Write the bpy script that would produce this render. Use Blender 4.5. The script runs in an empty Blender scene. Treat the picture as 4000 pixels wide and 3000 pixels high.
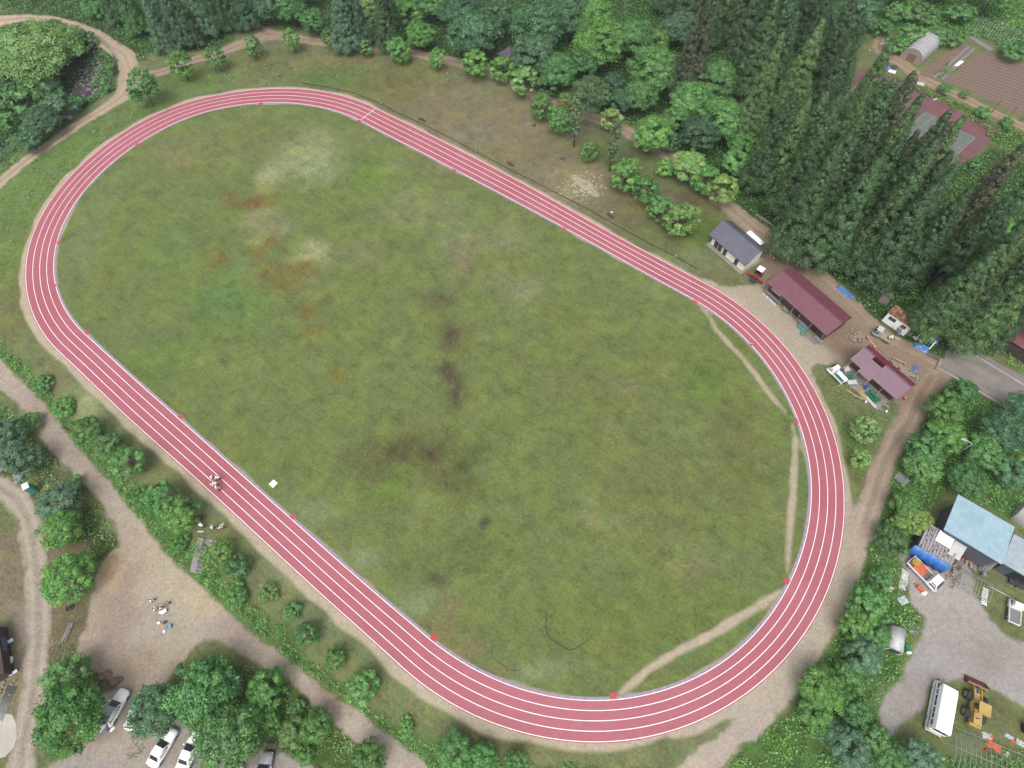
import bpy, math, random
import numpy as np
from mathutils import Vector, Matrix
R = math.radians
rng = np.random.default_rng(7)
random.seed(7)
SC = bpy.context.scene
COL = SC.collection

# ------------------------------------------------------------------ camera solved from the running track
FPX, PITCH, ROLL, CAMH = 2331.0, 1.06184208, -0.0329657348, 87.0396547
_cp, _sp, _cr, _sr = math.cos(PITCH), math.sin(PITCH), math.cos(ROLL), math.sin(ROLL)

def plane_point(px, py, z=0.0):
    """world point at height z that the surveyed photo pixel (4000x3000) looks at"""
    x = (px - 2000) / FPX; y = -(py - 1500) / FPX
    x, y = _cr * x - _sr * y, _sr * x + _cr * y
    X, Y, Z = x, _cp + y * _sp, -_sp + y * _cp
    t = (CAMH - z) / -Z
    return X * t, Y * t

# ------------------------------------------------------------------ terrain
BANK_PX = [(-700, 900), (-300, 1160), (0, 1405), (174, 1582), (362, 1814), (543, 2024), (705, 2227), (899, 2404),
           (1107, 2562), (1378, 2770), (1560, 2905), (1700, 3040), (1900, 3300)]
BANK = np.array([plane_point(a, b, -1.4) for a, b in BANK_PX])
RIM_PX = [(-250, 870), (0, 650), (120, 560), (260, 455), (330, 415), (420, 370), (452, 300), (445, 205), (390, 150),
          (300, 115), (200, 95), (90, 60), (-60, 40), (-400, 10)]
RIM = np.array([plane_point(a, b) for a, b in RIM_PX])

def seg_dist(P, poly, closed=False):
    """distance and signed side to a polyline (N,2)"""
    n = len(poly); best = np.full(len(P), 1e9); side = np.zeros(len(P))
    for i in range(n if closed else n - 1):
        a = poly[i]; b = poly[(i + 1) % n]; ab = b - a; L2 = ab @ ab + 1e-12
        t = np.clip(((P - a) @ ab) / L2, 0, 1)
        q = P - (a + t[:, None] * ab)
        d = np.hypot(q[:, 0], q[:, 1])
        s = ab[0] * q[:, 1] - ab[1] * q[:, 0]
        m = d < best
        best[m] = d[m]; side[m] = s[m]
    return best, side

def inside(P, poly):
    n = len(poly); r = np.zeros(len(P), bool)
    for i in range(n):
        a = poly[i]; b = poly[(i + 1) % n]
        c = (a[1] > P[:, 1]) != (b[1] > P[:, 1])
        with np.errstate(divide='ignore', invalid='ignore'):
            xi = (b[0] - a[0]) * (P[:, 1] - a[1]) / (b[1] - a[1]) + a[0]
        r ^= c & (P[:, 0] < xi)
    return r

def sstep(a, b, x):
    t = np.clip((x - a) / (b - a), 0, 1); return t * t * (3 - 2 * t)

def terrain(P):
    P = np.atleast_2d(np.asarray(P, float))
    d, s = seg_dist(P, BANK)
    sd = np.where(s > 0, d, -d)                       # positive on the track side
    z = -1.4 * sstep(5.5, 0.3, sd)
    ins = inside(P, RIM)
    d2, _ = seg_dist(P, RIM)
    z -= np.where(ins, 3.6 * sstep(0.8, 9.0, d2), 0)
    return z

def G(px, py, h=0.0):
    """ground point (x, y, z) seen at a surveyed pixel, h metres above the ground"""
    z = h
    for _ in range(7):
        x, y = plane_point(px, py, z)
        z = h + float(terrain([[x, y]])[0])
    return Vector((x, y, z - h)) if h == 0 else Vector((x, y, z))

def G2(pts, h=0.0):
    return [tuple(G(a, b, h)) for a, b in pts]

# ------------------------------------------------------------------ object helpers
def tag(o, label=None, cat=None, group=None, kind=None):
    if label: o['label'] = label
    if cat: o['category'] = cat
    if group: o['group'] = group
    if kind: o['kind'] = kind
    return o

def empty(name, loc, rz=0.0, label=None, cat=None, group=None):
    o = bpy.data.objects.new(name, None); COL.objects.link(o)
    o.location = loc; o.rotation_euler = (0, 0, rz); o.empty_display_size = 0.3
    return tag(o, label, cat, group)

class MB:
    """mesh builder: boxes, tubes, prisms, sheets gathered into one mesh"""
    def __init__(s): s.v = []; s.f = []; s.m = []; s.sm = []
    def add(s, vs, fs, mi=0, smooth=False):
        b = len(s.v); s.v += [tuple(map(float, v)) for v in vs]
        for f in fs: s.f.append(tuple(b + i for i in f)); s.m.append(mi); s.sm.append(smooth)
        return s
    def box(s, c, d, rz=0.0, mi=0, taper=(1, 1), rx=0.0, ry=0.0):
        x, y, z = d[0] / 2, d[1] / 2, d[2] / 2; tx, ty = taper
        vs = [(-x, -y, -z), (x, -y, -z), (x, y, -z), (-x, y, -z), (-x * tx, -y * ty, z), (x * tx, -y * ty, z), (x * tx, y * ty, z), (-x * tx, y * ty, z)]
        M = Matrix.Rotation(rz, 3, 'Z') @ Matrix.Rotation(ry, 3, 'Y') @ Matrix.Rotation(rx, 3, 'X')
        vs = [M @ Vector(v) + Vector(c) for v in vs]
        return s.add(vs, [(3, 2, 1, 0), (4, 5, 6, 7), (0, 1, 5, 4), (1, 2, 6, 5), (2, 3, 7, 6), (3, 0, 4, 7)], mi)
    def bar(s, a, b, w, h=None, mi=0):
        a = Vector(a); b = Vector(b); d = b - a; L = d.length
        if L < 1e-6: return s
        q = d.to_track_quat('X', 'Z'); h = h or w
        vs = []
        for x in (0, L):
            for y, z in ((-w / 2, -h / 2), (w / 2, -h / 2), (w / 2, h / 2), (-w / 2, h / 2)):
                vs.append(q @ Vector((x, y, z)) + a)
        return s.add(vs, [(0, 1, 2, 3), (7, 6, 5, 4), (0, 4, 5, 1), (1, 5, 6, 2), (2, 6, 7, 3), (3, 7, 4, 0)], mi)
    def tube(s, pts, rad, n=8, mi=0, cap=True):
        pts = [Vector(p) for p in pts]; rad = rad if hasattr(rad, '__len__') else [rad] * len(pts)
        vs = []; fs = []
        for i, p in enumerate(pts):
            d = (pts[min(i + 1, len(pts) - 1)] - pts[max(i - 1, 0)])
            q = d.to_track_quat('Z', 'Y')
            for k in range(n):
                a = 2 * math.pi * k / n
                vs.append(q @ Vector((math.cos(a) * rad[i], math.sin(a) * rad[i], 0)) + p)
        for i in range(len(pts) - 1):
            for k in range(n):
                fs.append((i * n + k, i * n + (k + 1) % n, (i + 1) * n + (k + 1) % n, (i + 1) * n + k))
        if cap:
            fs.append(tuple(range(n - 1, -1, -1))); fs.append(tuple(range((len(pts) - 1) * n, len(pts) * n)))
        return s.add(vs, fs, mi, True)
    def cyl(s, c, r, h, n=16, axis='Z', mi=0, r2=None):
        r2 = r if r2 is None else r2
        M = {'Z': Matrix.Identity(3), 'Y': Matrix.Rotation(R(90), 3, 'X'), 'X': Matrix.Rotation(R(90), 3, 'Y')}[axis]
        vs = [M @ Vector((math.cos(2 * math.pi * k / n) * rr, math.sin(2 * math.pi * k / n) * rr, zz)) + Vector(c)
              for rr, zz in ((r, -h / 2), (r2, h / 2)) for k in range(n)]
        fs = [(k, (k + 1) % n, n + (k + 1) % n, n + k) for k in range(n)]
        s.add(vs, fs, mi, True)
        return s.add(vs, [tuple(range(n - 1, -1, -1)), tuple(range(n, 2 * n))], mi)
    def prism(s, prof, y0, y1, mi=0, smooth=False):
        """profile (x,z) extruded along y"""
        n = len(prof)
        vs = [(x, y0, z) for x, z in prof] + [(x, y1, z) for x, z in prof]
        s.add(vs, [tuple(range(n)), tuple(range(2 * n - 1, n - 1, -1))], mi)
        return s.add(vs, [(k, n + k, n + (k + 1) % n, (k + 1) % n) for k in range(n)], mi, smooth)
    def slab(s, pts, th, mi=0):
        """convex polygon of 3-D points given a thickness downwards"""
        n = len(pts); p = [Vector(q) for q in pts]; lo = [q - Vector((0, 0, th)) for q in p]
        return s.add(p + lo, [tuple(range(n)), tuple(range(2 * n - 1, n - 1, -1))] + [(n + k, n + (k + 1) % n, (k + 1) % n, k) for k in range(n)], mi)
    def blob(s, c, r, seed=0, n=2, mi=0, rough=0.25):
        """rough stone / lump"""
        rr = random.Random(seed)
        t = (1 + 5 ** .5) / 2
        V = [Vector(v).normalized() for v in [(-1, t, 0), (1, t, 0), (-1, -t, 0), (1, -t, 0), (0, -1, t), (0, 1, t), (0, -1, -t), (0, 1, -t), (t, 0, -1), (t, 0, 1), (-t, 0, -1), (-t, 0, 1)]]
        F = [(0, 11, 5), (0, 5, 1), (0, 1, 7), (0, 7, 10), (0, 10, 11), (1, 5, 9), (5, 11, 4), (11, 10, 2), (10, 7, 6), (7, 1, 8), (3, 9, 4), (3, 4, 2), (3, 2, 6), (3, 6, 8), (3, 8, 9), (4, 9, 5), (2, 4, 11), (6, 2, 10), (8, 6, 7), (9, 8, 1)]
        rx, ry, rz = r if hasattr(r, '__len__') else (r, r, r)
        vs = []
        for v in V:
            k = 1 + rr.uniform(-rough, rough)
            vs.append((c[0] + v.x * rx * k, c[1] + v.y * ry * k, c[2] + v.z * rz * k))
        return s.add(vs, F, mi)
    def build(s, name, mats, parent=None, loc=None, rz=None):
        me = bpy.data.meshes.new(name)
        me.from_pydata(s.v, [], s.f)
        for m in (mats if isinstance(mats, (list, tuple)) else [mats]): me.materials.append(m)
        if any(s.m): me.polygons.foreach_set('material_index', s.m)
        if any(s.sm): me.polygons.foreach_set('use_smooth', s.sm)
        me.update()
        o = bpy.data.objects.new(name, me); COL.objects.link(o)
        if parent: o.parent = parent
        if loc is not None: o.location = loc
        if rz is not None: o.rotation_euler = (0, 0, rz)
        return o

def copy_tree(o, parent=None):
    c = o.copy(); COL.objects.link(c)
    if parent: c.parent = parent
    for ch in list(o.children): copy_tree(ch, c)
    return c

def frame_at(a, b, z):
    """local frame along the line of two surveyed pixels at height z: origin, heading, length"""
    A = Vector(plane_point(*a, z)); B = Vector(plane_point(*b, z)); d = B - A
    return A, math.atan2(d.y, d.x), d.length

# ------------------------------------------------------------------ materials
def lin(c):
    return tuple(((v / 255) / 12.92 if v / 255 <= .04045 else ((v / 255 + .055) / 1.055) ** 2.4) for v in c)
GAIN = 1.75
def alb(r, g, b, k=1.0):
    """real base colour of a sunless surface that photographs as sRGB r,g,b"""
    return tuple(min(.82, v / GAIN * k) for v in lin((r, g, b)))

MATS = {}
def nodes(name):
    m = bpy.data.materials.new(name); m.use_nodes = True
    nt = m.node_tree; nt.nodes.clear()
    return m, nt
def N(nt, t, **kw):
    n = nt.nodes.new(t)
    for k, v in kw.items():
        if k.startswith('i_'):
            key = k[2:].replace('_', ' ')
            n.inputs[int(key) if key.isdigit() else key].default_value = v
        else: setattr(n, k, v)
    return n
def mixc(nt, fac, a, b, blend='MIX'):
    n = nt.nodes.new('ShaderNodeMix'); n.data_type = 'RGBA'; n.blend_type = blend
    for sock, v in ((n.inputs[0], fac), (n.inputs[6], a), (n.inputs[7], b)):
        if isinstance(v, (tuple, list)): sock.default_value = (*v[:3], 1)
        elif isinstance(v, (int, float)): sock.default_value = v
        else: nt.links.new(v, sock)
    return n.outputs[2]
def mth(nt, op, a, b=0.0, c=None, clamp=False):
    n = nt.nodes.new('ShaderNodeMath'); n.operation = op; n.use_clamp = clamp
    for i, v in enumerate((a, b) if c is None else (a, b, c)):
        if isinstance(v, (int, float)): n.inputs[i].default_value = v
        else: nt.links.new(v, n.inputs[i])
    return n.outputs[0]
def noise(nt, vec, scale, detail=3, rough=.55, dist=0.0):
    n = N(nt, 'ShaderNodeTexNoise', i_Scale=scale, i_Detail=detail, i_Roughness=rough, i_Distortion=dist)
    nt.links.new(vec, n.inputs['Vector']); return n.outputs['Fac']
def remap(nt, v, a, b, c=0.0, d=1.0):
    n = N(nt, 'ShaderNodeMapRange'); n.clamp = True
    nt.links.new(v, n.inputs[0])
    for i, x in enumerate((a, b, c, d)): n.inputs[i + 1].default_value = x
    return n.outputs[0]

def paint(name, rgb, rough=.5, spot=.12, scale=1.5, dirt=None, dirt_amt=.35, dirt_scale=.8, metal=0.0, spec=.5, bump=0.0, bscale=30):
    """a coat with uneven tone, faint grime and an optional second colour in patches"""
    m, nt = nodes(name)
    co = N(nt, 'ShaderNodeTexCoord').outputs['Object']
    f = noise(nt, co, scale, 4, .6)
    k = remap(nt, f, .3, .7, 1 - spot, 1 + spot)
    base = mixc(nt, 1.0, rgb, k, 'MULTIPLY')
    if dirt:
        g = remap(nt, noise(nt, co, dirt_scale, 5, .65), .52, .68, 0, dirt_amt)
        base = mixc(nt, g, base, dirt)
    p = N(nt, 'ShaderNodeBsdfPrincipled', i_Roughness=rough, i_Metallic=metal)
    p.inputs['Specular IOR Level'].default_value = spec
    nt.links.new(base, p.inputs['Base Color'])
    if bump:
        b = N(nt, 'ShaderNodeBump', i_Strength=bump, i_Distance=.02)
        nt.links.new(noise(nt, co, bscale, 3), b.inputs['Height']); nt.links.new(b.outputs[0], p.inputs['Normal'])
    nt.links.new(p.outputs[0], N(nt, 'ShaderNodeOutputMaterial').inputs[0])
    MATS[name] = m
    return m

def ribbed(name, rgb, axis='X', period=.25, rough=.4, depth=.03, dirt=None, dirt_amt=.4, contrast=.18, spec=.5, spot=.1, dscale=.7):
    """corrugated / standing-seam sheet; ribs run across the given object axis"""
    m, nt = nodes(name)
    co = N(nt, 'ShaderNodeTexCoord').outputs['Object']
    sep = N(nt, 'ShaderNodeSeparateXYZ'); nt.links.new(co, sep.inputs[0])
    w = mth(nt, 'SINE', mth(nt, 'MULTIPLY', sep.outputs[axis], 2 * math.pi / period))
    w = mth(nt, 'MULTIPLY_ADD', w, .5, .5)
    f = noise(nt, co, 1.2, 4, .6)
    k = mth(nt, 'ADD', remap(nt, f, .3, .7, 1 - spot, 1 + spot), mth(nt, 'MULTIPLY', w, -contrast))
    base = mixc(nt, 1.0, rgb, k, 'MULTIPLY')
    if dirt:
        g = remap(nt, noise(nt, co, dscale, 6, .7), .46, .6, 0, dirt_amt)
        base = mixc(nt, g, base, dirt)
    p = N(nt, 'ShaderNodeBsdfPrincipled', i_Roughness=rough)
    p.inputs['Specular IOR Level'].default_value = spec
    nt.links.new(base, p.inputs['Base Color'])
    b = N(nt, 'ShaderNodeBump', i_Strength=.6, i_Distance=depth)
    nt.links.new(w, b.inputs['Height']); nt.links.new(b.outputs[0], p.inputs['Normal'])
    nt.links.new(p.outputs[0], N(nt, 'ShaderNodeOutputMaterial').inputs[0])
    return m

def leaf_mat(name, dark, mid, light, trans=.35, hue=.012):
    """foliage: clump tone with painted top light from the 'v' attribute, per-plant tone from the object's random value"""
    m, nt = nodes(name)
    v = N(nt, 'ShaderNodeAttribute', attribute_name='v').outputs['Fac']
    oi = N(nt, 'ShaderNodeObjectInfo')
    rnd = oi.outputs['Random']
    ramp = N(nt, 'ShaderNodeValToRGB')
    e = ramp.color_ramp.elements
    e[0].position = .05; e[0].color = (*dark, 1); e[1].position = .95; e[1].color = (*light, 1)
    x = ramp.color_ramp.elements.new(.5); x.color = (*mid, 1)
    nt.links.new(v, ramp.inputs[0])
    hs = N(nt, 'ShaderNodeHueSaturation')
    nt.links.new(remap(nt, rnd, 0, 1, .5 - hue, .5 + hue), hs.inputs['Hue'])
    r2 = mth(nt, 'FRACT', mth(nt, 'MULTIPLY', rnd, 7.31))
    nt.links.new(remap(nt, r2, 0, 1, .78, 1.2), hs.inputs['Value'])
    nt.links.new(ramp.outputs[0], hs.inputs['Color'])
    tint = mixc(nt, 1.0, hs.outputs[0], oi.outputs['Color'], 'MULTIPLY')
    d = N(nt, 'ShaderNodeBsdfDiffuse'); t = N(nt, 'ShaderNodeBsdfTranslucent'); g = N(nt, 'ShaderNodeBsdfGlossy', i_Roughness=.5)
    nt.links.new(tint, d.inputs[0]); nt.links.new(tint, t.inputs[0]); g.inputs[0].default_value = (.8, .9, 1, 1)
    ms = N(nt, 'ShaderNodeMixShader', i_0=trans); nt.links.new(d.outputs[0], ms.inputs[1]); nt.links.new(t.outputs[0], ms.inputs[2])
    m2 = N(nt, 'ShaderNodeMixShader', i_0=.035); nt.links.new(ms.outputs[0], m2.inputs[1]); nt.links.new(g.outputs[0], m2.inputs[2])
    nt.links.new(m2.outputs[0], N(nt, 'ShaderNodeOutputMaterial').inputs[0])
    return m
EXPOSURE = 0.55
HAZE = 0.00022
# ------------------------------------------------------------------ running track shape
TC = np.array([-21.5147157, 63.2828064]); TANG, TL, TR, TW = -0.686338451, 81.3445314, 35.7060082, 4.88
TR_IN = [-0.16, -0.07, 0.03, 0.08, 0.08, 0.09, 0.12, 0.15, 0.19, 0.2, 0.23, 0.24, 0.2, 0.08, -0.02, 0.0, 0.12, 0.22, 0.29, 0.32, 0.33, 0.25, 0.1, -0.01, -0.02, 0.04, 0.08, 0.08, 0.07, 0.09, 0.14, 0.18, 0.2, 0.21, 0.23, 0.31, 0.39, 0.41, 0.38, 0.31, 0.21, 0.05, -0.03, -0.18, -0.38, -0.53, -0.57, -0.58, -0.51, -0.37, -0.22, 0.01, 0.22, 0.14, -0.17, -0.34, -0.35, -0.3, -0.25, -0.19, -0.14, -0.14, -0.19, -0.2]
TR_OUT = [-0.17, -0.12, 0.01, 0.12, 0.11, 0.03, -0.04, -0.05, -0.04, 0.01, 0.04, 0.04, -0.03, -0.08, -0.09, -0.1, -0.11, -0.08, -0.06, -0.1, -0.18, -0.24, -0.26, -0.24, -0.2, -0.14, -0.07, -0.01, 0.02, 0.05, -0.02, -0.17, -0.27, -0.3, -0.32, -0.3, -0.15, 0.09, 0.26, 0.39, 0.41, 0.35, 0.28, 0.16, -0.04, -0.32, -0.4, -0.31, -0.24, -0.21, -0.17, 0.08, 0.52, 0.86, 0.74, 0.51, 0.26, 0.18, 0.19, 0.18, 0.07, -0.08, -0.15, -0.17]
NT = 640
TTOT = 2 * TL + 2 * math.pi * TR
def _tr_base():
    s = np.arange(NT) / NT * TTOT
    p = np.zeros((NT, 2)); n = np.zeros((NT, 2))
    for i, v in enumerate(s):
        if v < TL: p[i] = (v - TL / 2, 0); n[i] = (0, -1)
        elif v < TL + math.pi * TR:
            a = (v - TL) / TR - math.pi / 2; p[i] = (TL / 2, 0); n[i] = (math.cos(a), math.sin(a))
        elif v < 2 * TL + math.pi * TR: p[i] = (TL / 2 - (v - TL - math.pi * TR), 0); n[i] = (0, 1)
        else:
            a = (v - 2 * TL - math.pi * TR) / TR + math.pi / 2; p[i] = (-TL / 2, 0); n[i] = (math.cos(a), math.sin(a))
    k = s / TTOT * 64
    def corr(t):
        t = np.array(t + t[:1]); c = np.interp(k, np.arange(65), t)
        for _ in range(14): c = (np.roll(c, 1) + 2 * c + np.roll(c, -1)) / 4
        return c
    return p, n, corr(TR_IN), corr(TR_OUT)
_tp, _tn, _ci, _co = _tr_base()
_rot = np.array([[math.cos(TANG), -math.sin(TANG)], [math.sin(TANG), math.cos(TANG)]])
def track_ring(lane, extra=0.0):
    """closed curve: lane 0 = inner white line, 4 = outer white line, plus metres outward"""
    f = lane / 4
    r = TR + TW * f + _ci * (1 - f) + _co * f + extra
    return (_tp + _tn * r[:, None]) @ _rot.T + TC
RING_IN, RING_OUT = track_ring(0), track_ring(4)

def ring_strip(name, la, ea, lb, eb, z, mat, kind=None, parent=None):
    a = track_ring(la, ea); b = track_ring(lb, eb)
    v = np.zeros((2 * NT, 3)); v[:NT, :2] = a; v[NT:, :2] = b; v[:, 2] = z
    m = MB(); m.add(v, [(i, NT + i, NT + (i + 1) % NT, (i + 1) % NT) for i in range(NT)])
    return m.build(name, mat, parent)

# ------------------------------------------------------------------ bare-earth regions (surveyed outlines, photo pixels)
SAND = (182, 171, 153); SOIL = (140, 121, 104); GREY = (166, 160, 153); MUD = (112, 96, 84)
DIRT = [
 # name, label group, colour, polygon points (None -> line), line points, half-widths in metres
 ('dirt_path', SOIL, 'poly', [(-300, 1130), (0, 1405), (90, 1495), (174, 1582), (217, 1636), (289, 1734), (362, 1814), (430, 1883), (492, 1974), (543, 2024), (633, 2140), (705, 2227), (800, 2306),
    (899, 2404), (994, 2485), (1107, 2562), (1242, 2666), (1378, 2770), (1500, 2862), (1568, 2914), (1640, 2970), (1720, 3080), (1560, 3100), (1500, 2985), (1423, 2914), (1369, 2878), (1288, 2824), (1197, 2729), (1125, 2661), (1039, 2607),
    (953, 2557), (849, 2499), (790, 2512), (745, 2545), (700, 2600), (650, 2660), (600, 2705), (540, 2700), (470, 2690), (410, 2640), (330, 2610), (300, 2560), (310, 2500), (345, 2440), (358, 2350), (372, 2260), (400, 2195), (445, 2150), (478, 2120), (459, 2060), (391, 1963), (318, 1880), (250, 1800), (231, 1788),
    (174, 1716), (119, 1633), (69, 1571), (0, 1513), (-300, 1250)], (176, 165, 150)),
 ('gravel_track', GREY, 'line', [(-60, 1880), (0, 1905), (60, 1945), (105, 2020), (130, 2120), (145, 2250), (152, 2380), (150, 2500), (140, 2620), (125, 2740), (100, 2850), (85, 2950), (70, 3100)], [1.5] * 13, (170, 160, 146)),
 ('dirt_path', SAND, 'line', [(-120, 790), (-27, 735), (45, 673), (136, 601), (226, 542), (316, 479), (407, 425), (479, 375), (505, 325), (508, 271), (488, 217), (429, 176), (362, 131), (271, 97), (181, 75), (108, 70), (20, 76), (-80, 90)],
    [1.5, 1.5, 1.4, 1.4, 1.35, 1.4, 1.5, 2.0, 2.5, 2.2, 2.1, 1.9, 1.8, 1.7, 1.6, 1.5, 1.4, 1.4], (178, 162, 142)),
 ('dirt_path', SOIL, 'line', [(505, 310), (560, 292), (615, 285), (680, 265), (768, 230), (836, 217), (904, 187), (963, 165), (1045, 131), (1181, 154), (1316, 172), (1452, 187), (1588, 203), (1701, 224), (1791, 246), (1882, 268), (1949, 298), (2010, 325), (2068, 357), (2167, 407), (2260, 440), (2344, 470), (2452, 515), (2588, 583), (2642, 633), (2735, 705), (2837, 797), (2881, 837), (2931, 880), (2989, 927), (3062, 981), (3152, 1039), (3206, 1094), (3279, 1159), (3351, 1231), (3405, 1292), (3480, 1352), (3560, 1392), (3660, 1440)],
    [1.2, 1.3, 1.4, 1.3, 1.2, 1.3, 1.8, 2.0, 2.2, 1.6, 1.6, 1.5, 1.5, 1.5, 1.6, 1.6, 1.6, 1.6, 1.6, 1.7, 1.6, 1.6, 1.7, 1.7, 1.7, 1.7, 1.7, 1.8, 1.9, 2.2, 2.7, 2.8, 2.2, 2.0, 2.0, 2.3, 2.6, 2.6, 2.3], (160, 143, 126)),
 ('dirt_path', SOIL, 'line', [(915, 20), (945, 68), (985, 105), (1045, 131)], [1.6, 1.7, 2.0, 2.2], (158, 138, 122)),
 ('dirt_yard', SOIL, 'poly', [(2985, 985), (3062, 965), (3110, 985), (3180, 1045), (3260, 1115), (3350, 1200), (3440, 1275), (3530, 1330), (3600, 1375), (3672, 1432), (3655, 1470), (3610, 1520), (3590, 1555), (3550, 1580), (3500, 1575), (3400, 1530), (3310, 1460), (3290, 1425), (3250, 1395), (3222, 1345), (3190, 1320), (3100, 1230), (3000, 1130), (2960, 1090)], (146, 127, 110)),
 ('dirt_yard', SAND, 'poly', [(2745, 1085), (2830, 1120), (2890, 1120), (2960, 1115), (3000, 1150), (3070, 1215), (3150, 1290), (3215, 1350), (3260, 1370), (3275, 1400), (3235, 1425), (3190, 1420), (3160, 1440), (3185, 1500), (3225, 1590), (3262, 1690), (3290, 1800), (3308, 1900), (3317, 2000), (3323, 2060), (3300, 2060), (3240, 1640), (3120, 1420), (2900, 1190), (2720, 1090)], (174, 164, 145)),
 ('dirt_path', SOIL, 'line', [(3640, 1470), (3590, 1545), (3553, 1640), (3506, 1710), (3462, 1790), (3436, 1860), (3416, 1925), (3395, 1985), (3370, 2060)], [2.6, 2.2, 1.8, 1.6, 1.5, 1.5, 1.55, 1.7, 2.2], (160, 143, 127)),
 ('dirt_path', SAND, 'poly', [(3322, 2050), (3363, 1990), (3412, 2030), (3395, 2105), (3378, 2166), (3350, 2255), (3334, 2300), (3296, 2376), (3254, 2486), (3191, 2587), (3127, 2701), (3043, 2785), (2959, 2870), (2853, 2954), (2790, 3015), (2700, 3110), (2560, 3090), (2640, 3000), (2705, 2941), (2790, 2891), (2872, 2806), (2800, 2815), (2650, 2880), (2500, 2908), (2560, 2860), (2769, 2790), (2895, 2710), (3022, 2610), (3148, 2450), (3237, 2295), (3285, 2120), (3310, 2060)], (184, 173, 157)),
 ('gravel_yard', GREY, 'poly', [(3510, 2170), (3560, 2130), (3650, 2180), (3700, 2175), (3760, 2180), (3800, 2260), (3815, 2340), (3880, 2420), (3930, 2480), (4000, 2510), (4100, 2560), (4100, 2800), (4000, 2764), (3930, 2720), (3865, 2680), (3800, 2650), (3740, 2650), (3690, 2660), (3640, 2665), (3610, 2760), (3560, 2790), (3520, 2820), (3481, 2868), (3440, 2830), (3428, 2790), (3465, 2710), (3524, 2654), (3553, 2565), (3595, 2500), (3610, 2410), (3562, 2360), (3548, 2290), (3545, 2230)], (168, 164, 160)),
 ('parking_lot', GREY, 'poly', [(395, 2700), (470, 2690), (600, 2700), (700, 2810), (760, 2870), (1005, 2930), (1100, 2955), (1215, 2993), (1250, 3100), (180, 3100), (200, 2990), (300, 2930), (372, 2880)], (164, 157, 149)),
 ('farm_lane', SAND, 'line', [(3440, 150), (3432, 185), (3460, 215), (3520, 245), (3588, 298), (3680, 346), (3770, 385), (3850, 425), (4000, 497), (4120, 560)], [1.1, 1.4, 1.8, 1.9, 1.6, 1.4, 1.3, 1.2, 1.2, 1.2], (158, 139, 118)),
]
# old worn running strip inside the track and its sandy fringe
WORN = [([(2740, 1210), (2762, 1222), (2800, 1290), (2850, 1345), (2900, 1400), (2950, 1460), (3000, 1530), (3040, 1580), (3068, 1608)], [.15, .35, .4, .4, .35, .45, .4, .3, .1], (178, 165, 142)),
        ([(3095, 1655), (3108, 1720), (3105, 1800), (3098, 1900), (3092, 2000), (3085, 2080), (3080, 2160), (3075, 2240)], [.1, .3, .45, .5, .45, .5, .35, .1], (180, 167, 145)),
        ([(3050, 2310), (2990, 2350), (2900, 2405), (2820, 2455), (2730, 2505), (2640, 2550), (2540, 2610), (2470, 2670), (2425, 2705)], [.3, .5, .5, .55, .5, .5, .4, .4, .3], (184, 172, 150)),
        ([(2240, 690), (2290, 725), (2330, 760)], [.6, 1.2, .5], (176, 165, 140))]

DPATCH = [(640, 2200, 150, 120, (186, 174, 148), .8), (700, 2330, 150, 110, (184, 174, 150), .8), (800, 2330, 90, 70, (192, 176, 144), .6), (580, 2430, 110, 80, (172, 166, 152), .7), (430, 2450, 90, 120, (160, 142, 126), .7), (490, 2300, 60, 130, (158, 140, 128), .7), (425, 2225, 55, 65, (198, 174, 140), .9),
 (560, 2600, 150, 60, (160, 142, 118), .6), (150, 1590, 120, 90, (164, 148, 136), .6), (300, 1780, 90, 120, (158, 144, 134), .6), (950, 2500, 120, 70, (166, 150, 138), .6), (1250, 2730, 160, 90, (164, 148, 134), .6), (2950, 2900, 150, 90, (174, 162, 154), .7), (3275, 2440, 45, 170, (142, 124, 108), .6), (3340, 2250, 40, 90, (150, 132, 114), .5), (3150, 2620, 80, 60, (186, 176, 160), .5),
 (3620, 2130, 90, 60, (106, 94, 86), .85), (3700, 2190, 40, 60, (112, 98, 88), .7), (3760, 2340, 120, 80, (180, 170, 164), .7), (3700, 2430, 150, 60, (168, 160, 154), .6), (3540, 2700, 80, 80, (156, 146, 142), .6), (3850, 2560, 120, 70, (150, 138, 132), .6), (3420, 1330, 80, 25, (168, 148, 124), .7), (3520, 1400, 110, 30, (152, 132, 114), .6), (3320, 1360, 60, 40, (126, 106, 94), .7), (3240, 1100, 40, 60, (158, 142, 124), .6),
 (3120, 1035, 60, 30, (98, 82, 70), .7), (3010, 1030, 40, 35, (122, 106, 92), .6), (2900, 860, 60, 60, (164, 148, 136), .6), (3600, 1500, 60, 80, (146, 126, 106), .6), (3450, 1820, 50, 90, (158, 142, 128), .6), (3385, 2010, 60, 50, (176, 164, 150), .6), (560, 2830, 90, 50, (170, 156, 140), .7), (420, 2900, 120, 50, (184, 168, 146), .6), (640, 2950, 90, 60, (162, 150, 136), .6), (900, 2980, 160, 50, (136, 126, 124), .8)]
def pts_world(px):
    return np.array([tuple(G(a, b))[:2] for a, b in px])
_REG = []
_DP = []
for px, py, rx, ry, c, s in DPATCH:
    o = pts_world([(px, py), (px + rx, py), (px, py - ry)]); _DP.append((o[0], np.hypot(*(o[1] - o[0])), np.hypot(*(o[2] - o[0])), np.array(alb(*c)), s))
for d in DIRT:
    _REG.append((d[0], d[2], pts_world(d[3]), np.array(d[4]) if d[2] == 'line' else None, alb(*(d[5] if d[2] == 'line' else d[4]))))
_WORN = [(pts_world(a), np.array(w), alb(*c)) for a, w, c in WORN]

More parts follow.
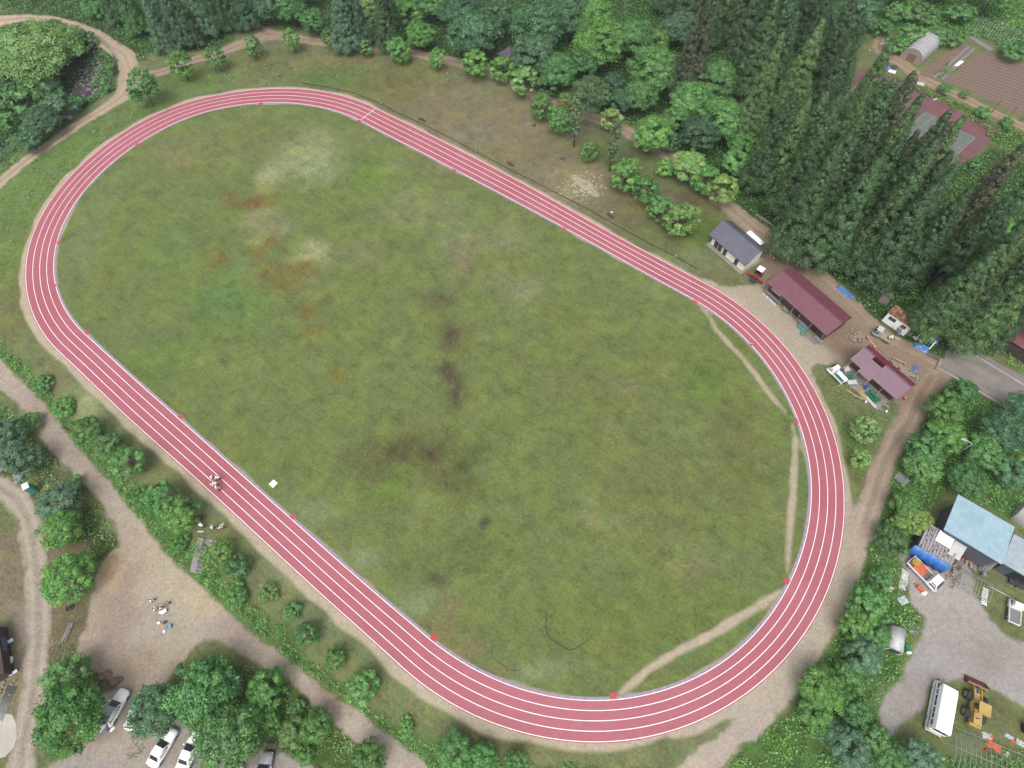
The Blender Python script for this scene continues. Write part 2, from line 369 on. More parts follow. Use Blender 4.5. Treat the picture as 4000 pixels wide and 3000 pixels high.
def line_sd(P, pts, w):
    best = np.full(len(P), 1e9)
    for i in range(len(pts) - 1):
        a, b = pts[i], pts[i + 1]; ab = b - a
        t = np.clip(((P - a) @ ab) / (ab @ ab + 1e-12), 0, 1)
        q = P - (a + t[:, None] * ab)
        best = np.minimum(best, np.hypot(q[:, 0], q[:, 1]) - (w[i] + (w[i + 1] - w[i]) * t))
    return best
def poly_sd(P, poly):
    d, _ = seg_dist(P, poly, True)
    return np.where(inside(P, poly), -d, d)

def wob(P, s, seed=0):
    """smooth cheap noise in about [-1,1] for warping outlines"""
    r = np.random.default_rng(seed); o = np.zeros(len(P))
    for k in range(7):
        a = r.uniform(0, 2 * math.pi); f = s * r.uniform(.6, 2.4); ph = r.uniform(0, 6.28)
        o += np.sin((P[:, 0] * math.cos(a) + P[:, 1] * math.sin(a)) * f + ph + 1.3 * np.sin(P[:, 1] * f * .7 + k)) / 7
    return o * 1.8

def dirt_field(P):
    """signed distance to bare earth, its colour, and the region index"""
    sd = np.full(len(P), 1e9); idx = np.full(len(P), -1); cl = np.full(len(P), 9.0); col = np.zeros((len(P), 3)); wsum = np.zeros(len(P))
    for i, (n, k, pts, w, c) in enumerate(_REG):
        lo = pts.min(0) - 12; hi = pts.max(0) + 12
        m = (P[:, 0] > lo[0]) & (P[:, 0] < hi[0]) & (P[:, 1] > lo[1]) & (P[:, 1] < hi[1])
        if not m.any(): continue
        d = line_sd(P[m], pts, w) if k == 'line' else poly_sd(P[m], pts)
        full = np.full(len(P), 1e9); full[m] = d
        b = full < sd; sd[b] = full[b]; idx[b] = i; cl[b] = 9.0
        if k == 'line': dd_ = np.full(len(P), 9.0); dd_[m] = line_sd(P[m], pts, w * 0); cl[b] = dd_[b]
        ww = np.exp(-np.clip(full + 1.5, -3, 30) / 1.1); ww[~m] = 0
        col += ww[:, None] * np.array(c); wsum += ww
    # sandy margin outside the running track
    q = P - TC; u = q @ _rot[:, 0]; v = q @ _rot[:, 1]
    du = np.clip(np.abs(u) - TL / 2, 0, None); rad = np.hypot(du, v) - TR
    near = np.abs(rad - 3) < 12
    e = np.full(len(P), 1e9)
    if near.any():
        Pn = P[near]
        so, _ = seg_dist(Pn, RING_OUT[::4], True); ino = inside(Pn, RING_OUT[::2])
        so = np.where(ino, -so, so)
        si, _ = seg_dist(Pn, RING_IN[::4], True); ini = inside(Pn, RING_IN[::2]); si = np.where(ini, si, -si)   # + inside the field
        wout = np.interp((q[near] @ _rot[:, 1]), [-45, -34, 30, 45], [1.35, 1.0, .65, .5])
        s1 = so - wout - .3 * wob(Pn, .5, 3)
        s1 = np.maximum(s1, -so - .4)
        s2 = np.maximum(si - .28 - .35 * wob(Pn, .33, 5), -si)
        e[near] = np.minimum(s1, s2)
    b = e < sd; sd[b] = e[b]; idx[b & (e < 8)] = -2
    ww = np.exp(-np.clip(e + 1.5, -3, 30) / 1.1) * .6
    col += ww[:, None] * np.array(alb(188, 176, 152)); wsum += ww
    for pts, w, c in _WORN:
        d = line_sd(P, pts, w) - .12 * wob(P, 1.1, 8)
        b = d < sd; sd[b] = d[b]; idx[b] = -2
        ww = np.exp(-np.clip(d + 1.5, -3, 30) / .8); col += ww[:, None] * np.array(c); wsum += ww
    col = col / np.maximum(wsum, 1e-9)[:, None]
    Wp = P + np.stack([wob(P, .5, 31), wob(P, .5, 32)], 1) * 1.1
    for o, a, b, c, s in _DP:
        m = (np.abs(Wp[:, 0] - o[0]) < 2.5 * a) & (np.abs(Wp[:, 1] - o[1]) < 2.5 * b)
        if m.any():
            f = (s * np.exp(-.8 * (((Wp[m, 0] - o[0]) / a) ** 2 + ((Wp[m, 1] - o[1]) / b) ** 2) ** 1.2))[:, None]
            col[m] = col[m] * (1 - f) + c * f
    return sd, col, idx, np.where(idx == -2, .22, 1.0), cl

# soft natural colour patches in the grass: px, py, rx, ry, sRGB, strength
PATCH = [
 (1218, 610, 95, 80, (158, 168, 128), .8), (1074, 693, 60, 42, (156, 160, 122), .8), (1218, 991, 66, 46, (160, 164, 126), .8), (1008, 858, 55, 35, (144, 148, 108), .7), (1003, 936, 36, 25, (150, 152, 106), .7),
 (1091, 886, 60, 35, (142, 140, 108), .6), (1521, 649, 45, 32, (148, 154, 116), .7), (683, 627, 40, 28, (148, 138, 110), .7), (992, 1101, 55, 45, (136, 130, 100), .5), (1416, 985, 60, 40, (138, 138, 104), .5),
 (1650, 820, 150, 60, (136, 142, 106), .55), (1900, 930, 150, 60, (136, 142, 106), .55), (1808, 1018, 60, 45, (132, 128, 104), .6), (2000, 1110, 90, 50, (134, 138, 106), .5), (700, 560, 120, 60, (136, 140, 100), .4),
 (898, 770, 30, 22, (126, 104, 66), .7), (986, 792, 55, 26, (122, 98, 60), .8), (1047, 925, 32, 24, (124, 106, 68), .6), (820, 1024, 45, 30, (132, 110, 58), .6), (1002, 1007, 30, 22, (132, 108, 56), .6),
 (1096, 1085, 80, 45, (120, 104, 66), .6), (1207, 1051, 32, 22, (126, 108, 60), .6), (1207, 1178, 40, 26, (120, 106, 62), .6), (1234, 1261, 48, 28, (126, 108, 58), .65), (1306, 1449, 40, 25, (126, 108, 50), .5), (780, 950, 60, 40, (120, 104, 70), .4),
 (898, 1151, 150, 80, (104, 138, 78), .65), (840, 1230, 120, 70, (96, 126, 74), .6), (1460, 676, 90, 60, (110, 140, 66), .6), (666, 985, 110, 70, (110, 138, 80), .5), (620, 1420, 140, 60, (108, 134, 70), .5), (760, 1330, 130, 60, (114, 132, 78), .4),
 (1703, 1162, 60, 36, (98, 92, 70), .7), (1770, 1327, 62, 50, (94, 84, 68), .75), (1731, 1475, 40, 42, (90, 80, 66), .8), (1755, 1557, 34, 55, (92, 84, 68), .75), (1589, 1774, 165, 95, (92, 88, 66), .7), (1649, 1804, 50, 34, (90, 82, 66), .55),
 (1753, 1894, 75, 42, (96, 90, 70), .6), (1843, 1834, 55, 100, (86, 98, 58), .6), (1709, 2260, 45, 38, (92, 84, 70), .8), (1873, 2066, 22, 22, (90, 84, 68), .7), (1840, 2150, 120, 60, (96, 110, 62), .4),
 (2771, 1497, 110, 70, (94, 126, 64), .55), (1521, 1894, 80, 40, (110, 134, 68), .5), (2389, 1901, 26, 30, (98, 122, 92), .6), (2479, 1801, 26, 24, (98, 122, 92), .5), (2442, 1527, 45, 28, (138, 138, 108), .6), (2329, 2058, 40, 25, (138, 138, 100), .5),
 (2674, 2193, 55, 40, (132, 134, 100), .6), (2760, 2190, 40, 30, (132, 134, 100), .5), (1230, 2013, 75, 55, (138, 152, 112), .6), (1379, 2178, 90, 55, (138, 152, 116), .55), (1604, 2357, 100, 45, (140, 154, 116), .6), (2127, 2641, 110, 55, (142, 154, 116), .6),
 (1723, 2417, 50, 70, (138, 124, 92), .5), (1798, 2537, 80, 34, (140, 126, 96), .6), (1948, 2612, 70, 28, (136, 122, 92), .5), (2960, 2470, 60, 100, (96, 120, 82), .5), (3130, 1850, 25, 170, (100, 124, 84), .5), (2900, 1740, 90, 200, (112, 112, 74), .5),
 (2500, 2400, 300, 120, (112, 126, 68), .4), (2300, 1500, 300, 150, (116, 122, 76), .35), (2600, 1900, 250, 200, (118, 120, 80), .4), (1000, 560, 300, 60, (124, 126, 88), .5), (330, 950, 60, 200, (126, 140, 100), .4), (260, 1060, 60, 60, (120, 130, 84), .3),
 # outside the track
 (1950, 480, 260, 150, (136, 126, 106), .85), (1720, 420, 170, 120, (132, 124, 102), .8), (1350, 250, 250, 70, (128, 122, 94), .7), (2250, 650, 200, 110, (134, 124, 104), .8), (2480, 830, 180, 60, (126, 118, 96), .6), (1300, 305, 160, 40, (92, 122, 64), .6), (2100, 620, 160, 100, (130, 122, 98), .7), (2270, 730, 110, 70, (150, 140, 116), .7), (2350, 600, 80, 60, (96, 112, 66), .6),
 (1560, 330, 120, 60, (118, 112, 68), .6), (2500, 800, 160, 80, (116, 110, 82), .6), (2450, 620, 120, 70, (92, 106, 66), .6), (2620, 930, 140, 60, (110, 118, 80), .5), (2720, 900, 90, 70, (96, 122, 60), .7), (2660, 1040, 120, 50, (128, 140, 106), .6), (2800, 1090, 60, 40, (120, 116, 86), .6), (2700, 800, 70, 50, (106, 98, 76), .7),
 (1010, 240, 150, 50, (118, 118, 84), .5), (700, 330, 160, 50, (104, 132, 74), .8), (560, 420, 160, 70, (112, 132, 80), .7), (250, 560, 140, 80, (106, 136, 76), .8), (90, 760, 110, 130, (110, 138, 78), .8), (60, 1000, 80, 180, (114, 134, 76), .8), (60, 1230, 80, 130, (118, 120, 80), .5),
 (320, 1560, 110, 60, (142, 156, 116), .7), (220, 1450, 90, 60, (122, 122, 90), .6), (430, 1640, 80, 45, (138, 150, 112), .6), (850, 1960, 70, 45, (138, 150, 116), .6), (600, 1800, 90, 60, (118, 116, 86), .5), (950, 2080, 90, 40, (128, 122, 92), .5), (1120, 2270, 80, 40, (138, 150, 112), .6), (1300, 2440, 110, 45, (138, 152, 114), .6), (1400, 2560, 90, 50, (128, 136, 100), .5),
 (1900, 2880, 140, 50, (112, 110, 76), .5), (2350, 2960, 300, 60, (126, 134, 98), .6), (3200, 1620, 60, 90, (104, 124, 68), .6), (3340, 1760, 60, 80, (112, 134, 72), .6), (3330, 1560, 70, 60, (120, 118, 88), .5), (3360, 1900, 40, 70, (110, 116, 76), .5),
 (40, 2200, 80, 300, (136, 122, 106), .9), (200, 2350, 90, 220, (132, 118, 102), .85), (60, 2550, 70, 240, (144, 134, 120), .9), (180, 2080, 70, 120, (128, 114, 98), .8), (230, 2560, 110, 90, (132, 120, 102), .8), (270, 2450, 60, 120, (120, 108, 88), .7), (260, 2100, 60, 80, (114, 106, 80), .6), (400, 2660, 90, 50, (108, 92, 76), .6), (760, 2590, 90, 40, (110, 114, 62), .6),
 (3900, 2450, 90, 70, (112, 116, 76), .5), (3700, 2880, 80, 100, (100, 112, 66), .5), (3900, 2780, 90, 60, (112, 112, 80), .6), (3620, 2150, 90, 50, (98, 84, 74), .7), (3120, 890, 60, 20, (90, 78, 66), .0)]
GREEN_ZONES = [  # lush ground under weeds and woods: polygon px, sRGB
 ([(-300, 1180), (0, 1330), (150, 1470), (300, 1660), (460, 1830), (640, 2010), (830, 2200), (1000, 2370), (1200, 2560), (1450, 2770), (1600, 2880), (1850, 2960), (2300, 3010), (2600, 3010), (2600, 3200), (1700, 3200), (1500, 2870), (1107, 2562), (705, 2227), (362, 1814), (0, 1405), (-300, 1150)], (92, 122, 68)),
 ([(-400, 900), (0, 640), (260, 450), (440, 350), (450, 220), (380, 150), (90, 60), (-400, 40)], (56, 72, 42)),
 ([(0, -300), (0, 40), (300, 85), (440, 165), (540, 240), (720, 210), (900, 170), (930, 90), (1060, 100), (1450, 165), (1800, 225), (2000, 300), (2250, 420), (2480, 500), (2680, 640), (2860, 790), (3060, 950), (3250, 1090), (3420, 1250), (3660, 1390), (4100, 1400), (4100, 640), (3870, 580), (3790, 640), (3350, 420), (3330, 260), (3380, 100), (3300, -300)], (66, 86, 50)),
 ([(3330, -300), (3380, 160), (3480, 120), (3750, 130), (4200, 250), (4200, -300)], (90, 122, 68)),
 ([(3480, 300), (3640, 360), (3800, 440), (4000, 530), (4100, 600), (4000, 620), (3880, 560), (3780, 440), (3600, 370)], (84, 112, 58)),
 ([(3660, 1440), (3900, 1580), (4200, 1750), (4200, 2060), (3900, 2010), (3730, 1900), (3600, 2040), (3500, 2170), (3545, 2300), (3600, 2410), (3580, 2500), (3540, 2600), (3430, 2780), (3470, 2900), (3800, 2950), (4200, 2900), (4200, 3200), (2700, 3200), (2860, 2970), (3050, 2800), (3200, 2600), (3350, 2300), (3420, 2080), (3480, 1850), (3580, 1620)], (88, 120, 66)),
 ([(-200, 1560), (60, 1600), (200, 1780), (300, 1900), (420, 2050), (450, 2130), (380, 2200), (230, 2080), (150, 1980), (40, 1880), (-200, 1840)], (78, 94, 54)),
 ([(900, 2560), (1050, 2640), (1300, 2850), (1500, 3000), (1500, 3200), (1230, 3200), (1180, 2980), (1010, 2925), (760, 2860), (640, 2740), (720, 2640)], (84, 104, 56)),
 ([(530, 2862), (596, 2876), (560, 2950), (510, 3010), (470, 2995)], (96, 108, 66)),
 ([(200, 2480), (330, 2540), (420, 2640), (400, 2720), (320, 2900), (200, 2960), (130, 2850), (180, 2600)], (90, 104, 64)),
]
_GZ = [(pts_world(a), np.array(alb(*c))) for a, c in GREEN_ZONES]
_PA = []
for px, py, rx, ry, c, s in PATCH:
    o = pts_world([(px, py), (px + rx, py), (px, py - ry)])
    _PA.append((o[0], np.hypot(*(o[1] - o[0])), np.hypot(*(o[2] - o[0])), np.array(alb(*c)), s))

def grass_colour(P):
    inf = inside(P, RING_IN[::4])
    col = np.where(inf[:, None], np.array(alb(116, 130, 81)), np.array(alb(119, 128, 90)))
    W = P + np.stack([wob(P, .35, 11), wob(P, .35, 12)], 1) * 1.6
    for poly, c in _GZ:
        lo, hi = poly.min(0) - 5, poly.max(0) + 5
        m = (W[:, 0] > lo[0]) & (W[:, 0] < hi[0]) & (W[:, 1] > lo[1]) & (W[:, 1] < hi[1])
        if m.any():
            f = sstep(1.2, -1.2, poly_sd(W[m], poly))[:, None]
            col[m] = col[m] * (1 - f) + c * f
    for o, a, b, c, s in _PA:
        m = (np.abs(W[:, 0] - o[0]) < 3 * a) & (np.abs(W[:, 1] - o[1]) < 3 * b)
        if m.any():
            d = ((W[m, 0] - o[0]) / a) ** 2 + ((W[m, 1] - o[1]) / b) ** 2
            f = np.clip(min(1, s * 1.25) * np.exp(-.7 * d ** 1.3) * np.clip(.95 + .4 * wob(P[m], 1.6, 17) + .3 * wob(P[m], 3.6, 18), 0, 1.25), 0, 1)[:, None]
            col[m] = col[m] * (1 - f) + c * f
    return col

# ------------------------------------------------------------------ ground sheet
def ground_material():
    m, nt = nodes('turf_and_earth')
    pos = N(nt, 'ShaderNodeNewGeometry').outputs['Position']
    at = lambda n: N(nt, 'ShaderNodeAttribute', attribute_name=n)
    gcol, dcol = at('gcol').outputs['Color'], at('dcol').outputs['Color']
    sd, lush = at('dsd').outputs['Fac'], at('lush').outputs['Fac']
    big, mid, fine, tiny = noise(nt, pos, .09, 4, .6), noise(nt, pos, .5, 4, .65, .4), noise(nt, pos, 2.4, 4, .7), noise(nt, pos, 9, 2, .6)
    # mown turf: light and dark tufts, drier and fresher drifts, faint mower lines
    rota = N(nt, 'ShaderNodeMapping'); rota.inputs['Rotation'].default_value = (0, 0, -TANG); nt.links.new(pos, rota.inputs[0])
    sepa = N(nt, 'ShaderNodeMapping'); sepa.inputs['Scale'].default_value = (.14, 1.5, 1); nt.links.new(rota.outputs[0], sepa.inputs[0])
    mow = noise(nt, sepa.outputs[0], 1.0, 4, .65)
    k = mth(nt, 'ADD', remap(nt, fine, .25, .75, .66, 1.34), remap(nt, tiny, .3, .7, -.2, .2))
    k = mth(nt, 'MULTIPLY', k, remap(nt, mid, .25, .75, .82, 1.18))
    k = mth(nt, 'MULTIPLY', k, remap(nt, mow, .3, .7, .9, 1.1))
    g = mixc(nt, 1.0, gcol, k, 'MULTIPLY')
    dry = mixc(nt, 1.0, g, (1.16, 1.04, .94), 'MULTIPLY'); fresh = mixc(nt, 1.0, g, (.84, 1.06, .78), 'MULTIPLY')
    g = mixc(nt, remap(nt, big, .42, .62, 0, .6), g, dry)
    g = mixc(nt, remap(nt, mid, .5, .68, 0, .6), g, fresh)
    b2, b3 = noise(nt, pos, .21, 5, .65, .3), noise(nt, pos, .33, 5, .7, .5)
    b4, b5 = noise(nt, pos, .12, 5, .7, .6), noise(nt, pos, .55, 5, .75, .8)
    g = mixc(nt, remap(nt, b2, .48, .6, 0, .75), g, mixc(nt, 1.0, g, (1.2, 1.2, .98), 'MULTIPLY'))
    g = mixc(nt, remap(nt, b3, .52, .64, 0, .75), g, mixc(nt, 1.0, g, (.74, .75, .74), 'MULTIPLY'))
    g = mixc(nt, remap(nt, b4, .54, .66, 0, .7), g, mixc(nt, 1.0, g, (1.28, 1.2, 1.5), 'MULTIPLY'))
    g = mixc(nt, remap(nt, b5, .57, .68, 0, .45), g, mixc(nt, 1.0, g, (.9, .8, .8), 'MULTIPLY'))
    # dead straw flecks and bare flecks
    fl = noise(nt, pos, 4.5, 3, .7, .5)
    g = mixc(nt, remap(nt, fl, .62, .7, 0, .45), g, alb(158, 148, 118))
    fl2 = noise(nt, pos, 3.1, 4, .75, .3)
    g = mixc(nt, remap(nt, fl2, .64, .72, 0, .5), g, alb(72, 74, 48))
    # bare earth: pebbles, ruts, damp patches, straw
    k2 = mth(nt, 'MULTIPLY', remap(nt, fine, .25, .75, .8, 1.2), remap(nt, tiny, .3, .7, .86, 1.14))
    d = mixc(nt, 1.0, dcol, k2, 'MULTIPLY')
    d = mixc(nt, remap(nt, mid, .5, .72, 0, .4), d, mixc(nt, 1.0, d, (.74, .69, .66), 'MULTIPLY'))
    d = mixc(nt, remap(nt, noise(nt, pos, .35, 5, .7, .8), .52, .66, 0, .4), d, mixc(nt, 1.0, d, (1.3, 1.24, 1.16), 'MULTIPLY'))
    vor = N(nt, 'ShaderNodeTexVoronoi', i_Scale=5.5); nt.links.new(pos, vor.inputs['Vector'])
    d = mixc(nt, remap(nt, vor.outputs['Distance'], .1, .22, .35, 0), d, alb(196, 188, 176))
    d = mixc(nt, remap(nt, noise(nt, pos, 1.3, 5, .7), .63, .74, 0, .4), d, alb(124, 120, 88))
    rg = mth(nt, 'ABSOLUTE', mth(nt, 'SUBTRACT', noise(nt, pos, .55, 5, .65, 1.6), .5))
    d = mixc(nt, remap(nt, rg, 0, .035, .5, 0), d, mixc(nt, 1.0, d, (.72, .68, .66), 'MULTIPLY'))
    rg2 = mth(nt, 'ABSOLUTE', mth(nt, 'SUBTRACT', noise(nt, pos, .8, 4, .6, 2.2), .47))
    d = mixc(nt, remap(nt, rg2, 0, .03, .45, 0), d, mixc(nt, 1.0, d, (1.25, 1.22, 1.18), 'MULTIPLY'))
    cl = mth(nt, 'ADD', at('cl').outputs['Fac'], remap(nt, mid, .2, .8, -.22, .22))
    rut = remap(nt, mth(nt, 'ABSOLUTE', mth(nt, 'SUBTRACT', cl, .78)), .12, .4, .7, 0)
    d = mixc(nt, rut, d, mixc(nt, 1.0, d, (1.22, 1.2, 1.18), 'MULTIPLY'))
    d = mixc(nt, mth(nt, 'MULTIPLY', remap(nt, cl, .12, .5, .6, 0), remap(nt, mid, .35, .6, .2, 1)), d, mixc(nt, 1.0, d, (.66, .68, .56), 'MULTIPLY'))
    d = mixc(nt, 1.0, d, (1.14, 1.14, 1.15), 'MULTIPLY')
    edge = mth(nt, 'MULTIPLY_ADD', at('eam').outputs['Fac'], mth(nt, 'ADD', mth(nt, 'ADD', remap(nt, mid, .2, .8, -.5, .5), remap(nt, noise(nt, pos, .16, 3, .6), .25, .75, -.4, .4)), remap(nt, fine, .2, .8, -.4, .4)), sd)
    f = remap(nt, edge, -.22, .3, 1, 0)
    c = mixc(nt, f, g, d)
    p = N(nt, 'ShaderNodeBsdfPrincipled', i_Roughness=.95)
    p.inputs['Specular IOR Level'].default_value = .1
    nt.links.new(c, p.inputs['Base Color'])
    b = N(nt, 'ShaderNodeBump', i_Strength=.55, i_Distance=.08)
    nt.links.new(mth(nt, 'ADD', fine, mth(nt, 'MULTIPLY', tiny, .5)), b.inputs['Height']); nt.links.new(b.outputs[0], p.inputs['Normal'])
    nt.links.new(p.outputs[0], N(nt, 'ShaderNodeOutputMaterial').inputs[0])
    return m

def build_ground():
    ext = np.array([220, 300, 450, 800, 1500.])
    X = np.concatenate([-ext[::-1] + 0, np.arange(-165, 165.01, .5), ext])
    Y = np.concatenate([np.array([-1500, -700, -300, -120, -60.]), np.arange(-30, 190.01, .5), np.array([230, 300, 450, 800, 1500.])])
    nx, ny = len(X), len(Y)
    P = np.stack(np.meshgrid(X, Y), -1).reshape(-1, 2)
    z = terrain(P)
    sd, dc, idx, eam, cl = dirt_field(P)
    gc = grass_colour(P)
    z = z + .012 * wob(P, .8, 21) * sstep(1.0, 3.5, sd) * sstep(2, 5, np.abs(seg_dist(P, RING_OUT[::8], True)[0]))
    z = np.where(inside(P, RING_OUT[::4]), 0.0, z)
    co = np.column_stack([P, z])
    ii = np.arange((nx - 1) * (ny - 1)); r, c = ii // (nx - 1), ii % (nx - 1)
    a = r * nx + c
    quads = np.stack([a, a + 1, a + nx + 1, a + nx], 1)
    cen = P[quads].mean(1)
    fsd = sd[quads].mean(1); fidx = idx[a]
    inner = inside(cen, RING_IN[::4])
    cls = np.zeros(len(quads), int)                      # 0 ground
    cls[inner] = 1                                        # infield
    names = ['ground', 'infield']
    for i, reg in enumerate(_REG):
        m = (fidx == i) & (fsd < 0) & ~inside(cen, RING_OUT[::4])
        if reg[0] not in names: names.append(reg[0])
        cls[m] = names.index(reg[0])
    mat = ground_material()
    for k, nm in enumerate(names):
        q = quads[cls == k]
        if not len(q): continue
        u, inv = np.unique(q, return_inverse=True)
        me = bpy.data.meshes.new(nm)
        me.vertices.add(len(u)); me.vertices.foreach_set('co', co[u].ravel())
        me.loops.add(q.size); me.loops.foreach_set('vertex_index', inv.ravel().astype(np.int32))
        me.polygons.add(len(q)); me.polygons.foreach_set('loop_start', np.arange(0, q.size, 4, dtype=np.int32))
        me.polygons.foreach_set('use_smooth', np.ones(len(q), bool))
        me.update(calc_edges=True)
        for n, arr in (('gcol', gc), ('dcol', dc)):
            at = me.attributes.new(n, 'FLOAT_COLOR', 'POINT')
            at.data.foreach_set('color', np.column_stack([arr[u], np.ones(len(u))]).astype(np.float32).ravel())
        for n, arr in (('dsd', np.clip(sd, -6, 6)), ('eam', eam), ('cl', cl)):
            at = me.attributes.new(n, 'FLOAT', 'POINT'); at.data.foreach_set('value', arr[u].astype(np.float32))
        me.materials.append(mat)
        o = bpy.data.objects.new(nm, me); COL.objects.link(o)
        tag(o, kind='structure')
build_ground()

# ------------------------------------------------------------------ running track
def track_material():
    m, nt = nodes('red_track')
    pos = N(nt, 'ShaderNodeNewGeometry').outputs['Position']
    f1, f2, f3 = noise(nt, pos, .05, 3, .6), noise(nt, pos, .6, 4, .6), noise(nt, pos, 14, 2, .6)
    k = mth(nt, 'MULTIPLY', remap(nt, f2, .3, .7, .95, 1.06), remap(nt, f3, .3, .7, .92, 1.08))
    base = mixc(nt, remap(nt, f1, .35, .65, 0, 1), TRACK_A, TRACK_B)
    base = mixc(nt, 1.0, base, k, 'MULTIPLY')
    base = mixc(nt, remap(nt, noise(nt, pos, .22, 5, .7), .6, .74, 0, .3), base, alb(206, 150, 152))
    p = N(nt, 'ShaderNodeBsdfPrincipled', i_Roughness=.6)
    p.inputs['Specular IOR Level'].default_value = .35
    nt.links.new(base, p.inputs['Base Color'])
    b = N(nt, 'ShaderNodeBump', i_Strength=.3, i_Distance=.01); nt.links.new(f3, b.inputs['Height']); nt.links.new(b.outputs[0], p.inputs['Normal'])
    nt.links.new(p.outputs[0], N(nt, 'ShaderNodeOutputMaterial').inputs[0])
    return m
TRACK_A, TRACK_B = alb(195, 116, 129), alb(189, 107, 118)
WHITE = paint('white_line', (.8, .8, .8), .6, .06)
M_TRACK = track_material()
tag(ring_strip('running_track', 0, -.06, 4, .17, .014, M_TRACK), 'red four lane oval running track around the grass field', 'running track', kind='structure')
for ln in range(5):
    tag(ring_strip('track_line', ln, -.042, ln, .042, .019, WHITE), kind='structure')
kerb_m, nt = nodes('kerb_concrete')
_pos = N(nt, 'ShaderNodeNewGeometry').outputs['Position']
_p = N(nt, 'ShaderNodeBsdfPrincipled', i_Roughness=.85)
nt.links.new(mixc(nt, 1.0, alb(178, 160, 178), remap(nt, noise(nt, _pos, 2.2, 4, .7), .3, .7, .8, 1.18), 'MULTIPLY'), _p.inputs['Base Color'])
nt.links.new(_p.outputs[0], N(nt, 'ShaderNodeOutputMaterial').inputs[0])
tag(ring_strip('drain_kerb', 0, -.42, 0, -.06, .022, kerb_m), kind='structure')
# cover joints of the drain kerb
mj = MB(); ra, rb = track_ring(0, -.41), track_ring(0, -.07)
for i in range(0, NT, 2):
    a, b = ra[i], rb[i]; t = np.array([-(b - a)[1], (b - a)[0]]); t = t / np.hypot(*t) * .022
    mj.add([(*(a - t), .027), (*(b - t), .027), (*(b + t), .027), (*(a + t), .027)], [(0, 1, 2, 3)])
tag(mj.build('kerb_joint', paint('joint', alb(112, 100, 116), .9)), kind='structure')
# finish line across the straight
def nearest_ring(P):
    return int(np.argmin(np.hypot(*(RING_IN - np.array(P)).T)))
_i = nearest_ring(plane_point(1407, 468)); _a, _b = RING_IN[_i], np.array(plane_point(1466, 424))
_t = (_b - _a) / np.hypot(*(_b - _a)); _n = np.array([-_t[1], _t[0]]) * .05
fl = MB(); fl.add([(*(_a - _n), .0215), (*(_b - _n), .0215), (*(_b + _n), .0215), (*(_a + _n), .0215)], [(0, 1, 2, 3)])
tag(fl.build('finish_line', WHITE), kind='structure')
# ------------------------------------------------------------------ foliage
def leaf_mesh(name, C, Nn, S, V, mat, aspect=.62, seed=1):
    """many small leaf faces: centres, facing directions, sizes and clump tones"""
    r = np.random.default_rng(seed); n = len(C)
    Nn = Nn / (np.linalg.norm(Nn, axis=1)[:, None] + 1e-9)
    a = r.normal(size=(n, 3)); u = np.cross(Nn, a); u /= np.linalg.norm(u, axis=1)[:, None] + 1e-9
    w = np.cross(Nn, u)
    h = (S / 2)[:, None]; k = aspect
    v = np.stack([C - u * h, C + w * h * k + Nn * h * .12, C + u * h, C - w * h * k + Nn * h * .12], 1).reshape(-1, 3)
    me = bpy.data.meshes.new(name)
    me.vertices.add(4 * n); me.vertices.foreach_set('co', v.astype(np.float32).ravel())
    me.loops.add(4 * n); me.loops.foreach_set('vertex_index', np.arange(4 * n, dtype=np.int32))
    me.polygons.add(n); me.polygons.foreach_set('loop_start', np.arange(0, 4 * n, 4, dtype=np.int32))
    me.update(calc_edges=True)
    at = me.attributes.new('v', 'FLOAT', 'POINT'); at.data.foreach_set('value', np.repeat(V, 4).astype(np.float32))
    me.materials.append(mat)
    return me

def unit(r, n):
    d = r.normal(size=(n, 3)); return d / np.linalg.norm(d, axis=1)[:, None]

def crown_round(rad, hgt, z0, nclump, per, leaf, seed, lobes=0, flat=1.0, sparse=0.0, low=.0):
    """broadleaf crown: leaf clumps on and inside an uneven ellipsoid"""
    r = np.random.default_rng(seed); C = []; D = []; S = []; V = []
    dirs = unit(r, nclump * 3)
    dirs = dirs[dirs[:, 2] > -.55 + low][:nclump]
    cap_ = r.normal(size=(max(6, nclump // 5), 3)) * .5; cap_[:, 2] = 1.0; cap_ /= np.linalg.norm(cap_, axis=1)[:, None]; dirs = np.concatenate([dirs, cap_])
    lob = unit(r, 6); lob[:, 2] = np.abs(lob[:, 2]) * .6
    for i, d in enumerate(dirs):
        bump = 1 + .16 * sum(max(0, float(d @ l)) ** 3 for l in lob[:4]) - .1 * sum(max(0, float(d @ l)) ** 4 for l in lob[4:])
        f = (r.uniform(.5, 1.0) ** .45 if i < nclump else r.uniform(.6, .95)) * bump * r.uniform(.88, 1.06)
        c = np.array([d[0] * rad * f, d[1] * rad * f, z0 + hgt / 2 + d[2] * hgt / 2 * f])
        rc = rad * r.uniform(.2, .34) * (1 - .25 * abs(d[2])) * (.9 if lobes else 1)
        n = int(per * r.uniform(.6, 1.3) * (1 - sparse * r.random()))
        e = unit(r, n); e[:, 2] = np.abs(e[:, 2]) * .85 - .22
        q = c + e * rc * r.uniform(.45, 1.08, (n, 1)) * np.array([1, 1, .72])
        nn = e * .75 + d * .3 + np.array([0, 0, .5]) + r.normal(size=(n, 3)) * .3
        C.append(q); D.append(nn); S.append(leaf * r.uniform(.5, 1.55, n))
        V.append(np.clip(r.normal(.5, .13) + .26 * e[:, 2] + r.normal(0, .13, n), 0, 1))  # random clump tone, plus highlights painted onto the upper leaves
    return map(np.concatenate, (C, D, S, V))

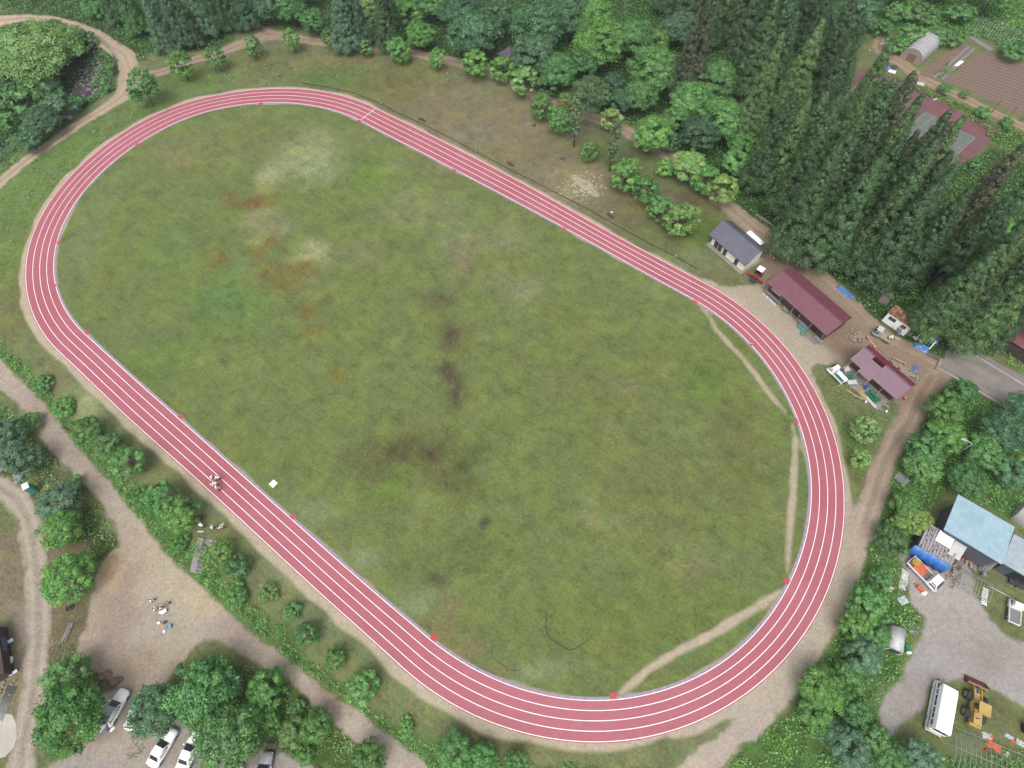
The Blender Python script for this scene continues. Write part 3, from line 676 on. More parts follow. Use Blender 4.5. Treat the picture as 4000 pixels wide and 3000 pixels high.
def crown_cone(rad, z0, z1, ntuft, per, leaf, seed, droop=.35, power=.8, tip=.12):
    """conifer crown: drooping tufts on an upright cone"""
    r = np.random.default_rng(seed); C = []; D = []; S = []; V = []
    for i in range(ntuft):
        t = r.random() ** 1.25                                     # 0 at the foot of the crown
        a = r.uniform(0, 2 * math.pi)
        R0 = rad * ((1 - t) ** power * .92 + tip * (1 - t * .8)) * (1 + .13 * math.sin(3 * a + seed + 5 * t) + r.uniform(-.12, .16))
        f = r.uniform(.62, 1.0)
        c = np.array([math.cos(a) * R0 * f, math.sin(a) * R0 * f, z0 + (z1 - z0) * t - droop * f * R0])
        rc = (.30 + .42 * (1 - t)) * r.uniform(.75, 1.3) * rad / 3.0
        n = int(per * r.uniform(.7, 1.3) * (.55 + .6 * (1 - t)))
        e = unit(r, n); e[:, 2] = np.abs(e[:, 2]) * 1.0 - .25
        out = np.array([math.cos(a), math.sin(a), .1])
        q = c + e * rc * r.uniform(.5, 1.1, (n, 1)) * np.array([1, 1, 1.35])
        nn = e * .9 + out * .3 + np.array([0, 0, .4]) + r.normal(size=(n, 3)) * .25
        C.append(q); D.append(nn); S.append(leaf * r.uniform(.7, 1.35, n))
        V.append(np.clip(r.normal(.46, .08) + .32 * e[:, 2] + r.normal(0, .07, n), 0, 1))  # random tuft tone, with lit tops painted into the colour
    m = max(20, ntuft // 8)                                          # leading shoot
    tt = r.random(m * 8)
    C.append(np.column_stack([r.normal(0, .12, m * 8) * (1 - tt), r.normal(0, .12, m * 8) * (1 - tt), z1 - 1.6 + tt * 2.0]))
    D.append(unit(r, m * 8)); S.append(leaf * .8 * np.ones(m * 8)); V.append(np.clip(r.normal(.75, .12, m * 8), 0, 1))
    return map(np.concatenate, (C, D, S, V))

BARK = paint('bark', alb(104, 92, 80), .95, .3, 6, bump=.6, bscale=14)
BARK_RED = paint('cedar_bark', alb(86, 72, 64), .95, .3, 6, bump=.6, bscale=14)
BARK_WHITE = paint('birch_bark', alb(206, 202, 196), .8, .15, 8, dirt=alb(90, 84, 78), dirt_scale=3)
LEAFK = 2.0
L = lambda *c: alb(*c, k=LEAFK)

LM = {
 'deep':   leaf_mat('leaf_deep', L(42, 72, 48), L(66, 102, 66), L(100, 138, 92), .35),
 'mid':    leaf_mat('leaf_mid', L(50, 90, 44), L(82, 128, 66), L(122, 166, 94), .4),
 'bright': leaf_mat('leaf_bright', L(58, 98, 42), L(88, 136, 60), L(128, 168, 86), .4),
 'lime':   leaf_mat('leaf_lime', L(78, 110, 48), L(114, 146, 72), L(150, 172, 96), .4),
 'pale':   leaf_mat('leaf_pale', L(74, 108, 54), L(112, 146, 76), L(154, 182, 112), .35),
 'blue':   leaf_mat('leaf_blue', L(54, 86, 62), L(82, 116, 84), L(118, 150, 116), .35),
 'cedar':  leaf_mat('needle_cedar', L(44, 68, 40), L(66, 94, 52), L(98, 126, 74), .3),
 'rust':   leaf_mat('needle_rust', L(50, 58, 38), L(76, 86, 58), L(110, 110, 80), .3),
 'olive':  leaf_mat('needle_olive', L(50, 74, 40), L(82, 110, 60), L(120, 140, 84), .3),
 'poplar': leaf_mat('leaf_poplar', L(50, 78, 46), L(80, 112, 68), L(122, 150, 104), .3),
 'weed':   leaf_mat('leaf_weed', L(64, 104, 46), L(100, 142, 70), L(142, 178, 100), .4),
}
PROTO = {}
def proto(key, gen, mat, seed, aspect=.62):
    C, D, S, V = gen
    PROTO[key] = leaf_mesh('crown_' + key[0], C, D, S, V, LM[mat], aspect, seed)

def trunk_mesh(name, h, r0, r1, limbs, spread, seed, mat, start=.45, lean=.03):
    r = random.Random(seed); m = MB()
    pts = [(r.uniform(-lean, lean) * h * k / 4, r.uniform(-lean, lean) * h * k / 4, h * k / 4 - (.3 if k == 0 else 0)) for k in range(5)]
    m.tube(pts, [r0 * 1.25, r0, r0 * .85, (r0 + r1) / 2, r1], 8)
    for i in range(limbs):
        t = start + (1 - start) * (i + .3) / max(1, limbs); a = i * 2.4 + r.uniform(-.4, .4)
        z = h * t; p0 = Vector((0, 0, z)); p2 = p0 + Vector((math.cos(a) * spread, math.sin(a) * spread, spread * r.uniform(.35, .8)))
        pm = (p0 + p2) / 2 + Vector((0, 0, spread * .08))
        m.tube([p0, pm, p2], [r1 * 1.1, r1 * .7, r1 * .25], 6)
    me = m.build(name, mat); d = me.data; bpy.data.objects.remove(me); return d

# size classes at real scale (crown radius / height in metres)
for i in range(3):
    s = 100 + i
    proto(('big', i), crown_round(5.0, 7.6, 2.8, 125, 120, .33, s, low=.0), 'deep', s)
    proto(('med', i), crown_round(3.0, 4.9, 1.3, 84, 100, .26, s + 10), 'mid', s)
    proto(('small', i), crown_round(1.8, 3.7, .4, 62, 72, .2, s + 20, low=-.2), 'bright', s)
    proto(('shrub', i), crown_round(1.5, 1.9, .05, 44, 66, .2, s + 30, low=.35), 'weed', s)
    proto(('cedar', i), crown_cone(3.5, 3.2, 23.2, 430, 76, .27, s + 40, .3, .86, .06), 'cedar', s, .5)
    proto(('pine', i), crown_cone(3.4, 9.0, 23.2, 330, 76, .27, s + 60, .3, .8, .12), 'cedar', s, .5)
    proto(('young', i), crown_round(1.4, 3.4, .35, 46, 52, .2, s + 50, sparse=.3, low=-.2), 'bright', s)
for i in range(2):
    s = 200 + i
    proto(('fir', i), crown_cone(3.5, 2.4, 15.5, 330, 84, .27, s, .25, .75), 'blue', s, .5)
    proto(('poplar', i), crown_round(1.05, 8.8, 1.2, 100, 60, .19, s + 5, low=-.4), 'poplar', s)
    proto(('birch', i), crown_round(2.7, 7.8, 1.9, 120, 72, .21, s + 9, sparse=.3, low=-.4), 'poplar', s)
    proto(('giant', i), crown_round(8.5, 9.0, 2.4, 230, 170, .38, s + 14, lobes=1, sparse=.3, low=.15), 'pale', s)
TRK = {'big': trunk_mesh('trunk_big', 7.0, .3, .13, 6, 3.0, 1, BARK), 'med': trunk_mesh('trunk_med', 4.2, .17, .08, 5, 1.7, 2, BARK),
       'small': trunk_mesh('trunk_small', 2.6, .08, .04, 4, .9, 3, BARK, .3), 'shrub': trunk_mesh('trunk_shrub', 1.1, .06, .03, 5, .8, 4, BARK, .15),
       'cedar': trunk_mesh('trunk_cedar', 22.0, .36, .06, 0, 0, 5, BARK_RED, lean=.006), 'young': trunk_mesh('trunk_young', 3.4, .06, .03, 4, .8, 6, BARK, .3),
       'pine': trunk_mesh('trunk_pine', 22.0, .34, .06, 0, 0, 15, BARK_RED, lean=.006), 'fir': trunk_mesh('trunk_fir', 14.5, .3, .05, 0, 0, 7, BARK, lean=.008), 'poplar': trunk_mesh('trunk_poplar', 9.0, .11, .04, 3, .4, 8, BARK, .3, .01),
       'birch': trunk_mesh('trunk_birch', 8.5, .14, .05, 6, 1.5, 9, BARK_WHITE, .3, .01), 'giant': trunk_mesh('trunk_giant', 8.0, .5, .24, 8, 5.0, 10, BARK, .3)}
NOMINAL = {'big': (5.0, 6.8), 'med': (3.0, 3.9), 'small': (1.7, 2.25), 'shrub': (1.5, .95), 'young': (1.4, 2.5), 'poplar': (1.05, 5.7), 'birch': (2.7, 5.8), 'giant': (8.5, 6.9)}
KIND_NAME = {'big': 'broadleaf_tree', 'med': 'broadleaf_tree', 'small': 'small_tree', 'shrub': 'shrub', 'cedar': 'cedar_tree', 'pine': 'cedar_tree', 'young': 'sapling', 'fir': 'fir_tree', 'poplar': 'poplar_tree', 'birch': 'birch_tree', 'giant': 'spreading_tree'}
_var = {}
def mat_variant(kind, i, mat):
    """the same crown mesh with another leaf material"""
    k = (kind, i, mat)
    if k not in _var:
        me = PROTO[(kind, i)]
        if me.materials[0] != LM[mat]:
            me = me.copy(); me.materials[0] = LM[mat]
        _var[k] = me
    return _var[k]

_tn = [0]
def plant(kind, loc, sc, szz, mat, label, group=None, cat=None, bark=None, tint=None):
    _tn[0] += 1; i = _tn[0]
    nv = 2 if kind in ('fir', 'poplar', 'birch', 'giant') else 3
    root = empty(KIND_NAME[kind], loc, random.uniform(0, 6.28), label, cat or ('shrub' if kind == 'shrub' else 'tree'), group)
    root.scale = (sc, sc, szz)
    c = bpy.data.objects.new('crown' if kind != 'shrub' else 'foliage', mat_variant(kind, i % nv, mat)); COL.objects.link(c); c.parent = root
    k = random.uniform(.92, 1.08)
    c.color = (*(tint or (k, k, k)), 1)
    t = bpy.data.objects.new('trunk' if kind != 'shrub' else 'stem', TRK[kind]); COL.objects.link(t); t.parent = root
    return root

def tree_px(kind, px, py, rpx, mat, label, group=None, hk=1.0, tint=None):
    """tree whose crown centre is surveyed at a pixel, with the crown radius in pixels"""
    r0, zc = NOMINAL[kind]
    z = zc
    for _ in range(3):
        p = G(px, py, z); q = G(px + rpx, py, z)
        r = math.hypot(q.x - p.x, q.y - p.y)
        s = r / r0; z = zc * s * hk
    gz = float(terrain([[p.x, p.y]])[0])
    return plant(kind, (p.x, p.y, gz), s, s * hk, mat, label, group, tint=tint)

def cedar_tip(px, py, h, mat, label, group, kind='cedar', sc=None, tint=None):
    """conifer whose tip is surveyed at a pixel and is h metres tall"""
    full = 23.3 if kind == 'cedar' else 15.8
    x, y = plane_point(px, py, h)
    gz = float(terrain([[x, y]])[0]); s = h / full
    w = sc if sc else s * random.uniform(.9, 1.12)
    return plant(kind, (x, y, gz), w, s, mat, label, group, tint=tint)

def cedar_base(px, py, h, mat, label, group, kind='pine', w=1.0):
    """conifer whose foot is surveyed at a pixel"""
    p = G(px, py); s = h / 23.3
    return plant(kind, p, s * w, s, mat, label, group)
# ------------------------------------------------------------------ the individual trees
# --- far left: stream gully
tree_px('giant', 108, 200, 150, 'pale', 'huge spreading pale green tree leaning over the rocky stream, at the photo\'s left edge', hk=.85)
GUL = 'dark trees down in the stream gully'
for px, py, r, m, t in [(30, 330, 62, 'deep', 'dark tree under the huge pale tree, nearest the photo\'s left edge'), (105, 405, 66, 'deep', 'dark round tree below the huge pale tree, above the mesh fence'),
                        (180, 335, 50, 'deep', 'dark tree between the huge pale tree and the rocky stream'), (55, 480, 48, 'deep', 'dark low tree beside the mesh fence at the left edge'),
                        (205, 110, 42, 'mid', 'mid green tree behind the huge pale tree at the path bend'), (270, 190, 34, 'deep', 'dark tree on the far bank just above the stream rocks')]:
    tree_px('big', px, py, r, m, t, GUL, .7)
tree_px('small', 240, 415, 44, 'blue', 'small blue green tree on the gully edge beside the stream rocks')
for px, py, r, t in [(150, 470, 34, 'bushy shrub along the mesh fence, nearest the small blue green tree'), (80, 545, 34, 'bushy shrub behind the mesh fence near the photo\'s left edge'), (425, 345, 16, 'leafy shrub between the stream rocks and the fence post bend'),
                     (330, 165, 30, 'leafy shrub above the stream beside the curving path'), (432, 262, 15, 'low shrub at the inside of the path bend'), (300, 400, 26, 'low leafy shrub on the bank below the stream rocks')]:
    tree_px('shrub', px, py, r, 'mid', t, 'shrubs on the gully bank')
# --- top left conifers
FG = 'tall conifers between the two upper paths'
for px, py, h, m, t in [(430, -40, 14, 'mid', 'drooping light green conifer beside the path bend'), (520, -60, 15, 'blue', 'blue grey fir with broad tiers, left of the clump by the path junction'), (600, -30, 16, 'blue', 'broad blue grey fir in the middle of the clump by the path junction'),
                        (690, -90, 17, 'blue', 'dark blue fir with a bare lower trunk behind the saplings'), (760, -110, 17, 'cedar', 'dark green fir at the right of the path junction clump'), (840, -100, 16, 'cedar', 'dark green fir next to the forest side path'),
                        (560, 60, 12, 'blue', 'front fir of the clump, standing over the path junction'), (890, -60, 14, 'deep', 'dense dark fir right beside the side path leaving the frame'), (350, -70, 13, 'cedar', 'dark conifer at the top edge above the curving path'), (270, -90, 13, 'mid', 'light conifer at the top edge, leftmost of the row'),
                        (660, 20, 13, 'cedar', 'shorter dark fir with its trunk showing over the upper path')]:
    cedar_tip(px, py - 62, h, m, t, FG, 'fir', .86)
# --- row of young trees along the upper path
ROW = 'young trees planted along the upper dirt path'
ORD = [('young', 548, 325, 56, 'mid', 'dark feathery sapling at the fork of the upper paths'), ('young', 700, 240, 46, 'bright', 'wide bright sapling over the path below the firs'), ('young', 835, 215, 36, 'bright', 'yellow tipped sapling left of the bare path patch'), ('young', 985, 172, 34, 'mid', 'small sapling beside the junction with the forest side path'),
       ('young', 1135, 145, 34, 'bright', 'upright sapling just right of the junction of the upper paths'), ('young', 1282, 138, 30, 'bright', 'thin yellow green sapling between the path and the dense firs'), ('young', 1422, 178, 26, 'mid', 'thin sapling half hidden below the creamy tree'), ('small', 1558, 195, 40, 'bright', 'tall sapling with golden tips, below the two fresh green trees'),
       ('young', 1706, 218, 32, 'bright', 'slim yellow green sapling left of the big dark round tree'), ('small', 1856, 245, 46, 'bright', 'full light green young tree left of the rest hut'), ('small', 1962, 268, 42, 'bright', 'round bright young tree in front of the rest hut'), ('small', 2050, 315, 48, 'pale', 'loose pale green young tree right of the rest hut'),
       ('small', 2135, 332, 40, 'mid', 'mid green small tree at the foot of the big dark trees'), ('small', 2117, 415, 42, 'bright', 'drooping bright young tree standing on the bare slope'), ('small', 2190, 472, 44, 'bright', 'egg shaped bright tree on the slope below the path'), ('small', 2212, 398, 32, 'lime', 'small vivid green tree on the path edge beside the birch'),
       ('small', 2388, 465, 38, 'lime', 'yellow green tree with pale new leaves right of the birch'), ('med', 2545, 525, 70, 'bright', 'big round vivid green tree beside the upper path'), ('young', 2306, 578, 34, 'bright', 'small bushy sapling alone on the green grass below the birch')]
for k, px, py, r, m, t in ORD: tree_px(k, px, py, r * .98, m, t, ROW)
tree_px('birch', 2300, 375, 62, 'poplar', 'tall grey green birch with a white trunk by the path')
tree_px('poplar', 2252, 450, 24, 'poplar', 'slim grey green poplar just left of the white trunked birch', 'columnar poplars', 1.15)
tree_px('poplar', 2400, 550, 24, 'poplar', 'slim dark poplar with a long bare stem on the open slope', 'columnar poplars', 1.15)
TW2 = 'round leafy trees between the straight and the upper path'
for k, px, py, r, m, t in [('small', 2445, 680, 54, 'bright', 'largest of the four round trees nearest the straight, closest to the pale rocky patch'), ('small', 2520, 745, 47, 'bright', 'second of the four round trees nearest the straight, counted from the rocky patch'), ('small', 2580, 815, 43, 'mid', 'darkest of the four round trees nearest the straight'),
                           ('small', 2662, 855, 58, 'lime', 'yellow green round tree with a white post at its foot'), ('shrub', 2604, 660, 40, 'bright', 'low round bush at the edge of the upper path'), ('med', 2700, 650, 62, 'pale', 'pale wide tree over the upper path, top of the trio before the cedars'),
                           ('small', 2760, 700, 50, 'bright', 'middle tree of the trio hanging over the path before the cedars'), ('small', 2822, 742, 52, 'lime', 'lowest tree of the trio, beside the path to the slate roofed house')]:
    tree_px(k, px, py, r, m, t, TW2)
# --- mixed wood along the top
MW = 'mixed wood along the top of the photo'
TOP = [('big', 1050, 30, 62, 'deep', 'dark tree at the top edge right of the forest side path'), ('big', 1130, 40, 62, 'mid', 'mid green tree at the top edge above the junction of the paths'), ('med', 1225, 95, 48, 'mid', 'yellowish tree over the path left of the dark blue fir'), ('big', 1180, -30, 60, 'deep', 'dark crown cut by the top edge above the yellowish tree'),
       ('med', 1420, 60, 52, 'pale', 'upper half of the creamy flowering tree row, tall crown with cream tips'), ('med', 1412, 130, 44, 'pale', 'lower creamy tipped tree hanging over the upper path'), ('med', 1590, 70, 58, 'bright', 'fresh green tree in front of the dark cedars'), ('med', 1640, 150, 52, 'bright', 'lower fresh green tree beside the path, left of the big dark round tree'), ('big', 1560, -10, 60, 'mid', 'mid green crown at the top edge behind the fresh green tree'),
       ('big', 1690, 20, 62, 'mid', 'light crown at the top edge left of the big dark round tree'), ('big', 1800, 50, 85, 'deep', 'upper dome of the big dark round tree by the rest hut'), ('big', 1850, 130, 92, 'deep', 'big dark round tree leaning towards the rest hut'), ('big', 1930, 70, 70, 'deep', 'dark tree behind the rest hut, at the meadow edge'),
       ('big', 2100, 110, 95, 'deep', 'large dark tree right of the small bright meadow'), ('big', 2090, 215, 84, 'deep', 'large dark tree standing just right of the rest hut'), ('big', 2185, 280, 70, 'mid', 'mid green tree above the birch, beside the dark hollow'), ('big', 2230, 60, 80, 'deep', 'dark crown at the top edge between two large green trees'), ('big', 2310, 60, 76, 'bright', 'upper crown of the large light green tree amid dark trees'), ('big', 2340, 165, 98, 'bright', 'large light green tree with layered boughs, brightest of the dark wood'),
       ('big', 2290, 235, 62, 'mid', 'green tree below the large light green tree'), ('big', 2475, 145, 70, 'mid', 'rounded green tree right of the large light green one'), ('med', 2560, 165, 50, 'bright', 'bright low tree between the rounded tree and the blue grey tree'), ('big', 2560, 275, 96, 'mid', 'large dome shaped tree right of the dark hollow'), ('big', 2500, 375, 62, 'mid', 'green tree below the large dome shaped tree'), ('med', 2430, 400, 46, 'deep', 'dark tree beside the path, left of the large dome tree foot'),
       ('big', 2660, 110, 66, 'blue', 'blue grey broadleaf tree beside the rust brown cedar'), ('big', 2790, 315, 92, 'mid', 'large leafy tree with a domed top below the rust brown cedar'), ('big', 2700, 395, 76, 'mid', 'leafy tree left of the large domed one, over the dark hollow'), ('big', 2830, 470, 84, 'mid', 'light green tree above the trio by the cedars'), ('big', 2740, 520, 72, 'deep', 'dark broad tree over the upper path, above the trio'), ('big', 2640, 470, 56, 'mid', 'green tree over the path between the vivid round tree and the dark broad tree'),
       ('med', 2900, 560, 56, 'bright', 'fresh green tree at the left foot of the cedar stand'), ('med', 2880, 640, 54, 'mid', 'mid green tree behind the trio at the cedar stand foot'), ('med', 2950, 660, 44, 'deep', 'dark leafy tree squeezed against the first cedars'), ('med', 2400, 330, 46, 'deep', 'dark undertree in the hollow right of the birch'), ('med', 2350, 390, 36, 'mid', 'low tree at the path edge right of the birch'), ('med', 2620, 560, 40, 'deep', 'low dark tree hugging the upper path above the low round bush'),
       ('big', 3150, 40, 66, 'pale', 'pale silvery tree at the top edge above the cedars'), ('big', 3190, 100, 56, 'pale', 'lower pale silvery tree above the cedars'), ('big', 3330, 70, 92, 'deep', 'large dark tree with bare grey branches left of the plastic tunnel'), ('big', 3290, 160, 62, 'mid', 'mid green tree below the large dark one with bare branches'), ('big', 3400, -20, 80, 'deep', 'dark crown at the top edge left of the scrub'), ('med', 3230, 200, 52, 'deep', 'dark tree between the pale silvery trees and the red court'), ('big', 3520, -60, 70, 'deep', 'dark crown in the corner above the scrub'), ('big', 3700, -70, 70, 'mid', 'mid green crown at the top edge above the hoop frame'), ('big', 3900, -40, 80, 'mid', 'green crown at the top right corner')]
for k, px, py, r, m, t in TOP: tree_px(k, px, py - (18 if px < 1800 else 8), r * .95, m, t, MW)
for px, py, h, m, t in [(1305, -60, 15, 'blue', 'dark blue fir over the upper path, left of the creamy tree'), (1340, -100, 16, 'blue', 'second dark blue fir behind the first, at the top edge')]:
    cedar_tip(px, py, h, m, t, MW, 'fir')
for px, py, h, m, t in [(1490, -130, 17, 'cedar', 'dark cedar between the creamy tree and the fresh green trees'), (1470, -60, 15, 'cedar', 'lower dark cedar directly right of the creamy tree')]:
    cedar_tip(px, py, h, m, t, MW, 'cedar', .8)
# --- cedars: the ones that stand clear, then the closed stand
CG = 'tall cedars between the upper path and the red courts'
TIPS = [(2800, -60, 25, 'rust', 'rust brown cedar amid the green ones'), (2735, 30, 21, 'rust', 'shorter rust brown cedar below the tall rust one'), (3165, 385, 21, 'olive', 'olive green slim cedar with a pointed golden tip'), (3112, 350, 22, 'cedar', 'green cedar left of the olive one with a golden tip'), (3262, 425, 24, 'cedar', 'pointed cedar standing right of the olive one'),
        (3400, 338, 24, 'olive', 'slim cedar rising in front of the left grey court'), (3580, 300, 26, 'rust', 'tall dark slim cedar crossing the red court, tip at the farm lane'), (3370, 455, 24, 'cedar', 'bright tipped cedar at the near corner of the left court'), (3458, 470, 24, 'cedar', 'broad cedar at the foot of the left grey court'), (3570, 415, 25, 'olive', 'olive cedar between the two grey courts'),
        (3720, 480, 26, 'rust', 'dark cedar covering the right corner of the right court'), (3768, 455, 25, 'olive', 'slim cedar with its tip on the red edge of the right court'), (3590, 508, 21, 'rust', 'small dark cedar in front of the right court'), (3660, 548, 25, 'cedar', 'cedar at the near edge of the right grey court'), (3540, 520, 25, 'cedar', 'tall light cedar left of the right grey court'),
        (3745, 640, 25, 'cedar', 'front cedar below the weedy court corner'), (3640, 610, 25, 'olive', 'olive cedar in front of the right court'), (3450, 610, 25, 'cedar', 'deep green cedar in the middle of the front rows'), (3290, 560, 25, 'cedar', 'blue green cedar low in the front rows'), (3060, 130, 24, 'olive', 'light topped cedar below the pale silvery trees')]
for px, py, h, m, t in TIPS: cedar_tip(px, py, h, m, t, CG)
def scatter(poly_px, step, seed, keep=1.0, h=0):
    poly = np.array([plane_point(a, b, h) for a, b in poly_px]); r = np.random.default_rng(seed)
    lo, hi = poly.min(0), poly.max(0)
    xs, ys = np.meshgrid(np.arange(lo[0], hi[0], step), np.arange(lo[1], hi[1], step))
    P = np.column_stack([xs.ravel(), ys.ravel()]); P[::2, 1] += 0
    P += r.uniform(-.36, .36, P.shape) * step
    P = P[inside(P, poly)]; P = P[r.random(len(P)) < keep]
    sd = dirt_field(P)[0]
    return P[sd > 1.0]
STAND = [([(2940, 720), (3000, 800), (3070, 900), (3180, 990), (3330, 1110), (3440, 1190), (3500, 1130), (3560, 960), (3480, 800), (3330, 640), (3150, 560), (2990, 600)], 6.6, 'cedar of the closed stand above the slate roofed house and the long red roofed shed', 31, 23.5),
         ([(2560, 40), (2700, 180), (2900, 380), (3000, 560), (3150, 540), (3120, 380), (3000, 250), (2900, 100), (2760, -20), (2560, -60)], 7.2, 'dark cedar of the wood\'s top right block, around the rust brown one', 32, 21.5),
         ([(2480, -40), (2560, -70), (2760, -30), (2900, 90), (3100, 330), (3240, 420), (3330, 560), (3280, 300), (3200, 230), (3080, 60), (2900, -120), (2560, -180)], 7.4, 'dark cedar at the back of the wood below the pale silvery trees', 33, 21.0)]
for poly, step, lab, sd_, h in STAND:
    for x, y in scatter(poly, step, sd_):
        z = float(terrain([[x, y]])[0]); hh = h * random.uniform(.86, 1.06); s = hh / 23.3
        plant('cedar', (x, y, z), s * random.uniform(1.0, 1.22), s, random.choice(['cedar', 'cedar', 'cedar', 'olive', 'deep']), lab, lab + ' (stand)')
RC = 'dark cedars at the right edge'
for px, py, h, m, t in [(4010, 560, 23, 'rust', 'dark cedar at the right edge, just below the weedy court corner'), (3960, 640, 22, 'rust', 'dark drooping cedar with bare grey twigs at the right edge'), (4080, 660, 24, 'cedar', 'dark cedar cut by the right edge, behind the bare twigged one'), (4120, 780, 25, 'cedar', 'light green cedar cut by the right edge above the red roofed house'),
                        (4060, 840, 23, 'cedar', 'broad cedar right of the yellow green tree in the clearing'), (4000, 930, 23, 'olive', 'light cedar boughs above the red roofed house'), (3920, 960, 22, 'cedar', 'wide cedar between the concrete slab and the red roofed house'), (4150, 1000, 23, 'olive', 'cedar at the right edge over the maroon roof'),
                        (4230, 1010, 22, 'cedar', 'cedar cut by the right edge below the maroon roof')]:
    cedar_tip(px, py, h, m, t, RC)
for px, py, h, t in [(3640, 1288, 23, 'bare trunked cedar directly above the bright blue tarp'), (3690, 1312, 23, 'bare trunked cedar right of the blue tarps'), (3738, 1322, 24, 'bare trunked cedar at the upper corner of the asphalt road end'), (3610, 1130, 22, 'lone bare trunk in the dark clearing above the cabin, thinner one'), (3960, 1370, 22, 'bare trunked cedar above the asphalt road near the right edge')]:
    cedar_base(px, py, h, 'cedar', t, RC, w=.85)
tree_px('med', 3880, 890, 62, 'bright', 'yellow green tree in the dark cedar clearing at the right')
tree_px('med', 3790, 950, 44, 'mid', 'mid green tree below the yellow green one in the cedar clearing')
# --- right side, below the asphalt road
RW = 'broadleaf thicket between the dirt road and the right edge'
RT = [('small', 3752, 1535, 54, 'mid', 'leafy tree leaning over the white line of the asphalt road'), ('small', 3690, 1600, 62, 'bright', 'bright tree behind the green and blue covered pile'), ('small', 3620, 1760, 62, 'mid', 'dark green tree beside the blue sheets along the dirt road'), ('med', 3700, 1700, 66, 'bright', 'light green tree in the middle of the thicket'), ('med', 3610, 1830, 62, 'mid', 'tree standing over the grey corrugated sheet'),
      ('med', 3840, 1760, 72, 'mid', 'green tree right of the white pole lamp in the thicket'), ('med', 3780, 1870, 66, 'mid', 'green tree just above the blue metal roof'), ('med', 3950, 1840, 62, 'deep', 'dark tree at the right edge above the white tank'), ('big', 3930, 1680, 84, 'deep', 'big dark pine like tree at the right edge below the road'), ('big', 4010, 1600, 72, 'deep', 'dark tree at the right edge overhanging the road'), ('small', 3990, 1810, 38, 'lime', 'small lime green tree at the right edge'),
      ('med', 3540, 1980, 58, 'bright', 'upper bright crown of the golden tree beside the blue roofed barn'), ('med', 3580, 2030, 56, 'lime', 'golden green tree left of the blue roofed barn'), ('small', 3510, 2060, 40, 'lime', 'small golden tree next to the dirt road'), ('med', 3480, 2105, 60, 'mid', 'mid green tree between the dirt road and the blue tarp'), ('young', 3385, 1670, 55, 'pale', 'thin pale sapling in the grass triangle by the track'), ('young', 3365, 1790, 36, 'pale', 'sparse twiggy sapling in the grass triangle')]
for k, px, py, r, m, t in RT: tree_px(k, px, py, r * .95, m, t, RW)
BR = 'trees along the bottom right bank'
for k, px, py, r, m, t in [('small', 3390, 2350, 62, 'mid', 'bushy tree between the sand road and the pale plastic heap'), ('small', 3340, 2440, 50, 'bright', 'light shrubby tree beside the wide sand road'), ('small', 3420, 2480, 46, 'mid', 'green tree left of the round white storage shed'), ('med', 3380, 2560, 62, 'blue', 'grey green tree with bare grey twigs below the round white shed'), ('med', 3210, 2690, 76, 'bright', 'large vivid green tree at the bend of the sand road'), ('med', 3190, 2790, 62, 'bright', 'lower crown of the vivid green tree at the sand road bend'),
                           ('med', 3310, 2640, 50, 'mid', 'mid green tree behind the vivid green one'), ('small', 3340, 2780, 52, 'mid', 'green tree at the end of the gravel lane'), ('med', 3330, 2930, 72, 'blue', 'silvery blue tree at the bottom edge'), ('small', 3420, 2890, 50, 'mid', 'small olive tree at the end of the gravel lane, bottom edge'), ('med', 3480, 2960, 60, 'mid', 'green tree at the bottom edge left of the hoop frame'), ('med', 3600, 2970, 66, 'blue', 'dark feathery tree at the bottom edge below the white bus'), ('med', 3250, 2860, 54, 'deep', 'dark tree under the vivid green one at the bottom'), ('small', 3440, 2260, 40, 'mid', 'bush beside the sand road opposite the flatbed truck')]:
    tree_px(k, px, py, r, m, t, BR)
# --- lower left bank and car park
LB = 'trees and bushes on the bank between the track and the lower dirt path'
for k, px, py, r, m, t in [('small', 345, 1685, 52, 'bright', 'leafy bush clump halfway down the bank, beside the fallen black post'), ('small', 430, 1735, 48, 'blue', 'dark bush on the bank at the mown edge'), ('small', 500, 1800, 60, 'blue', 'blue green bush clump on the bank, darkest of the row'), ('small', 640, 1940, 66, 'mid', 'large leafy tree on the bank above the white clothed group'), ('small', 715, 2010, 64, 'bright', 'vivid green tree right beside the standing white clothed group'),
                           ('small', 868, 2148, 44, 'bright', 'round bush hugging the concrete steps'), ('shrub', 700, 2130, 40, 'bright', 'low leafy shrub left of the concrete steps'), ('shrub', 560, 1940, 40, 'bright', 'low shrub on the path side below the large leafy tree'), ('shrub', 925, 2210, 56, 'blue', 'dull green shrub below the concrete steps'), ('shrub', 930, 2330, 50, 'bright', 'pale shrub by the lower path, below the steps'),
                           ('shrub', 1050, 2320, 42, 'lime', 'yellow green shrub beside the fallen board'), ('shrub', 1140, 2390, 38, 'blue', 'dark grey green shrub on the mown edge'), ('small', 1200, 2480, 46, 'blue', 'dark round bush with bare twigs on the bank'), ('small', 1312, 2573, 42, 'bright', 'small round bright bush on the bank alone'), ('small', 1415, 2685, 62, 'mid', 'large round bush on the bank near the bottom'),
                           ('med', 1770, 2940, 72, 'mid', 'big round tree at the bottom edge outside the track bend'), ('small', 1880, 2960, 58, 'blue', 'dark tree right of the big round one at the bottom edge'), ('small', 2010, 2985, 50, 'mid', 'bush at the bottom edge under the track bend'), ('shrub', 1590, 2840, 38, 'bright', 'shrub at the foot of the bank near the bottom edge'), ('shrub', 250, 1590, 36, 'bright', 'upper low shrub beside the lower path'), ('shrub', 170, 1500, 34, 'mid', 'shrub at the top of the bank by the lower path')]:
    tree_px(k, px, py, r * .84, 'mid' if m == 'blue' else m, t, LB)
LL = 'trees between the gravel track and the lower dirt path'
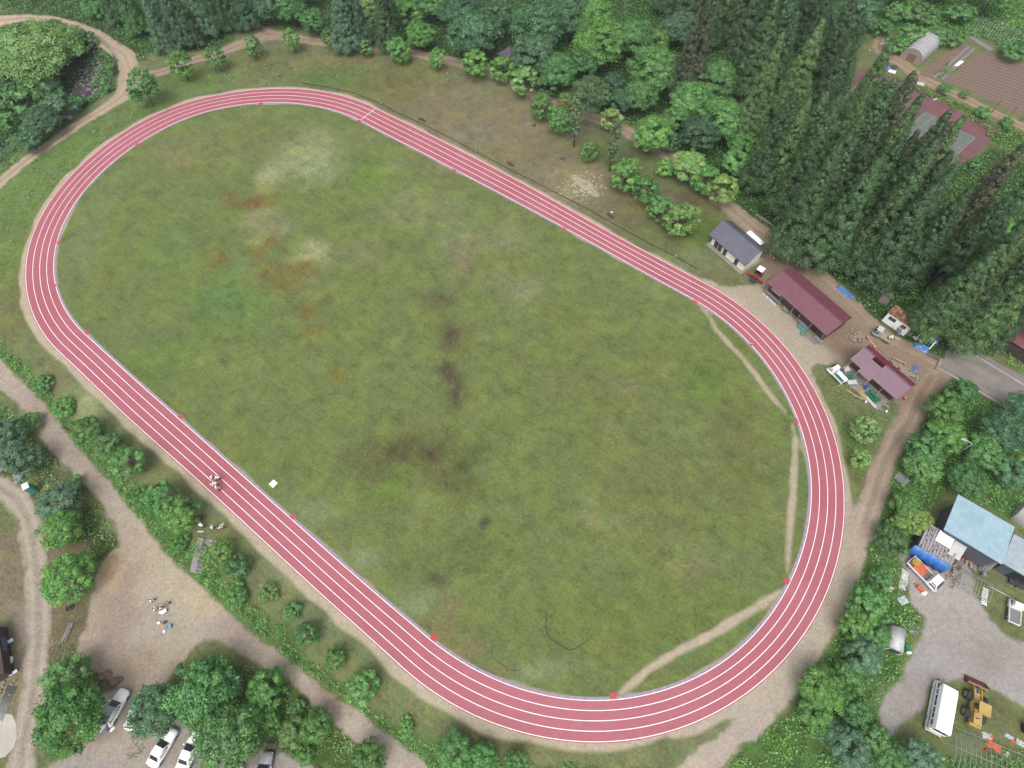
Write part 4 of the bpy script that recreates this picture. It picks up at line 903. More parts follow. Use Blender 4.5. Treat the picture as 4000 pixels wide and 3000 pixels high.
for k, px, py, r, m, t in [('small', 85, 1785, 66, 'blue', 'grey green tree by the stacked grey sheets at the left edge'), ('small', 30, 1690, 56, 'deep', 'dark tree at the left edge above the grey green one'), ('shrub', 120, 1650, 40, 'bright', 'bright shrub beside the lower path at the left'), ('med', 225, 1960, 72, 'blue', 'grey green round tree below the green portable toilet'), ('med', 240, 2060, 74, 'bright', 'round tree with a yellow top between the two gravel lanes'), ('med', 260, 2255, 92, 'bright', 'big leafy tree left of the sand heap'), ('shrub', 290, 1900, 40, 'mid', 'shrub between the green toilet and the lower path')]:
    tree_px(k, px, py, r * .92, m, t, LL)
CP = 'trees around the car park'
for k, px, py, r, m, t in [('med', 262, 2795, 122, 'bright', 'big round tree left of the parked white estate car', ), ('small', 260, 2640, 70, 'mid', 'shrubby tree above the big round one by the gravel track'), ('med', 600, 2770, 88, 'deep', 'dark tree with grey twigs hanging over the second white car'), ('med', 800, 2690, 118, 'mid', 'large tree between the car park and the lower path'), ('med', 890, 2880, 118, 'mid', 'large tree overhanging the white cars at the bottom'), ('small', 1048, 2690, 68, 'bright', 'bright yellow tipped tree beside the lower path'),
                           ('small', 1050, 2820, 40, 'bright', 'small bright tree between the lower path and the car park'), ('small', 1140, 2860, 48, 'lime', 'yellow green bush near the wooden bench by the car park'), ('small', 1235, 2835, 56, 'bright', 'leafy young tree by the lower path, right of the yellow green bush'), ('small', 1430, 2965, 62, 'bright', 'bright tree at the bottom edge beside the lower path'), ('shrub', 1190, 2950, 34, 'bright', 'small round shrub near the car park corner'), ('shrub', 1160, 2760, 32, 'mid', 'low shrub at the edge of the lower path')]:
    tree_px(k, px, py, r * .95, m, t, CP)
for px, py, r, t in [(3500, 175, 40, 'low bush left of the plastic tunnel'), (3560, 135, 46, 'bush behind the plastic tunnel'), (3660, 140, 46, 'leafy bush right behind the plastic tunnel'), (3720, 150, 40, 'bush between the plastic tunnel and the hoop frame'), (3440, 110, 40, 'bush by the lane end above the rubble'), (3770, 370, 26, 'tall bright shrub on the verge of the farm lane'), (3690, 350, 34, 'shrub on the verge between the farm lane and the red court'),
                     (3840, 440, 36, 'shrub on the lane verge opposite the ploughed field'), (3930, 480, 36, 'shrub at the right end of the lane verge'), (3960, 200, 46, 'leafy crop bush right of the ploughed field'), (3810, 640, 34, 'bright shrub below the weedy court corner'), (3750, 60, 50, 'scrub bush at the top above the hoop frame'), (3600, 60, 50, 'scrub bush at the top above the plastic tunnel'), (3500, 50, 46, 'scrub bush at the top, right of the large dark tree')]:
    tree_px('shrub', px, py, r * (1 if py < 250 else .72), 'mid', t, 'bushes around the farm plots')

# ------------------------------------------------------------------ undergrowth nobody could count
def weeds(name, poly_px, dens, size, hmax, mat, label, seed, clump=.5, h=0.0, clear=.25, tint=(1, 1, 1)):
    poly = pts_world(poly_px); r = np.random.default_rng(seed)
    lo, hi = poly.min(0), poly.max(0)
    n = int(dens * (hi[0] - lo[0]) * (hi[1] - lo[1]))
    P = lo + r.random((n, 2)) * (hi - lo)
    P = P[inside(P + np.stack([wob(P, .6, 4), wob(P, .6, 6)], 1) * .9, poly)]
    w = .5 + .5 * wob(P, 1.1, seed) + .35 * wob(P, 3.0, seed + 1)
    P = P[(w + r.random(len(P)) * .6) > clump]
    sd = dirt_field(P)[0]; P = P[sd > clear]
    ro = seg_dist(P, RING_OUT[::6], True)[0]; P = P[(ro > 1.6) & ~inside(P, RING_OUT[::6])]
    w = np.clip(.5 + .5 * wob(P, .9, seed) + .3 * wob(P, 2.6, seed + 1), .05, 1.2)
    n = len(P); z = terrain(P) + r.random(n) * hmax * w
    C = np.column_stack([P, z]); D = r.normal(size=(n, 3)) * .5 + np.array([0, 0, .8])
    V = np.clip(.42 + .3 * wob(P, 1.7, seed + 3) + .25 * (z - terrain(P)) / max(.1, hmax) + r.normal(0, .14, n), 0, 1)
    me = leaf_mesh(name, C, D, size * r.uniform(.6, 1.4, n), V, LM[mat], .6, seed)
    o = bpy.data.objects.new(name, me); COL.objects.link(o); o.color = (*tint, 1)
    return tag(o, label, 'undergrowth', kind='stuff')
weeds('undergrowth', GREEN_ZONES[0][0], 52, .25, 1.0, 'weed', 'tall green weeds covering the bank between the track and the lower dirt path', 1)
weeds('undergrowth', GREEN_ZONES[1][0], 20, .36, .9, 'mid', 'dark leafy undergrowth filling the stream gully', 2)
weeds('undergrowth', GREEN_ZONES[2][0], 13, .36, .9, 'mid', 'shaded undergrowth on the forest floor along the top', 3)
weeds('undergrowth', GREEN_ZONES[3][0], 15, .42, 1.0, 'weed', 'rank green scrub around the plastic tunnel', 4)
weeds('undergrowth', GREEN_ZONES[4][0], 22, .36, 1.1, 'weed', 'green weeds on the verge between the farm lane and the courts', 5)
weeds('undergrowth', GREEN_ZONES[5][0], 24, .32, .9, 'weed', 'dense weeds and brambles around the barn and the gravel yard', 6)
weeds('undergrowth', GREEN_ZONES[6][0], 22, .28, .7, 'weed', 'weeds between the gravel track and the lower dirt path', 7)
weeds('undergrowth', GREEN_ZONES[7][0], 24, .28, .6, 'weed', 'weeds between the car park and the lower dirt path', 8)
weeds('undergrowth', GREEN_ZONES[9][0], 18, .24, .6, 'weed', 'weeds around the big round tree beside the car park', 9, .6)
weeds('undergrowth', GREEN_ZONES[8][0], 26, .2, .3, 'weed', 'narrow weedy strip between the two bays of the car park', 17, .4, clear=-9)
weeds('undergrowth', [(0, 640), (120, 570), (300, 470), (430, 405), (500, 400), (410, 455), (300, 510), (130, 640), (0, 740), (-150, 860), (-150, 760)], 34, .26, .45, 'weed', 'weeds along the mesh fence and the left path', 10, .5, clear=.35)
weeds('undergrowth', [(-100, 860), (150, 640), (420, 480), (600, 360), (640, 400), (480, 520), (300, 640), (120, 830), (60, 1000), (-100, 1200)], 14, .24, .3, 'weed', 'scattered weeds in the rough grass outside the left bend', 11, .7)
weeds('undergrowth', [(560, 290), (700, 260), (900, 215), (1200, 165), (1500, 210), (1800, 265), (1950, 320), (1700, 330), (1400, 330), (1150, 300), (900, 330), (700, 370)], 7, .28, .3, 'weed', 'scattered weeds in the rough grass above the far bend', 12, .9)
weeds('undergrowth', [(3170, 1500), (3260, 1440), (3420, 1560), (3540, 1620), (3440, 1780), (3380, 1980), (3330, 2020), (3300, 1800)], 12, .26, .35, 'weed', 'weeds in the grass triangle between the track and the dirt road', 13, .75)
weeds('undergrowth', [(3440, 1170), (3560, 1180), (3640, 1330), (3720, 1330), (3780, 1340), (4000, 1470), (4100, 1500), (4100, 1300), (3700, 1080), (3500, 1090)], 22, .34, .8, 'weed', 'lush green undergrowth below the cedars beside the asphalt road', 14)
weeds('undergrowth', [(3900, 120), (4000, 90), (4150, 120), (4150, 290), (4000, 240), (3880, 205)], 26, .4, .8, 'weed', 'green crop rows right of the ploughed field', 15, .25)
# ------------------------------------------------------------------ building materials
SLATE = ribbed('slate_roof', alb(104, 104, 122), 'Y', .32, .45, .02, contrast=.12, dirt=alb(126, 124, 136), dirt_amt=.25)
MAROON = ribbed('maroon_roof', alb(136, 82, 96), 'X', .42, .5, .03, contrast=.1, dirt=alb(122, 62, 74), dirt_amt=.35, spec=.6)
SHEENROOF = ribbed('painted_sheen_roof', alb(146, 114, 130), 'X', .35, .5, .03, contrast=.1, dirt=alb(136, 104, 120), dirt_amt=.3, spec=.5)  # sky reflection on the maroon front slope, painted in as lilac
REDROOF = ribbed('red_roof', alb(134, 60, 72), 'X', .42, .45, .03, contrast=.12, dirt=alb(160, 104, 112), dirt_amt=.3)
RUST = ribbed('rusty_roof', alb(142, 78, 58), 'X', .82, .8, .03, contrast=.25, dirt=alb(206, 176, 150), dirt_amt=.8, dscale=1.6)
BLUEROOF = ribbed('blue_metal_roof', alb(172, 204, 220), 'X', .3, .45, .02, contrast=.06, dirt=alb(140, 170, 186), dirt_amt=.4, dscale=.35)
TINROOF = ribbed('tin_roof', alb(188, 202, 214), 'X', .26, .5, .03, contrast=.16, dirt=alb(160, 172, 188), dirt_amt=.5)
GREYWALL = ribbed('grey_sheet_wall', alb(104, 110, 122), 'X', .22, .6, .02, contrast=.14)
CREAM = paint('cream_wall', (.74, .7, .62), .8, .06, 2)
DARKWOOD = ribbed('dark_boards', alb(92, 76, 74), 'X', .2, .85, .02, contrast=.3, dirt=alb(120, 108, 104), dirt_amt=.4)
OLDWOOD = paint('old_wood', alb(156, 148, 142), .9, .25, 5, dirt=alb(110, 102, 98), dirt_amt=.5, dirt_scale=2)
FRESHWOOD = paint('fresh_timber', alb(206, 184, 150), .75, .15, 4)
PLY = paint('plywood', alb(198, 166, 126), .75, .12, 3)
CONC = paint('concrete', alb(168, 162, 152), .9, .15, 1.5, dirt=alb(130, 126, 116), dirt_amt=.5)
WHITEP = paint('white_paint', (.78, .78, .78), .5, .06, 2, dirt=alb(196, 196, 192), dirt_amt=.35)
OFFW = paint('off_white', alb(222, 222, 218), .55, .08, 2, dirt=alb(180, 178, 170), dirt_amt=.4)
BLACK = paint('black_paint', (.02, .02, .022), .5, .1)
DGREY = paint('dark_grey', alb(78, 78, 86), .6, .15)
STEEL = paint('galvanised', alb(176, 180, 186), .4, .12, 3, metal=.3)
TEAL = paint('teal_plastic', alb(66, 168, 156), .45, .08)
GREENM = paint('green_paint', alb(44, 132, 92), .5, .12, 3, dirt=alb(40, 96, 74))
BLUEM = paint('blue_paint', alb(58, 108, 196), .5, .1)
TARP = paint('blue_tarp', alb(66, 132, 220), .4, .2, 2.2, dirt=alb(40, 96, 190), dirt_amt=.6, dirt_scale=1.5, bump=.8, bscale=4)
TARPL = paint('light_blue_tarp', alb(106, 160, 226), .4, .2, 2.5, dirt=alb(70, 130, 210), dirt_amt=.5, dirt_scale=2, bump=.8, bscale=4)
ORANGE = paint('orange_cloth', alb(234, 118, 78), .6, .15, 3, bump=.5, bscale=6)
CONE = paint('cone_red', alb(226, 58, 56), .45, .06)
PADRED = paint('pad_red', alb(198, 92, 94), .7, .08, 3)
GLASS, _nt = nodes('dark_glass')
_p = N(_nt, 'ShaderNodeBsdfPrincipled', i_Roughness=.08); _p.inputs['Base Color'].default_value = (.025, .03, .038, 1)
_nt.links.new(_p.outputs[0], N(_nt, 'ShaderNodeOutputMaterial').inputs[0])
VINYL = ribbed('greenhouse_film', alb(206, 206, 206), 'Y', 1.04, .35, .03, contrast=.14, dirt=alb(170, 170, 172), dirt_amt=.5, dscale=.6)
VINYLEND = paint('end_film', alb(176, 170, 158), .5, .15, 1, dirt=alb(190, 166, 136), dirt_amt=.5)
RUBBER = paint('tyre_rubber', (.025, .025, .028), .85, .2, 4)

def roof_gable(name, x0, x1, y0, yr, y1, ze0, zr, ze1, mats, parent, th=.1):
    """front slope (material 0), rear slope (material 1) and ridge cap"""
    m = MB()
    m.slab([(x0, y0, ze0), (x1, y0, ze0), (x1, yr - .004, zr), (x0, yr - .004, zr)], th, 0)
    m.slab([(x0, yr + .004, zr), (x1, yr + .004, zr), (x1, y1, ze1), (x0, y1, ze1)], th, 1 if len(mats) > 1 else 0)
    o = m.build(name, list(mats), parent)
    c = MB(); c.bar((x0 - .02, yr, zr + .03), (x1 + .02, yr, zr + .03), .22, .08); c.build('ridge_cap', mats[0], o)
    return o

def walls_gable(name, x0, x1, y0, yr, y1, h0, hr, h1, mat, parent, t=.12):
    m = MB()
    m.box(((x0 + x1) / 2, y0 + t / 2, h0 / 2), (x1 - x0, t, h0)); m.box(((x0 + x1) / 2, y1 - t / 2, h1 / 2), (x1 - x0, t, h1))
    for xa, xb in ((x0, x0 + t), (x1 - t, x1)):
        p = [(y0 + t, 0), (y1 - t, 0), (y1 - t, h1), (yr, hr), (y0 + t, h0)]
        n = len(p)
        m.add([(xa, y, z) for y, z in p] + [(xb, y, z) for y, z in p],
              [tuple(range(n)), tuple(range(2 * n - 1, n - 1, -1))] + [(k, n + k, n + (k + 1) % n, (k + 1) % n) for k in range(n)])
    return m.build(name, mat, parent)

def boxpart(name, c, d, mat, parent, rz=0.0, **k):
    return MB().box(c, d, rz, **k).build(name, mat, parent)

def root_at(name, a, b, z, label, cat, group=None, dz=0):
    A, ang, Ln = frame_at(a, b, z)
    gz = float(terrain([[A.x, A.y]])[0])
    return empty(name, (A.x, A.y, gz + dz), ang, label, cat, group), Ln

# --- slate roofed white house beside the straight
r, Ln = root_at('house', (2769, 916), (2913, 1039), 2.6, 'small cream walled house with a dark slate gable roof beside the straight', 'house')
walls_gable('wall', .6, Ln - .6, .8, 2.95, 5.0, 2.72, 4.3, 2.72, CREAM, r)
roof_gable('roof', 0, Ln, 0, 2.95, 5.85, 2.6, 4.6, 2.6, [SLATE], r, .12)
boxpart('foundation_slab', (Ln / 2, 3.05, .07), (Ln - .3, 6.1, .14), CONC, r)
for x, w in ((1.75, .9), (2.75, .9), (4.05, .8), (6.95, .8)):
    d = boxpart('door', (x, .79, 1.05), (w, .06, 2.0), DGREY if x > 3.5 else DARKWOOD, r)
    boxpart('handle', (x + w * .32, .74, 1.0), (.05, .08, .16), STEEL, d)
boxpart('wall_post', (3.32, .76, 1.2), (.16, .16, 2.4), OFFW, r)
# row of portable toilets behind it
A, ang, Ln = frame_at((2917, 907), (2969, 953), 2.3)
TG = 'portable toilets behind the slate roofed house'
TL_ = ['white roofed portable toilet at the far end of the row of four behind the house', 'white roofed portable toilet second from the far end behind the house', 'white roofed portable toilet third from the far end behind the house', 'white roofed portable toilet at the near end of the row of four, teal side showing']
def toilet(loc, rz, label, group=None):
    t = empty('portable_toilet', loc, rz, label, 'toilet', group)
    boxpart('body', (0, 0, 1.06), (.86, .96, 2.1), TEAL, t)
    MB().box((0, 0, 2.17), (.92, 1.04, .12)).box((0, 0, 2.27), (.8, .9, .1), taper=(.8, .8)).build('roof', WHITEP, t)
    d = boxpart('door', (0, -.5, 1.05), (.6, .04, 1.85), TEAL, t); boxpart('handle', (.22, -.53, 1.0), (.05, .04, .14), OFFW, d)
    MB().box((0, 0, .05), (.95, 1.1, .1)).build('base', DGREY, t)
    return t
for k in range(4):
    p = A + Vector((math.cos(ang), math.sin(ang))) * (.44 + .93 * k) + Vector((-math.sin(ang), math.cos(ang))) * .46
    toilet((p.x, p.y, 0), ang + math.pi, TL_[k], TG)
g = G(138, 1917); toilet(g, R(35), 'lone green portable toilet with a white roof by the gravel track')

# --- long maroon roofed shed
r, Ln = root_at('shed', (2995, 1103), (3228, 1311), 2.7, 'long shed with a wide maroon metal roof and dark board walls beside the track bend', 'shed')
roof_gable('roof', 0, Ln, 0, 3.45, 6.4, 2.7, 3.65, 2.7, [MAROON], r)
walls_gable('wall', .35, Ln - .35, 1.05, 3.45, 5.9, 2.8, 3.45, 2.65, DARKWOOD, r)
for x, w, nm, mt in ((7.2, 1.3, 'doorway', BLACK), (11.2, 1.1, 'doorway', BLACK)):
    boxpart(nm, (x, 1.03, 1.05), (w, .06, 2.0), mt, r)
boxpart('notice_board', (2.0, 1.0, 1.45), (2.1, .06, .75), OFFW, r)
for k, x in enumerate((.45, 3.7, 6.4, 8.0, 10.5, Ln - .45)):
    boxpart('post', (x, .3, 1.32), (.12, .12, 2.62), OLDWOOD, r)
MB().box((2.2, .42, .52), (3.4, .5, .07)).box((.8, .42, .25), (.1, .4, .48)).box((3.6, .42, .25), (.1, .4, .48)).build('counter', OLDWOOD, r)
MB().box((9.3, .45, .5), (2.2, .5, .08)).box((8.4, .45, .23), (.1, .4, .46)).box((10.2, .45, .23), (.1, .4, .46)).build('counter', OLDWOOD, r)
shed_root = r; SHL = Ln
def shed_local(x, y): 
    a = shed_root.rotation_euler.z; o = shed_root.location
    return (o.x + x * math.cos(a) - y * math.sin(a), o.y + x * math.sin(a) + y * math.cos(a))
for k, (x, w) in enumerate(((.75, .5), (1.6, .8), (2.5, .9), (3.4, .8))):
    p = shed_local(x, -.25 - .02 * k); b = MB().box((0, 0, .17), (w, .34, .34), taper=(.96, .92)).build('foam_box', OFFW, None, (p[0], p[1], 0), r.rotation_euler.z)
    tag(b, ['short white box at the far end of the row before the maroon shed', 'white box second from the far end of the row before the maroon shed', 'longest white box of the row before the maroon shed', 'white box at the near end of the row before the maroon shed'][k], 'box', 'white boxes before the maroon shed')
p = shed_local(5.1, .3); m = MB(); m.box((0, 0, .3), (.7, .6, .6)); m.box((.55, .05, .22), (.4, .5, .44)); m.blob((-.1, 0, .72), (.3, .25, .16), 3)
tag(m.build('crate_pile', OLDWOOD, None, (*p, 0), r.rotation_euler.z), 'heap of grey crates against the middle of the maroon shed', 'crates')
p = shed_local(9.7, -.15); tag(MB().box((0, 0, .24), (1.8, .7, .48), taper=(.94, .8)).box((0, 0, .5), (1.5, .45, .05)).build('covered_crate', paint('aqua_sheet', alb(92, 164, 160), .5, .15, 3), None, (*p, 0), r.rotation_euler.z), 'long aqua covered crate before the maroon shed', 'crate')
p = shed_local(10.6, -.75); m = MB(); m.tube([(math.cos(a) * .42, math.sin(a) * .42, .16) for a in np.linspace(0, 2 * math.pi, 17)], .12, 8, cap=False)
tag(m.build('hose_coil', paint('hose_green', alb(84, 150, 132), .5, .1), None, (*p, 0)), 'round green hose coil in front of the maroon shed', 'hose')
p = shed_local(12.2, -.35); m = MB()
for k in range(6): m.box((random.uniform(-.1, .1), -.3 + .12 * k, .08 + .02 * (k % 2)), (2.2, .1, .1), random.uniform(-.05, .05))
tag(m.build('plank_stack', OLDWOOD, None, (*p, 0), r.rotation_euler.z), 'stack of weathered planks at the near end of the maroon shed', 'planks')
p = shed_local(13.0, .2); tag(MB().box((0, 0, .28), (1.5, .55, .56)).box((0, 0, .58), (1.6, .6, .05)).build('storage_chest', paint('chest_grey', alb(150, 150, 156), .6, .1), None, (*p, 0), r.rotation_euler.z), 'grey storage chest by the near corner of the maroon shed', 'chest')

# --- shed being rebuilt, sky sheen painted lilac on its front roof slope
r, Ln = root_at('workshop', (3320, 1402), (3502, 1561), 2.7, 'workshop with stepped metal roof in painted lilac sheen, cluttered with timber at its open side', 'workshop')
m = MB()
yr, zr = 2.8, 3.75
def fs(xa, xb, ya, yb):
    za = 2.7 + (zr - 2.7) * ya / yr; zb = 2.7 + (zr - 2.7) * yb / yr
    m.slab([(xa, ya, za), (xb, ya, za), (xb, yb, zb), (xa, yb, zb)], .1)
fs(0, 2.2, 0, yr); fs(2.204, 4.2, -.65, 2.15); fs(4.204, 4.55, -.65, yr); fs(4.554, Ln, 0, yr)
rf = m.build('roof', SHEENROOF, r)
MB().slab([(0, yr + .01, zr), (Ln, yr + .01, zr), (Ln, 4.6, 2.9), (0, 4.6, 2.9)], .1).build('rear_roof', REDROOF, r)
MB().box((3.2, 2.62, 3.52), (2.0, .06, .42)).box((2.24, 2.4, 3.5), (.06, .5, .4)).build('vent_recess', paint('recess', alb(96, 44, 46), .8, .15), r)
MB().bar((-.02, yr, zr + .04), (2.2, yr, zr + .04), .2, .07).bar((4.2, yr, zr + .04), (Ln + .02, yr, zr + .04), .2, .07).build('ridge_cap', SHEENROOF, r)
walls_gable('wall', .3, Ln - .3, 1.3, 2.8, 4.2, 2.85, 3.5, 2.75, DARKWOOD, r)
for x in (.4, 2.3, 4.4, 6.6, Ln - .4): boxpart('post', (x, .2 if x > 4.5 or x < 2 else -.4, 1.28), (.1, .1, 2.55), FRESHWOOD, r)
boxpart('floor_slab', (4.3, -.3, .05), (8.6, 3.0, .1), CONC, r)
wk = r
def wk_local(x, y):
    a = wk.rotation_euler.z; o = wk.location
    return (o.x + x * math.cos(a) - y * math.sin(a), o.y + x * math.sin(a) + y * math.cos(a))
def clutter(name, x, y, mb, mat, label, cat, rz=0, z=.1, group=None):
    p = wk_local(x, y); return tag(mb.build(name, mat, None, (*p, z), wk.rotation_euler.z + rz), label, cat, group)
def rack(w, d, h):
    m = MB()
    for a in (-w / 2, w / 2):
        for b in (-d / 2, d / 2): m.bar((a, b, 0), (a, b, h), .06)
        m.bar((a, -d / 2, h - .03), (a, d / 2, h - .03), .06)
    for b in (-d / 2, d / 2): m.bar((-w / 2, b, h - .03), (w / 2, b, h - .03), .06); m.bar((-w / 2, b, h * .5), (w / 2, b, h * .5), .05)
    m.box((0, 0, h * .5), (w * .9, d * .9, .05)); m.box((0, 0, h + .03), (w * .55, d * .3, .05))
    return m
clutter('steel_rack', 2.0, -1.3, rack(1.6, 1.1, .9), GREENM, 'green steel rack by the left bay of the lilac sheened workshop', 'rack', R(60))
clutter('steel_rack', 6.6, -.75, rack(2.2, 1.2, .9), GREENM, 'green steel rack at the right bay of the lilac sheened workshop', 'rack', R(-4))
clutter('work_table', 2.9, -1.55, MB().box((0, 0, .72), (1.5, .9, .05)).box((-.6, 0, .35), (.06, .7, .7)).box((.6, 0, .35), (.06, .7, .7)), OFFW, 'white topped work table in front of the lilac sheened workshop', 'table', R(58))
clutter('work_table', .75, -.35, MB().box((0, 0, .72), (1.1, .8, .05)).box((-.4, 0, .35), (.06, .6, .7)).box((.4, 0, .35), (.06, .6, .7)), OFFW, 'white table at the far corner of the lilac sheened workshop', 'table', R(70))
clutter('blue_drum', 4.75, -.25, MB().cyl((0, 0, .42), .3, .84, 18).cyl((0, 0, .86), .26, .05, 18), BLUEM, 'blue drum under the roof step of the lilac sheened workshop', 'drum')
clutter('plywood_sheets', 5.5, -1.5, MB().box((0, 0, .12), (1.9, .95, .22)).box((.05, .03, .26), (1.8, .9, .04), .08), PLY, 'stack of plywood sheets before the lilac sheened workshop', 'plywood', R(-8))
for k, (x, y, l, a, t) in enumerate([(4.6, -2.55, 2.7, 14, 'longest fresh timber beam lying on the grass by the workshop'), (5.3, -2.35, 1.9, 38, 'fresh timber beam crossing the longest one on the grass'), (5.8, -2.15, 1.9, 26, 'fresh timber beam nearest the plywood stack'), (2.1, -3.1, 1.0, 82, 'short fresh timber beam alone on the grass near the white truck')]):
    clutter('timber_beam', x, y, MB().box((0, 0, .06), (l, .12, .12)), FRESHWOOD, t, 'timber', R(a), .02 + .02 * k, 'fresh timber beams by the workshop')
clutter('board_stack', 7.0, -1.6, MB().box((0, 0, .12), (2.4, .5, .2)).box((0, .05, .26), (2.2, .3, .05), .05), OFFW, 'stack of white boards along the right bay of the workshop', 'boards', R(-6))
clutter('bucket', 6.6, -2.2, MB().cyl((0, 0, .16), .13, .32, 14, r2=.16).cyl((0, 0, .33), .17, .02, 14), WHITEP, 'white bucket beside the timber pile at the workshop', 'bucket', z=0)
clutter('bucket', 9.6, -.9, MB().cyl((0, 0, .16), .13, .32, 14, r2=.16).cyl((0, 0, .33), .17, .02, 14), WHITEP, 'white bucket by the red cone at the workshop end', 'bucket', z=0)
clutter('pipe_pile', 8.3, -1.3, MB().tube([(-1.2, -.1, .08), (1.2, -.05, .08)], .05).tube([(-1.0, .1, .08), (1.1, .2, .08)], .05).tube([(-.9, .02, .17), (1.0, .05, .17)], .05), STEEL, 'pile of grey pipes at the near end of the lilac sheened workshop', 'pipes')
clutter('timber_trestle', 8.75, -.55, MB().bar((-.7, 0, .05), (.7, .1, .8), .09).bar((-.7, .3, .8), (.7, .3, .1), .09).bar((-.3, -.2, .45), (.4, .5, .5), .08), FRESHWOOD, 'crossed timber trestle at the near corner of the lilac sheened workshop', 'trestle')

# --- white prefab cabin
r, Ln = root_at('cabin', (3443, 1253), (3529, 1313), 0, 'white prefab cabin with a rusty brown flat roof beside the grey pickup', 'cabin')
boxpart('wall', (Ln / 2, 1.0, 1.22), (Ln, 2.0, 2.4), WHITEP, r)
MB().slab([(-.12, -.15, 2.52), (Ln + .12, -.15, 2.52), (Ln + .12, 2.15, 2.66), (-.12, 2.15, 2.66)], .08).build('roof', RUST, r)
for x in (1.15, 3.3):
    w = boxpart('window', (x, -.02, 1.65), (1.25 if x < 2 else .75, .05, .7), GLASS, r)
    m = MB()
    for k in range(4): m.box((x - .45 + .3 * k, -.06, 1.65), (.025, .03, .7))
    m.box((x, -.055, 1.65), (1.25 if x < 2 else .75, .03, .03)); m.build('lattice', STEEL, w)
d = boxpart('door', (3.1, -.025, .95), (.85, .04, 1.8), OFFW, r); boxpart('door_panel', (3.1, -.05, .55), (.65, .02, .7), STEEL, d)

# --- blue roofed barn with its wings
r, Ln = root_at('barn', (3700, 2068), (3914, 2196), 4.3, 'barn with a pale blue metal roof and grey sheet walls beside the gravel yard', 'barn')
m = MB(); m.slab([(-.35, -.3, 4.3), (Ln + .1, -.3, 4.3), (Ln - .4, 5.5, 5.0), (-.75, 5.5, 5.0)], .12); m.build('roof', BLUEROOF, r)
m = MB(); Wd = Ln - .3
m.add([(0, 0, 0), (Wd, 0, 0), (Wd, 5.1, 0), (0, 5.1, 0), (0, 0, 4.18), (Wd, 0, 4.18), (Wd, 5.1, 4.8), (0, 5.1, 4.8)], [(0, 1, 5, 4), (1, 2, 6, 5), (2, 3, 7, 6), (3, 0, 4, 7)])
m.build('wall', GREYWALL, r)
boxpart('doorway', (3.0, -.03, 1.3), (1.3, .06, 2.5), BLACK, r)
boxpart('red_panel', (5.0, -.12, .5), (1.0, .06, .95), paint('red_panel', alb(150, 72, 66), .6, .15), r)
boxpart('eave_gutter', (Ln / 2 - .1, -.36, 4.2), (Ln + .3, .1, .1), DGREY, r)
barn = r
def barn_local(x, y, z=0):
    a = barn.rotation_euler.z; o = barn.location
    return (o.x + x * math.cos(a) - y * math.sin(a), o.y + x * math.sin(a) + y * math.cos(a), z)
r, Ln = root_at('side_wing', (3917, 2192), (4000, 2240), 3.0, 'low wing with a pale striped tin roof joined to the blue roofed barn', 'wing')
MB().slab([(-.1, -.3, 3.0), (7.2, -.3, 3.0), (7.2, 4.4, 3.6), (-.1, 4.4, 3.6)], .1).build('roof', TINROOF, r)
m = MB(); m.add([(.6, 0, 0), (7, 0, 0), (7, 4.1, 0), (.6, 4.1, 0), (.6, 0, 2.88), (7, 0, 2.88), (7, 4.1, 3.4), (.6, 4.1, 3.4)], [(0, 1, 5, 4), (1, 2, 6, 5), (2, 3, 7, 6), (3, 0, 4, 7)]); m.build('wall', GREYWALL, r)
MB().box((3.5, -.33, 2.9), (7.3, .06, .22)).build('fascia', GREENM, r)
boxpart('shutter', (3.2, -.03, 1.2), (2.2, .06, 2.2), BLACK, r)
r, Ln = root_at('lean_to', (3588, 2128), (3689, 2185), 2.5, 'lean-to with a grey plank roof patched in black, between the golden tree and the barn', 'lean-to')
m = MB()
for k in range(12):
    x0, x1 = .02 + 4.6 / 12 * k, 4.6 / 12 * (k + 1) - .03
    m.slab([(x0, -.15 - .1 * (k % 3), 2.5 + .02 * (k % 2)), (x1, -.15 - .1 * (k % 3), 2.5 + .02 * (k % 2)), (x1, 3.6, 2.95 + .02 * (k % 2)), (x0, 3.6, 2.95 + .02 * (k % 2))], .05)
m.build('plank_roof', paint('lean_planks', alb(172, 166, 168), .85, .2, 3, dirt=alb(130, 124, 126), dirt_amt=.5), r)
m = MB()
for k in range(22):
    x = .3 + (k * 1.37) % 4.0; y = .1 + (k * .83) % 3.2
    m.box((x, y, 2.5 + .45 * y / 3.7 + .07), (.1, .42, .03))
m.build('roof_weight', DGREY, r)
for x in (.1, 2.2, 4.4):
    boxpart('post', (x, .05, 1.22), (.12, .12, 2.44), OLDWOOD, r); boxpart('post', (x, 3.4, 1.4), (.12, .12, 2.8), OLDWOOD, r)
m = MB(); nx_ = 14
for k in range(nx_ + 1):
    x = -.35 + 5.0 * k / nx_; w = .12 * math.sin(k * 2.1)
    m.v += [(x, -.22, 2.42), (x + .03, -.62 + w, 1.2), (x, -.85 + w, .1)]
for k in range(nx_):
    for j in range(2): m.f.append((3 * k + j, 3 * k + 3 + j, 3 * k + 4 + j, 3 * k + 1 + j)); m.m.append(0); m.sm.append(True)
o = m.build('side_tarp', TARP, r); sol = o.modifiers.new('thick', 'SOLIDIFY'); sol.thickness = .02
boxpart('side_wall', (-.05, 1.8, 1.15), (.06, 3.4, 2.3), DGREY, r)
lt = r
def local(rt, x, y, z=0):
    a = rt.rotation_euler.z; o = rt.location
    return (o.x + x * math.cos(a) - y * math.sin(a), o.y + x * math.sin(a) + y * math.cos(a), o.z + z)
